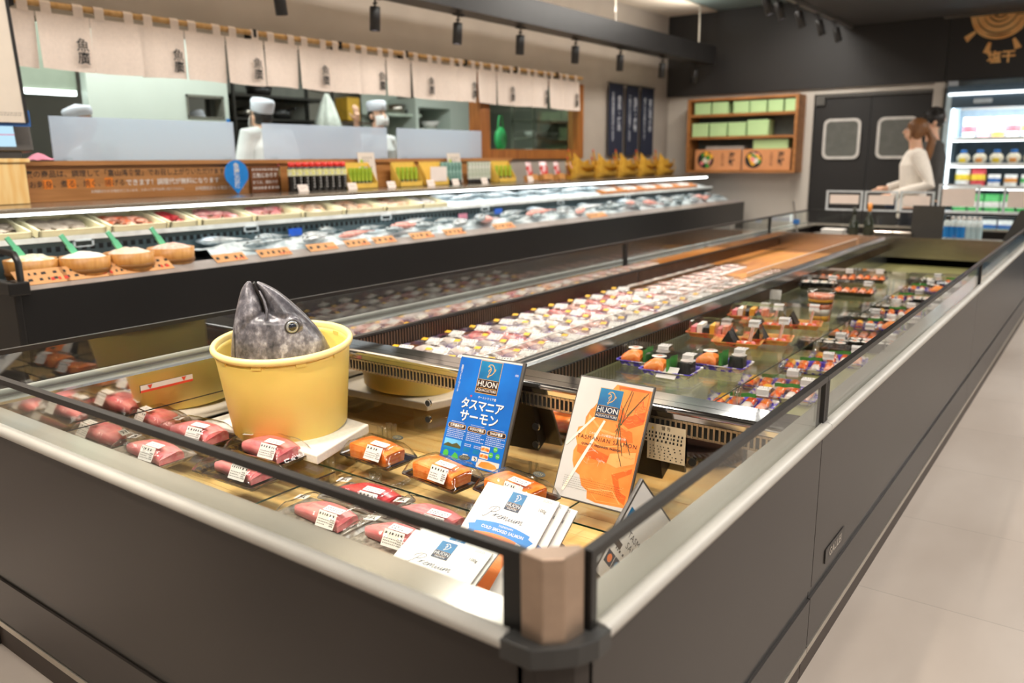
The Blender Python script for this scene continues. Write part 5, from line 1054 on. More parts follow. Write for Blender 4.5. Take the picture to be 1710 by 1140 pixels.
# ================================================================ wooden counter board, goods on the steel top
t = thing('counter_board', 'brown wooden board with printed notice behind the steel counter top', 'board', (-4.69, 4.0, 1.052))
mb = MB(); mb.box(-4.715, -4.68, 1.55, 6.35, 1.053, 1.245, m=0); mb.box(-4.74, -4.66, 1.55, 6.35, 1.245, 1.270, m=0); mb.build('board', [WOOD], t, True)
mm = lambda y, z: Matrix.Translation((-4.6795, y, z)) @ Euler((PI/2, 0, PI/2)).to_matrix().to_4x4()
mb = MB(); ORB = P('notice_orange', '#e07b1a', .5)
mb.text('魚廣の商品は、調理して「富山湾食堂」でお召し上がりいただけます', .0405, mm(2.612, 1.198), 0, bold=.0006)
mb.text('お刺身、煮る、焼く、揚げる', .041, mm(2.305, 1.143), 0, bold=.0003)
for y, z, w_ in ((2.135, 1.146, .05), (2.262, 1.146, .05), (2.365, 1.146, .05), (2.475, 1.150, .05)): mb.prism(rrect(w_, .05, .006), -.0003, -.0001, mm(y, z), 1)
mb.text('できます！調理代が無料になります', .039, mm(2.885, 1.142), 2, bold=.0004)
mb.text('お時間がかかる場合がございます。スタッフまでお申し付けください。', .0185, mm(2.66, 1.098), 2); mb.text('お時間指定もお電話で承ります', .026, mm(3.20, 1.094), 2)
mb.build('printed_notice', [INK, ORB, WHITE], t, True)
t = thing('small_notice', 'small dark brown notice with white writing beside the black bottles', 'sign', (-4.66, 3.54, 1.053)); mb = MB(); mb.box(-4.672, -4.664, 3.425, 3.655, 1.054, 1.225, m=0)
m2 = lambda y, z: Matrix.Translation((-4.6635, y, z)) @ Euler((PI/2, 0, PI/2)).to_matrix().to_4x4()
mb.text('三枚におろす', .034, m2(3.54, 1.165), 1, bold=.0004); mb.text('までは、無料です', .026, m2(3.54, 1.12), 1); scribble(mb, .2, .02, 1, 1, m2(3.54, 1.205), 3); scribble(mb, .2, .025, 1, 1, m2(3.54, 1.085), 4); mb.build('panel', [P('notice_dark_brown', '#6b3a14', .5), WHITE], t, True)
mb = MB(); mb.box(-4.69, -4.675, 3.655, 3.675, 1.054, 1.24); mb.build('post', STEEL, t, True)
t = thing('drop_sign', 'blue drop-shaped sign standing at the edge of the wooden board', 'sign', (-4.60, 3.27, 1.053))
pts = [(.088*math.sin(a)*(1 if abs(a) < 1.9 else 1), .088*math.cos(a)) for a in [i*PI*1.28/24-PI*.64 for i in range(25)]]
pts = [(x, y+.125) for x, y in pts]+[(0, 0)]
mm3 = Matrix.Translation((-4.60, 3.27, 1.054)) @ Euler((PI/2, 0, PI/2)).to_matrix().to_4x4()
mb = MB(); mb.prism(list(reversed(pts)), 0, .006, mm3, 0); mb.text('魚\n廣\nの\n技', .045, mm3 @ T(0, .115, .0068), 1, bold=.0006, leading=.85); mb.build('panel', [P('drop_blue', '#1480d2', .4), WHITE], t, True)
# honey coloured block, weighing terminal, poster at the left border
t = thing('wood_block', 'honey coloured wooden block at the end of the counter, under the terminal', 'wood block', (-4.58, 1.75, 1.053)); mb = MB(); mb.box(-4.66, -4.54, 1.45, 1.975, 1.054, 1.262); mb.box(-4.68, -4.53, 1.45, 1.995, 1.262, 1.282); mb.build('block', HONEY, t, True, bevel=.003)
p = at(40, 262, 'x', -4.58); t = thing('scale_terminal', 'grey weighing terminal with lit screen on the wooden block', 'terminal', (-4.60, 1.875, 1.284))
mb = MB(); mb.rbox(-.05, .05, -.2, .16, .03, .19, .008, T(ry=-.10)); mb.build('housing', P('terminal_grey', '#5a5550', .45), t)
mb = MB(); mb.box(.0505, .0515, -.19, .075, .052, .155, T(ry=-.10)); mb.build('screen', E('screen_light', '#bfe3f5', 1.1), t); mb = MB(); mb.box(.0516, .0520, -.19, .075, .108, .114, T(ry=-.10)); mb.build('screen_line', E('screen_pink', '#e6a3c0', .9), t)
mb = MB(); mb.box(-.045, .035, -.14, .10, 0, .035); mb.build('stand', P('terminal_dark', '#3d3a37', .5), t)
mb = MB(); mb.rbox(-.06, .05, -.2, .15, .192, .205, .004, T(ry=-.10)); mb.build('lid', P('terminal_white', '#d9d2c8', .5), t)
a1, a2 = at(12, 0, 'x', -4.45), at(47, 205, 'x', -4.45)
t = thing('poster_board', 'white poster board with black edge and blue corner at the left border', 'poster', (-4.45, a2.y, a2.z)); lean = (a1.y-a2.y)/(a1.z-a2.z)
mb = MB(); sh = lambda y, z: (y+lean*z, z)
A = [sh(-.9, 0), sh(0, 0), sh(0, .95), sh(-.9, .95)]; mb.add([(0, y, z) for y, z in A]+[(-.012, y, z) for y, z in A], [(0, 1, 2, 3), (7, 6, 5, 4), (0, 4, 5, 1), (1, 5, 6, 2), (2, 6, 7, 3), (3, 7, 4, 0)]); mb.build('board', P('poster_white', '#ddd0c0', .5, var=.02), t)
mb = MB(); A = [sh(-.012, 0), sh(.004, 0), sh(.004, .95), sh(-.012, .95)]; mb.add([(.003, y, z) for y, z in A]+[(-.014, y, z) for y, z in A], [(0, 1, 2, 3), (7, 6, 5, 4), (0, 4, 5, 1), (1, 5, 6, 2), (2, 6, 7, 3), (3, 7, 4, 0)]); mb.build('edge', BLACK, t)
mb = MB(); mb.tube([(-.03, -.55, -.19), (-.03, -.55, .5)], .012, 8); mb.box(-.06, .0, -.65, -.45, -.192, -.184); mb.build('support_pole', ALU, t); mb = MB(); mb.box(-.016, -.013, -.30, .018, -.018, .06); mb.build('blue_corner', P('corner_blue', '#2f63a8', .4), t)
mb = MB(); scribble(mb, .12, .02, 2, 0, Matrix.Translation((.0008, -.09, .04)) @ Euler((PI/2, 0, PI/2)).to_matrix().to_4x4(), 3); mb.build('small_print', P('print_pale', '#8f877d', .6), t)
p = at(55, 266, 'x', -4.72); t = thing('pink_cloth', 'folded pink cloth beside the weighing terminal', 'cloth', (-4.70, p.y+.02, 1.272)); mb = MB(); mb.sheet(lambda u, v: (-.05+.1*u, -.06+.12*v, .004+.035*math.sin(PI*u)*math.sin(PI*v)+.006*noise.noise(Vector((u*5, v*5, 0)))), 12, 12); mb.build('cloth', P('cloth_pink', '#ee8ea6', .8), t)
# ---- bottles
BOT = P('bottle_black', '#1c1a19', .15, coat=.4); CAPR = P('cap_red', '#d8261c', .35); LBY = P('label_lime', '#d8d24a', .5, scale=60, col2='#eceae0')
t0 = None
for i in range(9):
    y = 3.68+i*.0575; lab = 'black bottle with red cap and lime label on the counter, %s from the brown notice' % POS2[i]
    if t0 is None:
        t0 = thing('bottle', lab, 'bottle', (-4.56, y, 1.0535), (0, 0, 0), 'black bottles on the counter'); mb = MB(); mb.lathe([(.001, 0), (.026, 0), (.027, .004), (.027, .145), (.020, .168), (.0001, .168)], 18); mb.build('bottle', BOT, t0)
        mb = MB(); mb.lathe([(.0275, .105), (.0275, .150)], 18); mb.build('label', LBY, t0); mb = MB(); mb.lathe([(.0205, .166), (.0215, .168), (.0215, .197), (.0001, .198)], 16); mb.build('cap', CAPR, t0)
        mb = MB()
        for j in range(4): mb.flat(circ(.005, 8), 0, Matrix.Translation((.0273, 0, .03+.02*j)) @ Euler((PI/2, 0, PI/2)).to_matrix().to_4x4())
        mb.build('print', WHITE, t0)
    else: dup(t0, (-4.56, y, 1.0535), None, lab)
def card_small(lab, y, x=-4.49, h=.05, w=.085, z=1.0535, ry=-.35):
    t = thing('price_card', lab, 'price card', (x, y, z), (0, ry, 0), 'white price cards on the steel top'); mb = MB(); mb.box(-.001, .001, -w/2, w/2, 0, h, m=0); scribble(mb, w*.7, h*.5, 2, 1, Matrix.Translation((.0014, 0, h/2)) @ Euler((PI/2, 0, PI/2)).to_matrix().to_4x4(), int(y*9)); mb.build('card', [P('card_blush', '#efe0d6', .6, var=.02), P('pale_ink', '#8d847c', .6)], t)
for y, lab in ((3.72, 'white price card in front of the first black bottle'), (4.17, 'white price card right of the black bottles'), (4.57, 'white price card right of the first yellow tube box'), (5.02, 'white price card right of the second yellow tube box'), (5.33, 'white price card right of the third yellow box'), (5.72, 'white price card between the two sorts of tubes'), (6.42, 'white price card left of the red snack packets')): card_small(lab, y)
YBOX = P('yellow_box', '#e5bb52', .5, var=.06); TUBEG = P('tube_green', '#8fae2b', .35, scale=40, col2='#b5c53f'); TUBED = P('tube_dark', '#3a3f22', .35)
for i, (y, n, lab) in enumerate(((4.32, 6, 'yellow display box of green wasabi tubes next to the black bottles'), (4.82, 5, 'second yellow display box with green and dark tubes'), (5.14, 0, 'third yellow display box with a blush card in front'), (6.09, 4, 'yellow display box of green tubes at the wooden window frame'))):
    t = thing('display_box', lab, 'display box', (-4.57, y, 1.0535), (0, 0, 0), 'yellow display boxes on the counter'); w = .13
    mb = MB(); mb.box(-.045, .05, -w, w, 0, .004); mb.box(.046, .05, -w, w, 0, .04); mb.box(-.049, -.045, -w, w, 0, .19)
    for s_ in (-w, w-.003): mb.add([(-.045, s_, 0), (.05, s_, 0), (.05, s_, .04), (-.045, s_, .19), (-.045, s_+.003, 0), (.05, s_+.003, 0), (.05, s_+.003, .04), (-.045, s_+.003, .19)], [(0, 1, 2, 3), (7, 6, 5, 4), (1, 5, 6, 2), (2, 6, 7, 3), (0, 3, 7, 4)])
    mb.build('box', YBOX, t)
    for j in range(n): 
        yy = -w+.03+(2*w-.06)*j/(n-1); t2 = thing('tube', 'green tube in the %s, %s from its left' % (lab.replace('yellow display ', '').split(' with')[0].split(' of')[0]+' '+('by the bottles', 'in the middle', '', 'by the window frame')[i], POS2[j]), 'tube', (-4.57, y+yy, 1.0585), (0, 0, 0), 'green tubes in yellow boxes')
        mb = MB(); mb.loft([[(.016*math.cos(a), .016*k*math.sin(a), z) for a in [2*PI*q/10 for q in range(10)]] for z, k in ((.05, 1), (.09, .95), (.145, .9))]); mb.build('body', TUBEG, t2); mb = MB(); mb.lathe([(.0001, 0), (.013, 0), (.014, .05), (.0001, .05)], 10); mb.build('cap', TUBED, t2)
    if i == 2: mb = MB(); mb.box(.052, .054, -.10, .10, .035, .15); mb.build('front_card', P('card_blush', '#efe0d6', .6, var=.02), t)
def info(lab, y, h, w, x=-4.60):
    t = thing('info_stand', lab, 'sign', (x, y, 1.0535), (0, -.12, .0)); mm = Euler((PI/2, 0, PI/2)).to_matrix().to_4x4(); mb = MB(); mb.prism([(-w/2, .01), (w/2, .01), (w/2, h), (-w/2, h)], 0, .004, mm, 0); mb.flat([(-w*.4, h*.55), (-w*.2, h*.55), (-w*.2, h*.8), (-w*.4, h*.8)], .0046, mm, 2); scribble(mb, w*.6, h*.35, 4, 1, mm @ T(.01, h*.72, .0046), 5); mb.flat([(-w*.2, h*.2), (w*.3, h*.2), (w*.3, h*.34), (-w*.2, h*.34)], .0046, mm, 3); mb.build('panel', [P('info_paper', '#d8cabd', .5, var=.03), P('pale_ink', '#8d847c', .6), TUBEG, P('info_brown', '#8f5f45', .5)], t); mb = MB(); mb.box(-.03, .0, -w*.3, w*.3, 0, .008); mb.build('foot', ACRYL, t)
info('tall paper sign standing behind the first yellow tube box', 4.44, .265, .17); info('tall paper sign standing between the teal and white tubes', 5.46, .26, .17)
for g_, (y0, n, c_, lab) in enumerate(((5.245, 6, P('tube_teal', '#9fc3b8', .35, scale=40, col2='#4c7a6c'), 'teal'), (5.60, 7, P('tube_white_green', '#e6e3da', .35, scale=30, col2='#a9b79a'), 'white and green'))):
    for j in range(n):
        t = thing('tube', '%s tube standing cap down on the counter, %s from the left' % (lab, POS2[j]), 'tube', (-4.57, y0+.045*j, 1.0535), (0, 0, 0), '%s tubes on the counter' % lab); mb = MB(); mb.loft([[(.018*math.cos(a), .018*k*math.sin(a), z) for a in [2*PI*q/10 for q in range(10)]] for z, k in ((.04, 1), (.09, .98), (.185, 1.1))]); mb.build('body', c_, t); mb = MB(); mb.lathe([(.0001, 0), (.016, 0), (.017, .04), (.0001, .04)], 10); mb.build('cap', INK, t)
for j in range(4):
    y = 6.52+j*.24; t = thing('snack_packet', 'red and white snack packet in a small wooden holder, %s from the window frame' % POS2[j], 'packet', (-4.56, y, 1.0535), (0, -.2, .15*(-1)**j), 'red snack packets on the counter'); mb = MB(); mb.loft([[(.018*k*math.cos(a), .055*math.sin(a), z) for a in [2*PI*q/12 for q in range(12)]] for z, k in ((.03, .6), (.09, 1), (.15, .8), (.18, .1))]); mb.build('packet', P('packet_red', '#c8322c', .3, scale=22, col2='#f0dcdf', coat=.3, lo=.45, hi=.55), t); mb = MB(); mb.box(-.04, .045, -.065, .065, 0, .055); mb.build('holder', P('holder_wood', '#c98c4d', .5), t)
# ---- wooden sashimi boats
BOATW = P('boat_wood', '#dfae3f', .4, scale=5, stretch=(2, 8, 8), col2='#c48d2b')
def boat(lab, loc, rz=0):
    t = thing('wooden_boat', lab, 'wooden boat', loc, (0, 0, rz), 'wooden boats stacked on the counter'); L_, w = .52, .105
    def sec(u, off):
        k = max(.04, math.sin(PI*min(1, max(0, .06+.90*u)))**.55); z1 = .07+.115*max(0, (.42-u)/.42)**2+.05*max(0, (u-.65)/.35)**2; ww = (w-off)*k
        return [(-ww*.55, -L_/2+L_*u, .004+off), (-ww, -L_/2+L_*u, z1), (-ww+.006, -L_/2+L_*u, z1+.002)], z1, ww
    mb = MB(); n = 18; outer, inner = [], []
    for i in range(n+1):
        s_, z1, ww = sec(i/n, 0); y = -L_/2+L_*i/n; outer.append([(-ww, y, z1), (-ww*.85, y, z1*.45+.004), (-ww*.5, y, .003), (ww*.5, y, .003), (ww*.85, y, z1*.45+.004), (ww, y, z1), (ww*.9, y, z1), (ww*.7, y, .03), (-ww*.7, y, .03), (-ww*.9, y, z1)])
    mb.loft(outer, smooth=False); mb.build('hull', BOATW, t)
    mb = MB(); mb.tube([(0, -L_/2+.05, .06), (0, -L_/2+.005, .13), (0, -L_/2-.035, .20)], [.014, .012, .009], 8); mb.build('prow', BOATW, t)
    mb = MB(); mb.tube([(0, -L_/2-.033, .197), (0, -L_/2-.044, .218)], [.0095, .007], 8); mb.build('prow_tip', P('tip_red', '#d2502a', .5), t)
    for u in (.35, .6): mb = MB(); mb.box(-w*.85, w*.85, -L_/2+L_*u-.012, -L_/2+L_*u+.012, .055, .062); mb.build('thwart', BOATW, t)
    return t
b_ = None
for k in range(10):
    i, lv = k % 5, k//5; y = 7.38+i*.48; loc = (-4.53, y, 1.0535+.062*lv) if lv == 0 else (-4.55, y+.03, 1.0535+.078)
    lab = '%s wooden boat %s, %s from the snack packets' % ('yellow', ('in the lower row', 'on top of the lower row')[lv], POS2[i])
    if b_ is None: b_ = boat(lab, loc, .06)
    else: dup(b_, loc, (0, 0, .06+.05*lv), lab)

# ================================================================ hatch: wooden frame, frosted screens, curtains
WF = P('frame_wood', '#a5672e', .45, scale=4, stretch=(6, 6, .7), col2='#874f1f')
t = thing('window_frame', 'brown wooden frame of the small window at the end of the kitchen hatch', 'window frame', (XW, 6.95, HZ0))
for bx in ((6.06, 6.20, HZ0, HZ1), (7.76, 7.86, HZ0, HZ1), (6.20, 7.76, HZ0, 1.352), (6.20, 7.76, HZ1-.05, HZ1)): mb = MB(); mb.box(XW-.10, XW+.035, bx[0], bx[1], bx[2], bx[3]); mb.build('jamb', WF, t, True)
mb = MB(); mb.box(XW-.04, XW-.034, 6.20, 7.76, 1.352, HZ1-.05); struct(mb.build('window_1', G('green_glass', (.86, .95, .90), 1.45, 0, 1.0)))
mb = MB(); mb.box(XW-.15, XW+.02, .6, 6.06, HZ0-.02, HZ0+.004); struct(mb.build('trim_3', WOOD))
FROST = G('frosted_acrylic', (.88, .92, .95), 1.45, .25, 1, diff=.62, dcol=(.74, .81, .92))
for i, (y0, y1, lab) in enumerate(((2.235, 3.41, 'frosted acrylic screen on the hatch sill, nearest the camera'), (3.64, 4.835, 'frosted acrylic screen on the hatch sill in front of the waving chef'), (4.95, 6.05, 'frosted acrylic screen on the hatch sill beside the wooden post'))):
    t = thing('frosted_screen', lab, 'screen', (-4.79, (y0+y1)/2, 1.272)); mb = MB(); mb.box(-4.793, -4.787, y0, y1, 1.272, 1.512); mb.build('sheet', FROST, t, True); mb = MB(); mb.box(-4.82, -4.76, y0+.05, y0+.09, 1.272, 1.285); mb.box(-4.82, -4.76, y1-.09, y1-.05, 1.272, 1.285); mb.build('foot', ACRYL, t, True)
CLOTH = P('noren_cloth', '#e8d8cc', .85, var=.03, scale=60); RX, RZZ = -4.76, 2.088
t = thing('curtain_rod', 'long pale wooden rod carrying the white curtains over the kitchen hatch', 'rod', (RX, 4.8, RZZ)); mb = MB(); mb.tube([(RX, 1.6, RZZ), (RX, 7.75, RZZ)], .017, 12); mb.build('rod', OAK, t, True)
for y in (2.10, 3.60, 4.35, 5.05, 5.80, 6.55, 7.25):
    mb = MB(); mb.box(XW, RX+.022, y-.012, y+.012, RZZ-.03, RZZ+.02); mb.build('bracket', BLACKM, t, True)
def noren(lab, y0, n, pw, marks):
    t = thing('shop_curtain', lab, 'curtain', (RX, y0, RZZ))
    for i in range(n):
        a, b = i*pw+.002, (i+1)*pw-.002; ph = i*1.7
        fn = lambda u, v: (.021+.010*math.sin(u*5+ph)*(.3+v)+.006*math.sin(u*11+ph)*v-.004*v*0, a+(b-a)*u, -.045-.290*v+.003*math.sin(3*u+ph)*v)
        mb = MB(); mb.sheet(fn, 14, 6, m=0)
        for q in (.2, .8):
            yy = a+(b-a)*q; mb.sheet(lambda u, v: (.0215*math.cos(-PI*.5+PI*2*.62*v-.2)*1.0, yy-.028+.056*u, .0215*math.sin(-PI*.5+PI*2*.62*v-.2)), 1, 10, m=0); mb.add([(.021, yy-.028, 0), (.021, yy+.028, 0), (.022, yy+.028, -.05), (.022, yy-.028, -.05)], [(0, 1, 2, 3)], m=0)
        if i in marks: mb.text('魚\n廣', .072, Matrix.Translation((.043, a+(b-a)*.78, -.235)) @ Euler((PI/2, 0, PI/2)).to_matrix().to_4x4(), 1, leading=.95, bold=.0008)
        mb.build('panel', [CLOTH, INK], t)
    return t
noren('white shop curtain with black brush characters, shorter one at the camera end', 1.92, 6, .2895, (1, 3, 5))
noren('white shop curtain with black brush characters, longer one reaching the wooden window frame', 3.668, 14, .2850, (1, 3, 5, 7, 9, 11, 13))
# navy curtain of three strips with white writing
NAVYC = P('navy_cloth', '#1b2238', .85, var=.08, scale=50)
for i, (a, b, lab) in enumerate(((at(1017, 140, 'x', XW+.04).y, at(1042, 140, 'x', XW+.04).y, 'first'), (at(1046, 140, 'x', XW+.04).y, at(1068, 140, 'x', XW+.04).y, 'middle'), (at(1071, 140, 'x', XW+.04).y, at(1093, 140, 'x', XW+.04).y, 'last'))):
    t = thing('navy_banner', 'navy cloth strip with white writing on the grey wall, %s of three from the hatch' % lab, 'banner', (XW+.04, a, 2.09)); w = b-a
    mb = MB(); mb.sheet(lambda u, v: (.006*math.sin(4*u+i), w*u, -.80*v), 6, 8, m=0)
    mm = Matrix.Translation((.008, w*.68, -.33)) @ Euler((PI/2, 0, PI/2)).to_matrix().to_4x4(); s1 = ('煮\n魚\n・\n焼\n魚', '塩\n焼\n・\n揚\n物', '富\n山\n湾\nの\n幸')[i]
    mb.text(s1, .085, mm, 1, leading=.92, bold=.0015); mb.text(('お\n刺\n身\n盛\n合\nせ\n承\nり\nま\nす', '一\n匹\nか\nら\nお\n造\nり\nし\nま\nす', '朝\nど\nれ\nの\n魚\nを\nど\nう\nぞ')[i], .062, mm @ T(-w*.42, -.04, 0), 1, leading=.88, bold=.0008); mb.build('cloth', [NAVYC, P('banner_white', '#b9bcc6', .8)], t)
    mb = MB(); mb.tube([(-.0, -.02, .0), (.0, w+.02, .0)], .008, 8); mb.build('rod', BLACKM, t)

# ================================================================ kitchen
t = thing('kitchen_partition', 'large pale white panelled block inside the kitchen with a square hatch', 'partition', (-5.95, 3.6, .15))
ya, yb = at(150, 190, 'x', -5.9).y, at(386, 230, 'x', -5.9).y; h0 = at(313, 196, 'x', -5.9); h1 = at(372, 161, 'x', -5.9)
KW = P('kitchen_white_panel', '#d3ddd3', .4, var=.03, scale=2)
mb = MB()
for bx in ((ya, h0.y, .15, 2.6), (h1.y, yb, .15, 2.6), (h0.y, h1.y, .15, h0.z), (h0.y, h1.y, h1.z, 2.6)): mb.box(-5.98, -5.9, *bx)
mb.build('panel', KW, t, True)
mb = MB()
for bx in ((h0.y, h0.y+.015, h0.z, h1.z), (h1.y-.015, h1.y, h0.z, h1.z), (h0.y, h1.y, h1.z-.02, h1.z), (h0.y, h1.y, h0.z, h0.z+.01)): mb.box(-5.99, -5.89, *bx)
mb.build('hatch_frame', P('hatch_frame', '#77766c', .4), t, True)
mb = MB(); mb.box(-5.893, -5.89, h1.y+.01, h1.y+.04, h0.z-.05, h0.z); mb.build('blue_mark', P('mark_blue', '#2f86d8', .4), t, True)
t = thing('extractor_hood', 'grey green extractor hood with a long lit lamp at the left of the kitchen', 'hood', (-6.2, 2.6, 1.75))
p0, p1 = at(38, 160, 'x', -5.95), at(132, 160, 'x', -5.95)
mb = MB(); mb.box(-6.6, -5.97, p0.y-.7, p1.y, p1.z+.03, 2.5); mb.build('hood_body', P('hood_green_grey', '#97a392', .5, var=.04), t, True)
mb = MB(); mb.box(-6.0, -5.96, p0.y-.7, p1.y-.01, p1.z, p1.z+.032); mb.build('lamp_strip', E('hood_lamp', (.9, 1, .97), 5), t, True)
t = thing('back_counter', 'low grey kitchen counter behind the frosted screens', 'counter', (-6.9, 6.6, .15)); mb = MB(); mb.box(-7.2, -6.6, 4.75, 8.5, .15, 1.12); mb.build('cabinet', P('kitchen_cabinet', '#9aa29e', .4), t, True); mb = MB(); mb.box(-7.2, -6.58, 4.75, 8.5, 1.12, 1.15); mb.build('worktop', STEEL, t, True)
# dark pan shelves, hanging cloth, wall shelf, oven
sa, sb = at(392, 200, 'x', -6.3), at(520, 200, 'x', -6.3)
t = thing('kitchen_rack', 'dark kitchen rack with pans behind the chef seen from behind', 'rack', (-6.45, (sa.y+sb.y)/2, 1.15))
RK = P('rack_dark', '#34332f', .4, metal=.4)
for z in (1.42, 1.62, 1.82): mb = MB(); mb.box(-6.7, -6.3, sa.y, sb.y+.3, z, z+.02); mb.build('shelf', RK, t, True)
for y in (sa.y+.01, sb.y+.29):
    for x in (-6.69, -6.31): mb = MB(); mb.box(x-.012, x+.012, y-.012, y+.012, 1.151, 2.0); mb.build('post', RK, t, True)
mb = MB(); mb.box(-6.72, -6.70, sa.y, sb.y+.3, 1.151, 2.0); mb.build('back_sheet', P('rack_back', '#72746b', .5), t, True)
for i, (f, z, r, m) in enumerate(((.25, 1.44, .12, BLACK), (.6, 1.44, .14, STEEL), (.9, 1.44, .10, BLACK), (.35, 1.64, .13, STEEL), (.75, 1.64, .12, BLACK), (.5, 1.84, .12, BLACK))):
    y = sa.y+(sb.y-sa.y)*f; t = thing('pan', '%s pan on the dark kitchen rack, %s shelf, %s' % (('black', 'steel', 'black', 'steel', 'black', 'black')[i], ('lowest', 'lowest', 'lowest', 'middle', 'middle', 'top')[i], ('left', 'middle', 'right', 'left', 'right', 'alone')[i]), 'pan', (-6.5, y, z)); mb = MB(); mb.lathe([(.001, 0), (r*.85, 0), (r, .09), (r-.006, .09), (r*.83, .006), (.001, .006)], 20); mb.build('bowl', m, t); mb = MB(); mb.tube([(r*.95, 0, .08), (r+.10, .02, .10)], .01, 6); mb.build('handle', BLACK, t)
p = at(545, 160, 'x', -6.1); t = thing('hanging_cloth', 'white cloth hung up in the kitchen between the two chefs', 'cloth', (-6.1, p.y, p.z+.02))
mb = MB(); mb.lathe([(.015, .0), (.05, -.08), (.085, -.2), (.12, -.33), (.10, -.35)], 24); mb.v = [Vector((v.x*(1+.25*math.sin(7*math.atan2(v.y, v.x))), v.y*(1+.25*math.sin(7*math.atan2(v.y, v.x))), v.z)) for v in mb.v]; mb.build('cloth', P('cloth_white', '#dfe6dc', .85), t); mb = MB(); mb.tube([(0, 0, 0), (-.3, 0, .06)], .006, 6); mb.build('hook', STEEL, t)
wa, wb = at(640, 190, 'x', -6.7), at(708, 185, 'x', -6.7)
t = thing('pot_shelf', 'pale kitchen wall shelf with pots right of the waving chef', 'shelf', (-6.8, (wa.y+wb.y)/2, wa.z)); mb = MB(); mb.box(-7.05, -6.65, wa.y, wb.y-.1, wa.z-.02, wa.z+.01); mb.build('board', P('shelf_pale', '#c3cfc0', .4), t, True); mb = MB(); mb.box(-7.05, -7.03, wa.y, wb.y-.1, wa.z-.25, wa.z+.4); mb.build('back_panel', KW, t, True)
for i, f in enumerate((.45, .75)): t = thing('pot', '%s on the pale kitchen wall shelf' % ('steel pot with dark lid', 'dark flat pan')[i], 'pot', (-6.8, wa.y+(wb.y-wa.y)*f, wa.z+.012)); mb = MB(); mb.lathe([(.001, 0), (.11, 0), (.115, (.10, .05)[i]), (.001, (.11, .055)[i])], 18); mb.build('pot_body', (STEEL, BLACK)[i], t)
p = at(597, 182, 'x', -6.6); t = thing('yellow_crate', 'yellow crate on the kitchen back wall behind the waving hand', 'crate', (-6.75, p.y, p.z)); mb = MB(); mb.rbox(-.10, .10, -.09, .09, -.12, .12, .01); mb.build('crate_body', P('crate_yellow', '#e3b23c', .5), t); mb = MB(); mb.box(-.2, .12, -.22, .22, -.15, -.13); mb.build('bracket_shelf', STEEL, t)
oa, ob = at(700, 214, 'x', -6.6), at(752, 182, 'x', -6.6)
t = thing('oven', 'dark open oven in the pale kitchen wall with a white bowl', 'oven', (-6.6, (oa.y+ob.y)/2, oa.z))
mb = MB(); c_ = .05; mb.box(-7.1, -6.6, oa.y-c_, oa.y, oa.z-.3, ob.z+.1); mb.box(-7.1, -6.6, ob.y, ob.y+.55, oa.z-.3, ob.z+.3); mb.box(-7.1, -6.6, oa.y, ob.y, ob.z, ob.z+.1); mb.box(-7.1, -6.6, oa.y, ob.y, oa.z-.3, oa.z); mb.build('cabinet', KW, t, True); mb = MB(); mb.box(-7.12, -7.1, oa.y, ob.y, oa.z, ob.z); mb.build('oven_back', P('oven_brown', '#4a3226', .5), t, True)
p = at(719, 209, 'x', -6.62); t = thing('bowl', 'white bowl in the dark kitchen oven', 'bowl', (-6.68, p.y+.06, oa.z+.002)); mb = MB(); mb.lathe([(.001, 0), (.06, 0), (.12, .08), (.112, .08), (.055, .008), (.001, .008)], 20); mb.build('bowl_body', WHITE, t)
p = at(836, 233, 'x', -5.3); t = thing('green_bag', 'bright green bag hanging behind the small window', 'bag', (-5.3, p.y, p.z)); mb = MB(); mb.ell((0, 0, 0), (.05, .085, .13), nu=16, nv=10); mb.tube([(0, -.05, .11), (0, -.02, .24), (0, .02, .24), (0, .05, .11)], .006, 6); mb.build('bag_body', P('bag_green', '#27b25c', .4, scale=12, col2='#55d084'), t)
ra = at(895, 240, 'x', -5.9); t = thing('kitchen_rack', 'steel wire rack with white bowls behind the small window', 'rack', (-5.95, ra.y, 1.2)); 
for z in (1.30, 1.50, 1.70): mb = MB(); mb.box(-6.1, -5.75, ra.y-.25, ra.y+.75, z, z+.015); mb.build('shelf', STEEL, t, True)
for y in (ra.y-.24, ra.y+.74): mb = MB(); mb.box(-5.78, -5.76, y-.01, y+.01, .16, 1.95); mb.box(-6.09, -6.07, y-.01, y+.01, .16, 1.95); mb.build('post', STEEL, t, True)
for i in range(6): t = thing('bowl', 'white bowl on the steel rack behind the small window, %s' % ('lower left', 'lower middle', 'lower right', 'upper left', 'upper middle', 'upper right')[i], 'bowl', (-5.92, ra.y-.08+.24*(i % 3), (1.316, 1.516)[i//3]), (0, 0, 0), 'white bowls on the steel rack'); mb = MB(); mb.lathe([(.001, 0), (.045, 0), (.085, .07), (.078, .07), (.04, .008), (.001, .008)], 18); mb.build('bowl_body', WHITE, t)
for i, (y, c_) in enumerate(((2.62, '#cfe0c9'), (2.72, '#c4e6cd'))): t = thing('tub_container', ('pale white tub behind the first frosted screen', 'pale green tub behind the first frosted screen')[i], 'container', (-5.0, y-.06, HZ0+.012)); mb = MB(); mb.rbox(-.05, .05, -.035, .035, 0, .11, .006); mb.build('tub', P('container_%d' % i, c_, .5), t)

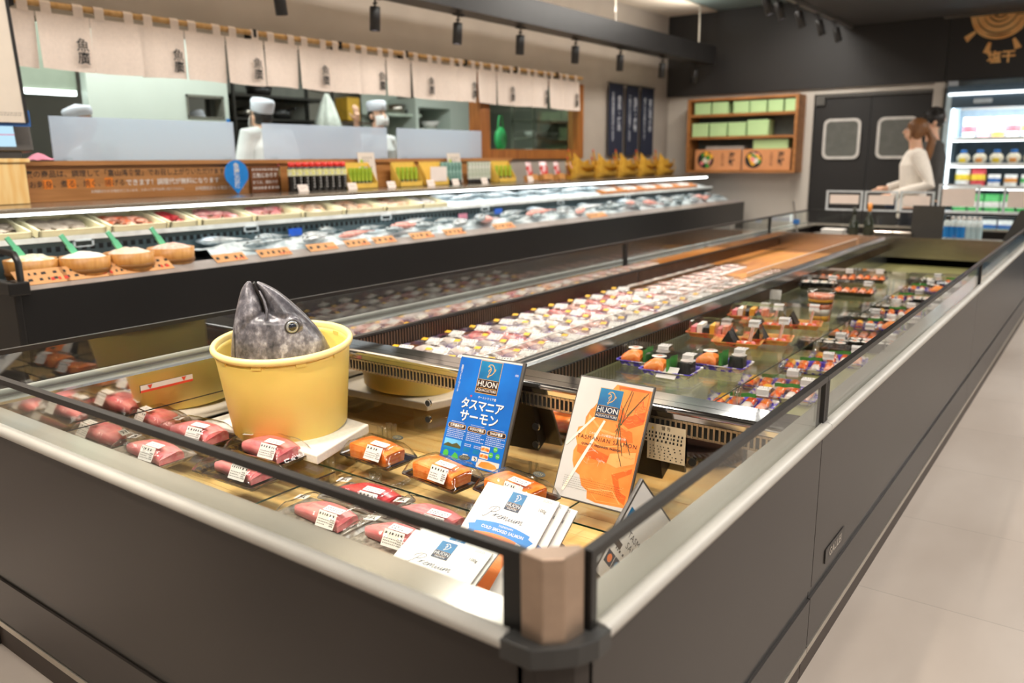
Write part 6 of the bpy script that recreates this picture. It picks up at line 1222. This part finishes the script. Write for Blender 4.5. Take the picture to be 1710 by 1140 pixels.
# ================================================================ people
SKINC = P('skin', '#e2b497', .5, var=.05, scale=6, sss=.1); HAIRB = P('hair_brown', '#6a4428', .45, scale=30, stretch=(8, 8, .6), col2='#8f6238'); HAIRK = P('hair_black', '#191615', .4, scale=30, col2='#2c2725'); CHEFW = P('chef_white', '#e3e6e4', .75, var=.03); KNIT = P('knit_cream', '#efe7dd', .85, var=.03, scale=40); SUIT = P('suit_charcoal', '#4a4846', .75, var=.06, scale=40); TROU = P('trousers_dark', '#2a2c33', .8); MASK = P('mask_white', '#f1f0ee', .8, var=.02); SHOE = P('shoe_dark', '#1b1a1a', .4)
def remesh(o, vox, it=4):
    m = o.modifiers.new('r', 'REMESH'); m.mode = 'VOXEL'; m.voxel_size = vox; s_ = o.modifiers.new('s', 'SMOOTH'); s_.factor = .5; s_.iterations = it; return bake(o)
def person(label, loc, rz, h, arms, top, trousers, turn=0, tilt=0, extra=None, skirt=False, hd=0):
    """one standing figure facing -y; arms = ((elbow), (wrist), (finger direction)) for its right (-x) and left (+x) side, in units of height"""
    t = thing('person', label, 'person', loc, (0, 0, rz)); k = h
    V3 = lambda p: Vector((p[0]*k, p[1]*k, p[2]*k))
    HR = Matrix.Translation(V3((0, -.012-hd*.8, .868-hd))) @ Euler((tilt, 0, turn)).to_matrix().to_4x4()
    # ---- body: one continuous surface
    mb = MB()
    mb.tube([V3(p) for p in ((0, .005, .47), (0, .008, .54), (0, .006, .62), (0, 0, .70), (0, .002, .76), (0, .006, .82))], [.075*k, .072*k, .068*k, .078*k, .082*k, .05*k], 18, M=T(s=(1.18, .82, 1)))
    mb.tube([V3((0, .006, .80)), V3((0, -.002-hd*.4, .85-hd*.5)), V3((0, -.010-hd*.8, .89-hd))], [.042*k, .034*k, .034*k], 14)
    # skull, jaw, nose, lips, ears
    s_ = k
    mb.ell((0, .004*s_, .072*s_), (.043*s_, .053*s_, .057*s_), HR, nu=20, nv=14); mb.ell((0, -.016*s_, .036*s_), (.034*s_, .036*s_, .034*s_), HR, nu=18, nv=12)
    mb.tube([(0, -.052*s_, .070*s_), (0, -.063*s_, .050*s_), (0, -.050*s_, .044*s_)], [.005*s_, .008*s_, .007*s_], 8, HR); mb.tube([(-.012*s_, -.050*s_, .029*s_), (0, -.053*s_, .029*s_), (.012*s_, -.050*s_, .029*s_)], .0042*s_, 8, HR)
    for sx in (-1, 1): mb.ell((sx*.044*s_, .008*s_, .058*s_), (.006*s_, .011*s_, .017*s_), HR, nu=10, nv=8)
    for sx, (el, wr, fd) in zip((-1, 1), arms):
        sh = V3((sx*.098, .006, .795)); el, wr = V3(el), V3(wr); fd = Vector(fd).normalized()
        mb.tube([V3((sx*.06, .006, .79)), sh, (sh+el)/2, el, (el+wr)/2, wr], [.036*k, .034*k, .028*k, .023*k, .022*k, .015*k], 12)
        side = fd.cross(Vector((0, 0, 1)) if abs(fd.z) < .8 else Vector((0, -1, 0))).normalized(); nrm = side.cross(fd).normalized()
        palm = wr+fd*.05*k; mb.tube([wr, wr+fd*.02*k, palm], [.015*k, .019*k, .018*k], 10)
        for q, (o_, L_) in enumerate(((-1.5, .036), (-.5, .043), (.5, .040), (1.5, .031))):
            b_ = palm+side*o_*.0095*k+fd*.004*k; d1 = (fd-nrm*.18+side*o_*.06).normalized(); mid = b_+d1*L_*.55*k; mb.tube([b_-fd*.012*k, b_, mid, mid+(d1-nrm*.35).normalized()*L_*.5*k], [.0058*k, .0056*k, .0052*k, .0044*k], 8)
        b_ = wr+fd*.018*k-side*.016*k; mb.tube([b_, b_+(fd*.7-side*.75).normalized()*.022*k, b_+(fd*.9-side*.6-nrm*.3).normalized()*.042*k], [.0075*k, .0066*k, .005*k], 8)
    for sx in (-1, 1):
        mb.tube([V3(p) for p in ((sx*.045, .006, .50), (sx*.052, .0, .42), (sx*.050, -.004, .28), (sx*.050, .006, .19), (sx*.050, .010, .05), (sx*.050, .004, .028))], [.062*k, .056*k, .036*k, .034*k, .020*k, .022*k], 14); mb.tube([V3((sx*.050, .02, .022)), V3((sx*.054, -.05, .016)), V3((sx*.056, -.085, .012))], [.021*k, .019*k, .013*k], 10)
    o = remesh(mb.build('body', SKINC, t), .0062); o.data.materials.clear(); o.data.materials.append(SKINC)
    mb = MB()
    for sx in (-1, 1): mb.ell((sx*.017*s_, -.0435*s_, .066*s_), (.0066*s_, .004*s_, .0044*s_), HR, nu=10, nv=8, m=0); mb.ell((sx*.017*s_, -.0468*s_, .066*s_), (.003*s_, .0016*s_, .0036*s_), HR, nu=8, nv=6, m=1); mb.tube([(sx*.008*s_, -.0478*s_, .078*s_), (sx*.026*s_, -.043*s_, .079*s_)], .0022*s_, 6, HR, 1)
    mb.build('eyes', [WHITE, HAIRK], t)
    # ---- top with sleeves, trousers, shoes
    mb = MB(); ov = .010*k
    mb.tube([V3(p) for p in ((0, .006, .43 if not skirt else .40), (0, .008, .50), (0, .008, .58), (0, .004, .66), (0, 0, .74), (0, .004, .80), (0, .004, .825))], [.088*k, .090*k, .082*k, .088*k, .092*k, .068*k, .048*k], 20, M=T(s=(1.18, .86, 1)))
    for sx, (el, wr, fd) in zip((-1, 1), arms):
        sh = V3((sx*.098, .006, .795)); el, wr = V3(el), V3(wr); cut = el.lerp(wr, .12 if top == 'short' else .94)
        mb.tube([V3((sx*.05, .006, .795)), sh, (sh+el)/2, el, el.lerp(cut, .5), cut], [.042*k, .043*k, .039*k, .034*k, .031*k, .026*k], 14)
    mt = CHEFW if top == 'short' else top; o = remesh(mb.build('shirt' if top in ('short', CHEFW) else 'jacket' if top == SUIT else 'sweater', mt, t), .008, 5); o.data.materials.clear(); o.data.materials.append(mt)
    mb = MB(); mb.tube([V3((0, .008, .52)), V3((0, .008, .46))], [.080*k, .084*k], 18, M=T(s=(1.12, .86, 1)))
    for sx in (-1, 1): mb.tube([V3(p) for p in ((sx*.045, .006, .49), (sx*.053, .002, .40), (sx*.052, .0, .27), (sx*.052, .008, .17), (sx*.052, .010, .04))], [.066*k, .064*k, .048*k, .043*k, .038*k], 14)
    o = remesh(mb.build('trousers', trousers, t), .009, 4); o.data.materials.clear(); o.data.materials.append(trousers)
    for sx in (-1, 1): mb = MB(); mb.loft([[(sx*.052*k+w_*k*math.cos(a), y_*k+0*a, max(.002, z_*k+hh*k*math.sin(a))) for a in [2*PI*q/12 for q in range(12)]] for y_, w_, z_, hh in ((.035, .020, .018, .018), (.0, .027, .026, .026), (-.05, .029, .020, .020), (-.09, .022, .014, .014), (-.102, .010, .010, .008))]); mb.build('shoe', SHOE, t)
    return t, HR, k
def mask(t, HR, s_): mb = MB(); mb.sheet(lambda u, v: ((.046*s_)*math.sin((u-.5)*2.7), -(.053+.010*math.sin(PI*v))*s_*math.cos((u-.5)*2.3)-.002*s_, (.004+.056*v)*s_), 16, 8, HR); mb.build('face_mask', MASK, t)
def cap(t, HR, s_, net=False):
    mb = MB(); mb.lathe([(.050*s_, .088*s_), (.054*s_, .092*s_), (.057*s_, .135*s_), (.050*s_, .144*s_), (.0001, .146*s_)], 24, HR @ T(0, .004*s_, 0, s=(.92, 1.08, 1))); mb.v = mb.v if not net else [HR @ Vector(((HR.inverted() @ v).x, (HR.inverted() @ v).y, (.088+((HR.inverted() @ v).z/s_-.088)*.9*max(.35, 1-(((HR.inverted() @ v).x/s_/.07)**2+((HR.inverted() @ v).y/s_/.07)**2)*.45))*s_)) for v in mb.v]; mb.build('chef_cap', P('cap_blue_white', '#dfe4ee', .8, var=.02), t)
    mb = MB(); mb.ell((0, .012*s_, .068*s_), (.046*s_, .052*s_, .050*s_), HR, nu=16, nv=10); mb.build('hair', MASK if net else HAIRK, t)
down = lambda sx: ((sx*.135, .01, .63), (sx*.135, -.03, .48), (0, -.1, -1))
work = lambda sx: ((sx*.14, .0, .64), (sx*.09, -.13, .60), (0, -1, -.2))
# waving chef
p = at(628, 168, 'x', -5.62); kh = p.z-.15
t, HR, k = person('chef in white with cap and face mask raising an open hand above the frosted screen', (-5.62, p.y, .15), PI/2, kh*.985, (((-.19, -.03, .73), (-.215, -.06, .885), (-.05, -.1, 1)), work(1)), 'short', TROU, 0, -.08); mask(t, HR, k); cap(t, HR, k)
# chef seen from behind
p = at(441, 162, 'x', -5.25); t, HR, k = person('chef in white seen from behind, left of the hanging cloth', (-5.25, p.y, .15), -PI/2-.12, (p.z-.15)*1.035, (work(-1), work(1)), CHEFW, TROU, 0, -.25, hd=.05); mask(t, HR, k); cap(t, HR, k)
# chef with hair net bending behind the first screen
p = at(130, 170, 'x', -5.35); t, HR, k = person('chef with white cap mostly hidden behind the first frosted screen', (-5.35, p.y, .15), PI-.4, (p.z-.15)*.985, (work(-1), work(1)), CHEFW, TROU, 0, -.15); cap(t, HR, k, True)
# chef in the room behind the hatch
p = at(333, 184, 'x', -6.7); t, HR, k = person('chef with white cap seen through the square kitchen hatch', (-6.4, at(333, 184, 'x', -6.4).y, .15), PI/2+.6, (at(333, 184, 'x', -6.4).z-.15)*.985, (down(-1), down(1)), CHEFW, TROU, 0, -.35); mask(t, HR, k); cap(t, HR, k)
# woman and man by the swing door, walking towards the fish counter
q = at(1528, 262, 'y', 8.36); wh = at(1528, 193, 'y', 8.36).z
t, HR, k = person('woman with brown ponytail in cream sweater walking past the swing door', (q.x, 8.36, 0), -PI/2+.30, wh*.985, (((-.15, .02, .64), (-.11, -.13, .60), (.1, -1, -.1)), ((.155, .07, .63), (.12, -.13, .565), (-.1, -1, -.25))), KNIT, TROU, .0, -.05)
mb = MB(); mb.ell((0, .010*k, .080*k), (.050*k, .058*k, .056*k), HR, nu=22, nv=14); [mb.ell((sx*.030*k, .008*k, .058*k), (.020*k, .036*k, .045*k), HR, nu=14, nv=10) for sx in (-1, 1)]; mb.ell((0, .062*k, .062*k), (.020*k, .02*k, .02*k), HR, nu=12, nv=8)
mb.tube([HR @ Vector((0, .065*k, .062*k)), HR @ Vector((.004*k, .092*k, .02*k)), HR @ Vector((.008*k, .085*k, -.06*k)), HR @ Vector((.006*k, .075*k, -.16*k))], [.014*k, .022*k, .021*k, .006*k], 12)
for sx in (-1, 1): mb.tube([(sx*.040*k, -.034*k, .10*k), (sx*.047*k, -.026*k, .06*k), (sx*.044*k, -.028*k, .015*k)], [.008*k, .008*k, .003*k], 8, HR)
mb.build('hair', HAIRB, t)
mb = MB(); mb.rbox(-.03, .03, -.10, .10, -.14, .10, .02, T(-.17*k, -.06*k, .57*k)); tag(mb.build('handbag', P('bag_navy', '#1f3350', .6)), 'navy bag on the arm of the woman in cream', 'bag'); hb = bpy.data.objects['handbag']; hb.location = t.location; hb.rotation_euler = t.rotation_euler
q = at(1548, 262, 'y', 8.80); mh = at(1548, 178, 'y', 8.80).z
t, HR, k = person('man with short black hair in dark grey jacket and face mask behind the woman', (q.x+.03, 8.80, 0), -PI/2+.35, mh*.985, (down(-1), down(1)), SUIT, TROU, .0, -.05); mask(t, HR, k)
mb = MB(); rr = random.Random(3); mb.ell((0, .010*k, .082*k), (.050*k, .058*k, .058*k), HR, nu=22, nv=14)
for i in range(60):
    a, b = rr.uniform(0, 2*PI), rr.uniform(.1, 1.3); c = Vector((.050*k*math.sin(b)*math.cos(a), .010*k+.056*k*math.sin(b)*math.sin(a), .082*k+.056*k*math.cos(b))); mb.ell(tuple(c), (.011*k, .011*k, .009*k), HR, nu=8, nv=6)
mb.build('hair', HAIRK, t)

# ================================================================ shelf with green boxes on the back wall
SY0, SY1 = 9.70, 9.995; sx0, sx1, sz0, sz1 = -4.43, -3.075, 1.075, 1.955
t = thing('shelf_unit', 'wooden open shelf with green boxes on the back wall', 'shelf', ((sx0+sx1)/2, 9.85, sz0)); SW = P('shelf_wood', '#b0753f', .5, scale=4, stretch=(1, 6, 6), col2='#96602f')
for bx in ((sx0, sx0+.035, sz0, sz1), (sx1-.035, sx1, sz0, sz1)): mb = MB(); mb.box(bx[0], bx[1], SY0, SY1, bx[2], bx[3]); mb.build('side', SW, t, True)
zs = (sz0, 1.475, 1.738, sz1-.03)
for i, z in enumerate(zs): mb = MB(); mb.box(sx0+.035, sx1-.035, SY0+.002, SY1, z, z+.03); mb.build('shelf_board', SW, t, True)
mb = MB(); mb.box(sx0+.035, sx1-.035, SY1-.012, SY1-.004, sz0, sz1); mb.build('back', P('shelf_back', '#5d645f', .6), t, True)
GBOX = P('box_green', '#b7d69a', .55, var=.05, scale=3)
def gbox(lab, px0, px1, z, zt, m=GBOX, grp='green boxes on the wall shelf', nm='box', y=SY0+.02, d=.2):
    a_, b_ = at(px0, 200, 'y', y).x+.004, at(px1, 200, 'y', y).x-.004; t = thing(nm, lab, 'box', ((a_+b_)/2, y+d/2, z), (0, 0, 0), grp); w = (b_-a_)/2; mb = MB(); mb.rbox(-w, w, -d/2, d/2, 0, zt-z-.02, .004); mb.build('carton', m, t); mb = MB(); mb.rbox(-w-.002, w+.002, -d/2-.002, d/2+.002, zt-z-.035, zt-z, .004); mb.build('lid', m, t); return t
for i, (a_, b_) in enumerate(((1159, 1186), (1188, 1215), (1223, 1250), (1251, 1279), (1281, 1307), (1309, 1328))): gbox('green box on the top board of the wall shelf, %s from the left' % POS2[i], a_, b_, 1.769, 1.905)
for i, (a_, b_) in enumerate(((1156, 1183), (1185, 1214), (1216, 1246), (1248, 1284))): gbox('green box on the middle board of the wall shelf, %s from the left' % POS2[i], a_, b_, 1.506, 1.665+.02*(i == 3))
zc_ = 1.106; gbox('long pale green box at the lower right of the wall shelf', 1259, 1319, zc_+.19, 1.45, y=SY0+.06, d=.16).location.z = zc_+.20
gbox('grey box pair at the lower left of the wall shelf', 1180, 1244, zc_, 1.39, P('box_grey', '#aaa29a', .6), 'grey box', y=SY0+.07, d=.15)
gbox('plain carton under the long green box on the wall shelf', 1262, 1317, zc_, zc_+.198, P('carton_brown', '#b78a5c', .6), 'carton', 'carton', y=SY0+.065, d=.15)
PB = P('poster_kraft', '#d08d5c', .55, var=.04)
for i, (a_, b_) in enumerate(((1160, 1237), (1239, 1320))):
    x0, x1 = at(a_, 270, 'y', SY0+.012).x, at(b_, 270, 'y', SY0+.012).x; t = thing('printed_box', ('kraft box with food photo standing at the left of the lowest board', 'kraft box with food photo standing at the right of the lowest board')[i], 'box', ((x0+x1)/2, SY0+.03, zc_), (0, 0, 0), 'printed kraft boxes on the wall shelf'); w = (x1-x0)/2-.004; hh = .245
    mb = MB(); mb.rbox(-w, w, -.02, .02, 0, hh, .003); mb.build('carton', PB, t)
    mb = MB(); MM = T(0, -.0206, 0) @ UP; cxx = -w*.52; mb.flat(circ(.105, 24, cxx, hh*.5, .10), 0, MM, 0); rr = random.Random(i)
    for j in range(16): a = rr.uniform(0, 6.28); q = rr.uniform(0, .075); mb.flat(circ(rr.uniform(.018, .035), 10, cxx+q*math.cos(a), hh*.5+q*math.sin(a)), .0004+.0001*j, MM, rr.choice((1, 2, 3, 4, 5)))
    mb.build('food_photo', [INK, PRAWN, FISHW, TUNA, EGG, LEAF], t); mb = MB(); mb.text('海\n鮮', .085, MM @ T(w*.62, hh*.52, .0005), 0, bold=.002, leading=.95); mb.text('北\n陸\nの\n味', .045, MM @ T(w*.22, hh*.5, .0005), 6, leading=.9); mb.build('lettering', [INK, PRAWN, FISHW, TUNA, EGG, LEAF, P('print_brown2', '#6a4128', .6)], t)

# ================================================================ sign on the black wall, fridge
t = thing('emblem_sign', 'orange dried fish emblem with two characters on the black wall', 'sign', (-1.15, YB-.055, 2.45)); OS = P('sign_orange', '#e0a05c', .5, scale=8, col2='#eab877'); OD = P('sign_dark', '#4a3722', .6)
MM = lambda x, z: Matrix.Translation((x, YB-.0515, z)) @ UP
cx_, cz_ = at(1672, 18, 'y', YB-.05).x, at(1672, 18, 'y', YB-.05).z; r_ = .27
pts = [(r_*(1+.02*math.sin(5*a))*math.cos(a), min(r_*math.sin(a), 2.634-cz_)) for a in [2*PI*i/60 for i in range(60)]]
mb = MB(); mb.prism(pts, 0, .006, MM(cx_, cz_), 0)
for k_, (ra_, a0, a1) in enumerate(((.21, 3.2, 5.9), (.20, 6.1, 6.9), (.15, 3.5, 6.2), (.10, 3.0, 5.6), (.06, 2.8, 6.6), (.235, 4.2, 5.2), (.17, 6.3, 7.0))): stroke(mb, [(ra_*math.cos(a0+(a1-a0)*i/14), min(ra_*math.sin(a0+(a1-a0)*i/14), 2.62-cz_)) for i in range(15)], [.004+.010*math.sin(PI*i/14) for i in range(15)], MM(cx_, cz_) @ T(z=.0068), 1)
mb.flat(circ(.03, 14, -.03, -.01), .007, MM(cx_, cz_), 1); mb.build('emblem', [OS, OD], t); [setattr(o, 'location', (-t.location[0], -t.location[1], -t.location[2])) for o in [bpy.data.objects['emblem']]]
for i, (px, py, an) in enumerate(((1621, 60, 2.62+PI), (1650, 80, 2.05+PI), (1697, 72, 1.15+PI))):
    q = at(px, py, 'y', YB-.05); an = math.atan2(q.z-cz_, q.x-cx_); mb = MB(); mb.prism([(-.055, -.010), (-.045, -.016), (.05, -.032), (.06, .030), (-.045, .016), (-.055, .010)], 0, .006, MM(q.x, q.z) @ T(rz=an)); o = mb.build('ray', OS, t); o.location = -t.location
q = at(1672, 96, 'y', YB-.05); mb = MB(); mb.text('塩干', .125, MM(q.x, q.z) @ T(z=.004), 0, bold=.004); o = mb.build('characters', OS, t); o.location = -t.location
FX0, FX1, FY = -1.60, 1.2, 9.9
t = thing('display_fridge', 'tall lit open fridge with packaged food shelves at the right of the door', 'fridge', (-.2, 10.2, 0)); FD = P('fridge_blue_grey', '#4c5f6e', .35, var=.04); FI = P('fridge_inside', '#bfd3dc', .3, var=.03)
mb = MB(); mb.box(FX0, FX1, FY, FY+.70, 1.885, 1.96, m=0); mb.box(FX0, FX1, FY+.01, FY+.10, 1.735, 1.862, m=0); mb.build('header', FD, t, True)
mb = MB(); mb.box(FX0+.02, FX1, FY-.012, FY+.01, 1.862, 1.888); mb.build('header_lamp', E('fridge_lamp', (.93, .98, 1), 3), t, True)
mb = MB(); mb.prism(rrect(.17, .045, .01), 0, .006, Matrix.Translation((-1.26, FY+.009, 1.80)) @ UP); mb.build('header_label', P('header_label', '#c9d5de', .4), t, True)
mb = MB(); mb.box(FX0, FX0+.05, FY, FY+.70, 0, 1.885); mb.build('side_panel', FI, t, True)
mb = MB(); mb.box(FX0+.05, FX1, FY+.66, FY+.70, 0, 1.74); mb.build('back_panel', P('fridge_back', '#5d6b74', .5), t, True); mb = MB(); mb.box(FX0, FX1, FY-.02, FY+.70, 0, .42); mb.build('base', FD, t, True)
lv = (1.425, 1.160, .925, .66, .42); 
for i, z in enumerate(lv[:-1]):
    mb = MB(); mb.box(FX0+.05, FX1, FY+.10, FY+.64, z-.02, z); mb.build('shelf', FI, t, True); mb = MB(); mb.box(FX0+.05, FX1, FY+.085, FY+.10, z-.025, z+.015, m=0); mb.build('price_rail', P('price_rail_white', '#eef3f2', .25), t, True); mb = MB(); mb.box(FX0+.05, FX1, FY+.11, FY+.13, z-.03, z-.021); mb.build('shelf_lamp', E('fridge_shelf_lamp', (.92, .98, 1), 7), t, True)
mb = MB(); mb.box(FX0+.06, FX0+.085, FY+.02, FY+.05, .45, 1.72); mb.build('upright_lamp', E('fridge_lamp', (.93, .98, 1), 3), t, True)
area('fridge_light', (-.9, FY+.15, 1.73), 1.3, .08, 34, COOL, (.5, 0, 0))
def pouch(lab, x, z, w, h, cols, grp, band=.5):
    t = thing('food_pouch', lab, 'food pouch', (x, FY+.20, z), (-.12, 0, 0), grp); mb = MB(); mb.loft([[(w/2*k_*math.cos(a), .035*q*math.sin(a), zz) for a in [2*PI*j/16 for j in range(16)]] for zz, k_, q in ((0, .9, 1), (h*.3, 1, 1.1), (h*.7, 1, .9), (h*.92, .98, .3), (h, .98, .06))]); mb.build('pouch', cols[0], t); mb = MB(); mb.loft([[(w/2*1.005*math.cos(a), .0362*q*math.sin(a), zz) for a in [PI+PI*j/12 for j in range(13)]] for zz, q in ((h*(band-.16), 1.08), (h*(band+.16), .98))], closed=False, cap0=False, cap1=False); mb.build('label', cols[1], t); return t
c = lambda n, h_: P(n, h_, .4, scale=25, var=.12)
PW, PRED, PPINK, PORG, PBL, PYL, PGRN = c('pk_white', '#f0eeea'), c('pk_red', '#dd4b52'), c('pk_pink', '#e8a9b5'), c('pk_orange', '#eba04f'), c('pk_blue', '#2f6fb8'), c('pk_yellow', '#f3d23a'), c('pk_green', '#58c46a')
for i, cc in enumerate(((PW, PRED), (PPINK, PW), (PORG, PW), (PW, PRED), (PW, PYL), (PORG, PW), (PPINK, PW))): pouch('food pouch on the top fridge shelf, %s from the left' % POS2[i], -1.385+.135*i, 1.426, .12, .215, cc, 'pouches on the top fridge shelf', .45)
for i in range(7):
    x = -1.41+.155*i; t = thing('round_pack', 'round wrapped pack with blue cap on the second fridge shelf, %s from the left' % POS2[i], 'food pack', (x, FY+.20, 1.161), (0, 0, 0), 'round packs on the second fridge shelf'); mb = MB(); mb.ell((0, 0, .06), (.068, .06, .06), nu=16, nv=10); mb.build('wrap', c('pk_cream', '#efe6cf'), t); mb = MB(); mb.lathe([(.0001, .150), (.032, .148), (.033, .118), (.02, .11)], 14); mb.build('cap', PBL, t); mb = MB(); mb.box(-.03, .03, -.066, -.058, .02, .06); mb.build('label', (PYL, PORG)[i % 2], t)
for i, cc in enumerate(((PW, PYL), (PRED, PYL), (PW, PBL), (PW, PORG), (PW, PGRN), (PW, PORG))): pouch(('cream pouch on the third fridge shelf, first from the left', 'red pouch with yellow circle on the third fridge shelf', 'white cup pack on the third fridge shelf, third from the left', 'white cup pack on the third fridge shelf, fourth from the left', 'white cup pack on the third fridge shelf, fifth from the left', 'white cup pack on the third fridge shelf, sixth from the left')[i], -1.40+.15*i, .926, .14 if i < 2 else .12, .19 if i < 2 else .13, cc, 'packs on the third fridge shelf', .5)
for i in range(6): pouch('green and white pack on the fourth fridge shelf, %s from the left' % POS2[i], -1.40+.15*i, .661, .145, .19, (PGRN, PW), 'green packs on the fourth fridge shelf', .4)
for i in range(6): pouch('white pack on the bottom of the fridge, %s from the left' % POS2[i], -1.40+.15*i, .421, .14, .16, (PW, PBL), 'packs on the fridge floor', .5)

# ================================================================ things on the far end case
FZ = .571; CARDB = P('card_blush', '#efe0d6', .6, var=.02); CLEARW = P('clear_stand_white', '#ccd2d6', .15)
for i, (p0, p1, lab) in enumerate(((1379, 1441, 'clear acrylic stand with one blush card, leftmost on the far end case'), (1443, 1500, 'clear acrylic stand with blush card behind the orange capped bottle'), (1502, 1561, 'clear acrylic stand with blush card left of the tall stand'), (1565, 1636, 'tall clear acrylic stand with blush card in front of the fridge'), (1674, 1740, 'clear acrylic stand with blush card at the right border'))):
    a_, b_ = at(p0, 335, 'y', 7.25), at(p1, 335, 'y', 7.25); zt = (.975, .975, .975, 1.035, 1.02)[i]; zb_ = .81; w = (b_.x-a_.x)/2-.003
    t = thing('acrylic_stand', lab, 'stand', ((a_.x+b_.x)/2, 7.25, FZ), (0, 0, 0), 'acrylic stands on the far end case')
    mb = MB()
    for bx in ((-w, -w+.016, zb_, zt), (w-.016, w, zb_, zt), (-w+.016, w-.016, zt-.014, zt), (-w+.016, w-.016, zb_, zb_+.014)): mb.box(bx[0], bx[1], -.006, .006, bx[2]-FZ, bx[3]-FZ)
    mb.build('frame', CLEARW, t); mb = MB(); mb.box(-w+.03, w-.03, -.004, .002, zb_+.055-FZ, zt-.035-FZ); mb.build('card', CARDB, t); mb = MB(); mb.box(-.012, .012, -.004, .004, .003, zb_-FZ); mb.box(-.06, .06, -.05, .05, 0, .004); mb.build('stem', ACRYL, t)
for i, (px, py0, py1, capc, lab) in enumerate(((1425, 382, 346, P('cap_dark_green', '#1d2216', .3), 'dark green bottle with dark cap on the far end case'), (1450, 382, 339, P('cap_orange', '#d98932', .4), 'dark bottle with orange cap on the far end case'))):
    a_, b_ = at(px, py0, 'y', 6.98), at(px, py1, 'y', 6.98); hh = b_.z-FZ; t = thing('bottle', lab, 'bottle', (a_.x, 6.98, FZ)); mb = MB(); mb.lathe([(.001, 0), (.036, 0), (.037, .005), (.037, hh*.55), (.014, hh*.72), (.0125, hh*.82), (.0001, hh*.82)], 18); mb.build('bottle_glass', P('bottle_green', '#1d2410', .1, coat=.4), t); mb = MB(); mb.lathe([(.0145, hh*.80), (.0165, hh*.82), (.0165, hh), (.0001, hh)], 14); mb.build('cap', capc, t); mb = MB(); mb.lathe([(.0375, hh*.2), (.0375, hh*.42)], 18); mb.build('label', P('label_dark', '#3a3a2a', .5), t)
for i, (c4, lab) in enumerate(((((1524, 343), (1573, 388)), 'square black board on the far end case below the man'), (((1672, 350), (1722, 394)), 'leaning black board on the far end case at the right border'))):
    a_, b_ = at(*c4[0], 'y', 6.95), at(*c4[1], 'y', 6.95); t = thing('black_board', lab, 'board', ((a_.x+b_.x)/2, 6.95, FZ), (0, 0, 0)); w = (b_.x-a_.x)/2; sh_ = .0 if i == 0 else .12; mb = MB(); mb.add([(-w, 0, 0), (w, 0, 0), (w+sh_, .02, a_.z-FZ), (-w+sh_, .02, a_.z-FZ), (-w, .012, 0), (w, .012, 0), (w+sh_, .032, a_.z-FZ), (-w+sh_, .032, a_.z-FZ)], [(0, 1, 2, 3), (7, 6, 5, 4), (1, 5, 6, 2), (4, 0, 3, 7), (3, 2, 6, 7), (4, 5, 1, 0)]); mb.build('panel', P('board_black', '#3a3733', .5, var=.04), t); mb = MB(); mb.box(-w*.7, w*.7, .012, .07, 0, .006); mb.build('foot', BLACK, t)
for i in range(7):
    px = 1582+9*i; a_ = at(px, 372, 'y', 7.5); hh = .20; t = thing('drink_bottle', '%s bottle behind the square black board, %s from the left' % (('blue', 'blue', 'blue', 'blue', 'clear', 'clear', 'clear')[i], POS2[i]), 'bottle', (a_.x, 7.5, FZ), (0, 0, 0), 'blue and clear bottles on the far end case'); mb = MB(); mb.lathe([(.001, 0), (.024, 0), (.025, .15), (.012, .175), (.0001, .18)], 14); mb.build('bottle', P('bottle_pale', '#dbe8ea', .2), t); mb = MB(); mb.lathe([(.0255, .03), (.0255, .12)], 14); mb.build('label', P('label_sky', '#1e86d6', .4) if i < 4 else P('label_ice', '#b9d2d8', .4), t); mb = MB(); mb.lathe([(.0125, .17), (.014, .172), (.014, .20), (.0001, .2)], 12); mb.build('cap', WHITE if i != 0 else INK, t)
for i in range(6):
    a_ = at(1582+18*i, 385, 'y', 7.05); t = thing('food_tray', 'white tray with red and orange food on the far end case, %s from the left' % POS2[i], 'tray', (a_.x, 7.05, FZ), (0, 0, 0), 'food trays on the far end case'); mb = MB(); tray(mb, .10, .14, .03); mb.build('tray', P('tray_white', '#efe8e4', .45, var=.03), t); mb = MB(); [mb.ell((-.025+.025*(j % 3), -.03+.06*(j//3), .035), (.02, .028, .018), nu=8, nv=6, m=j % 3) for j in range(6)]; mb.build('food', [PRAWN, TUNA, RICE], t)
for i, (px, lab) in enumerate(((1392, 'white box standing in for a glare left of the dark bottles, far end case'), (1478, 'steel tray right of the orange capped bottle'), (1508, 'steel tray left of the square black board'))):  # first one is a white block in place of a bright glare
    a_ = at(px, 380, 'y', 6.98); t = thing('tray_or_glare_box', lab, 'box', (a_.x, 6.99, FZ), (0, 0, 0)); w = (.085, .075, .075)[i]; mb = MB(); mb.rbox(-w, w, -.06, .06, 0, .10, .006); mb.build('box_body', WHITE if i == 0 else STEEL, t); mb = MB(); mb.rbox(-w-.003, w+.003, -.063, .063, .088, .104, .005); mb.build('lid', WHITE if i == 0 else STEEL, t)
a_ = at(1335, 365, 'y', 7.0); t = thing('tag_holder', 'thin grey tag holder with blue clip at the left corner of the far end case', 'tag holder', (a_.x, 7.0, FZ)); mb = MB(); mb.tube([(.0, 0, 0), (-.06, 0, .32)], .008, 8); mb.build('rod', P('rod_grey', '#7d7974', .4), t); mb = MB(); mb.rbox(-.05, .0, -.012, .012, .13, .17, .004); mb.build('clip', PBL, t)
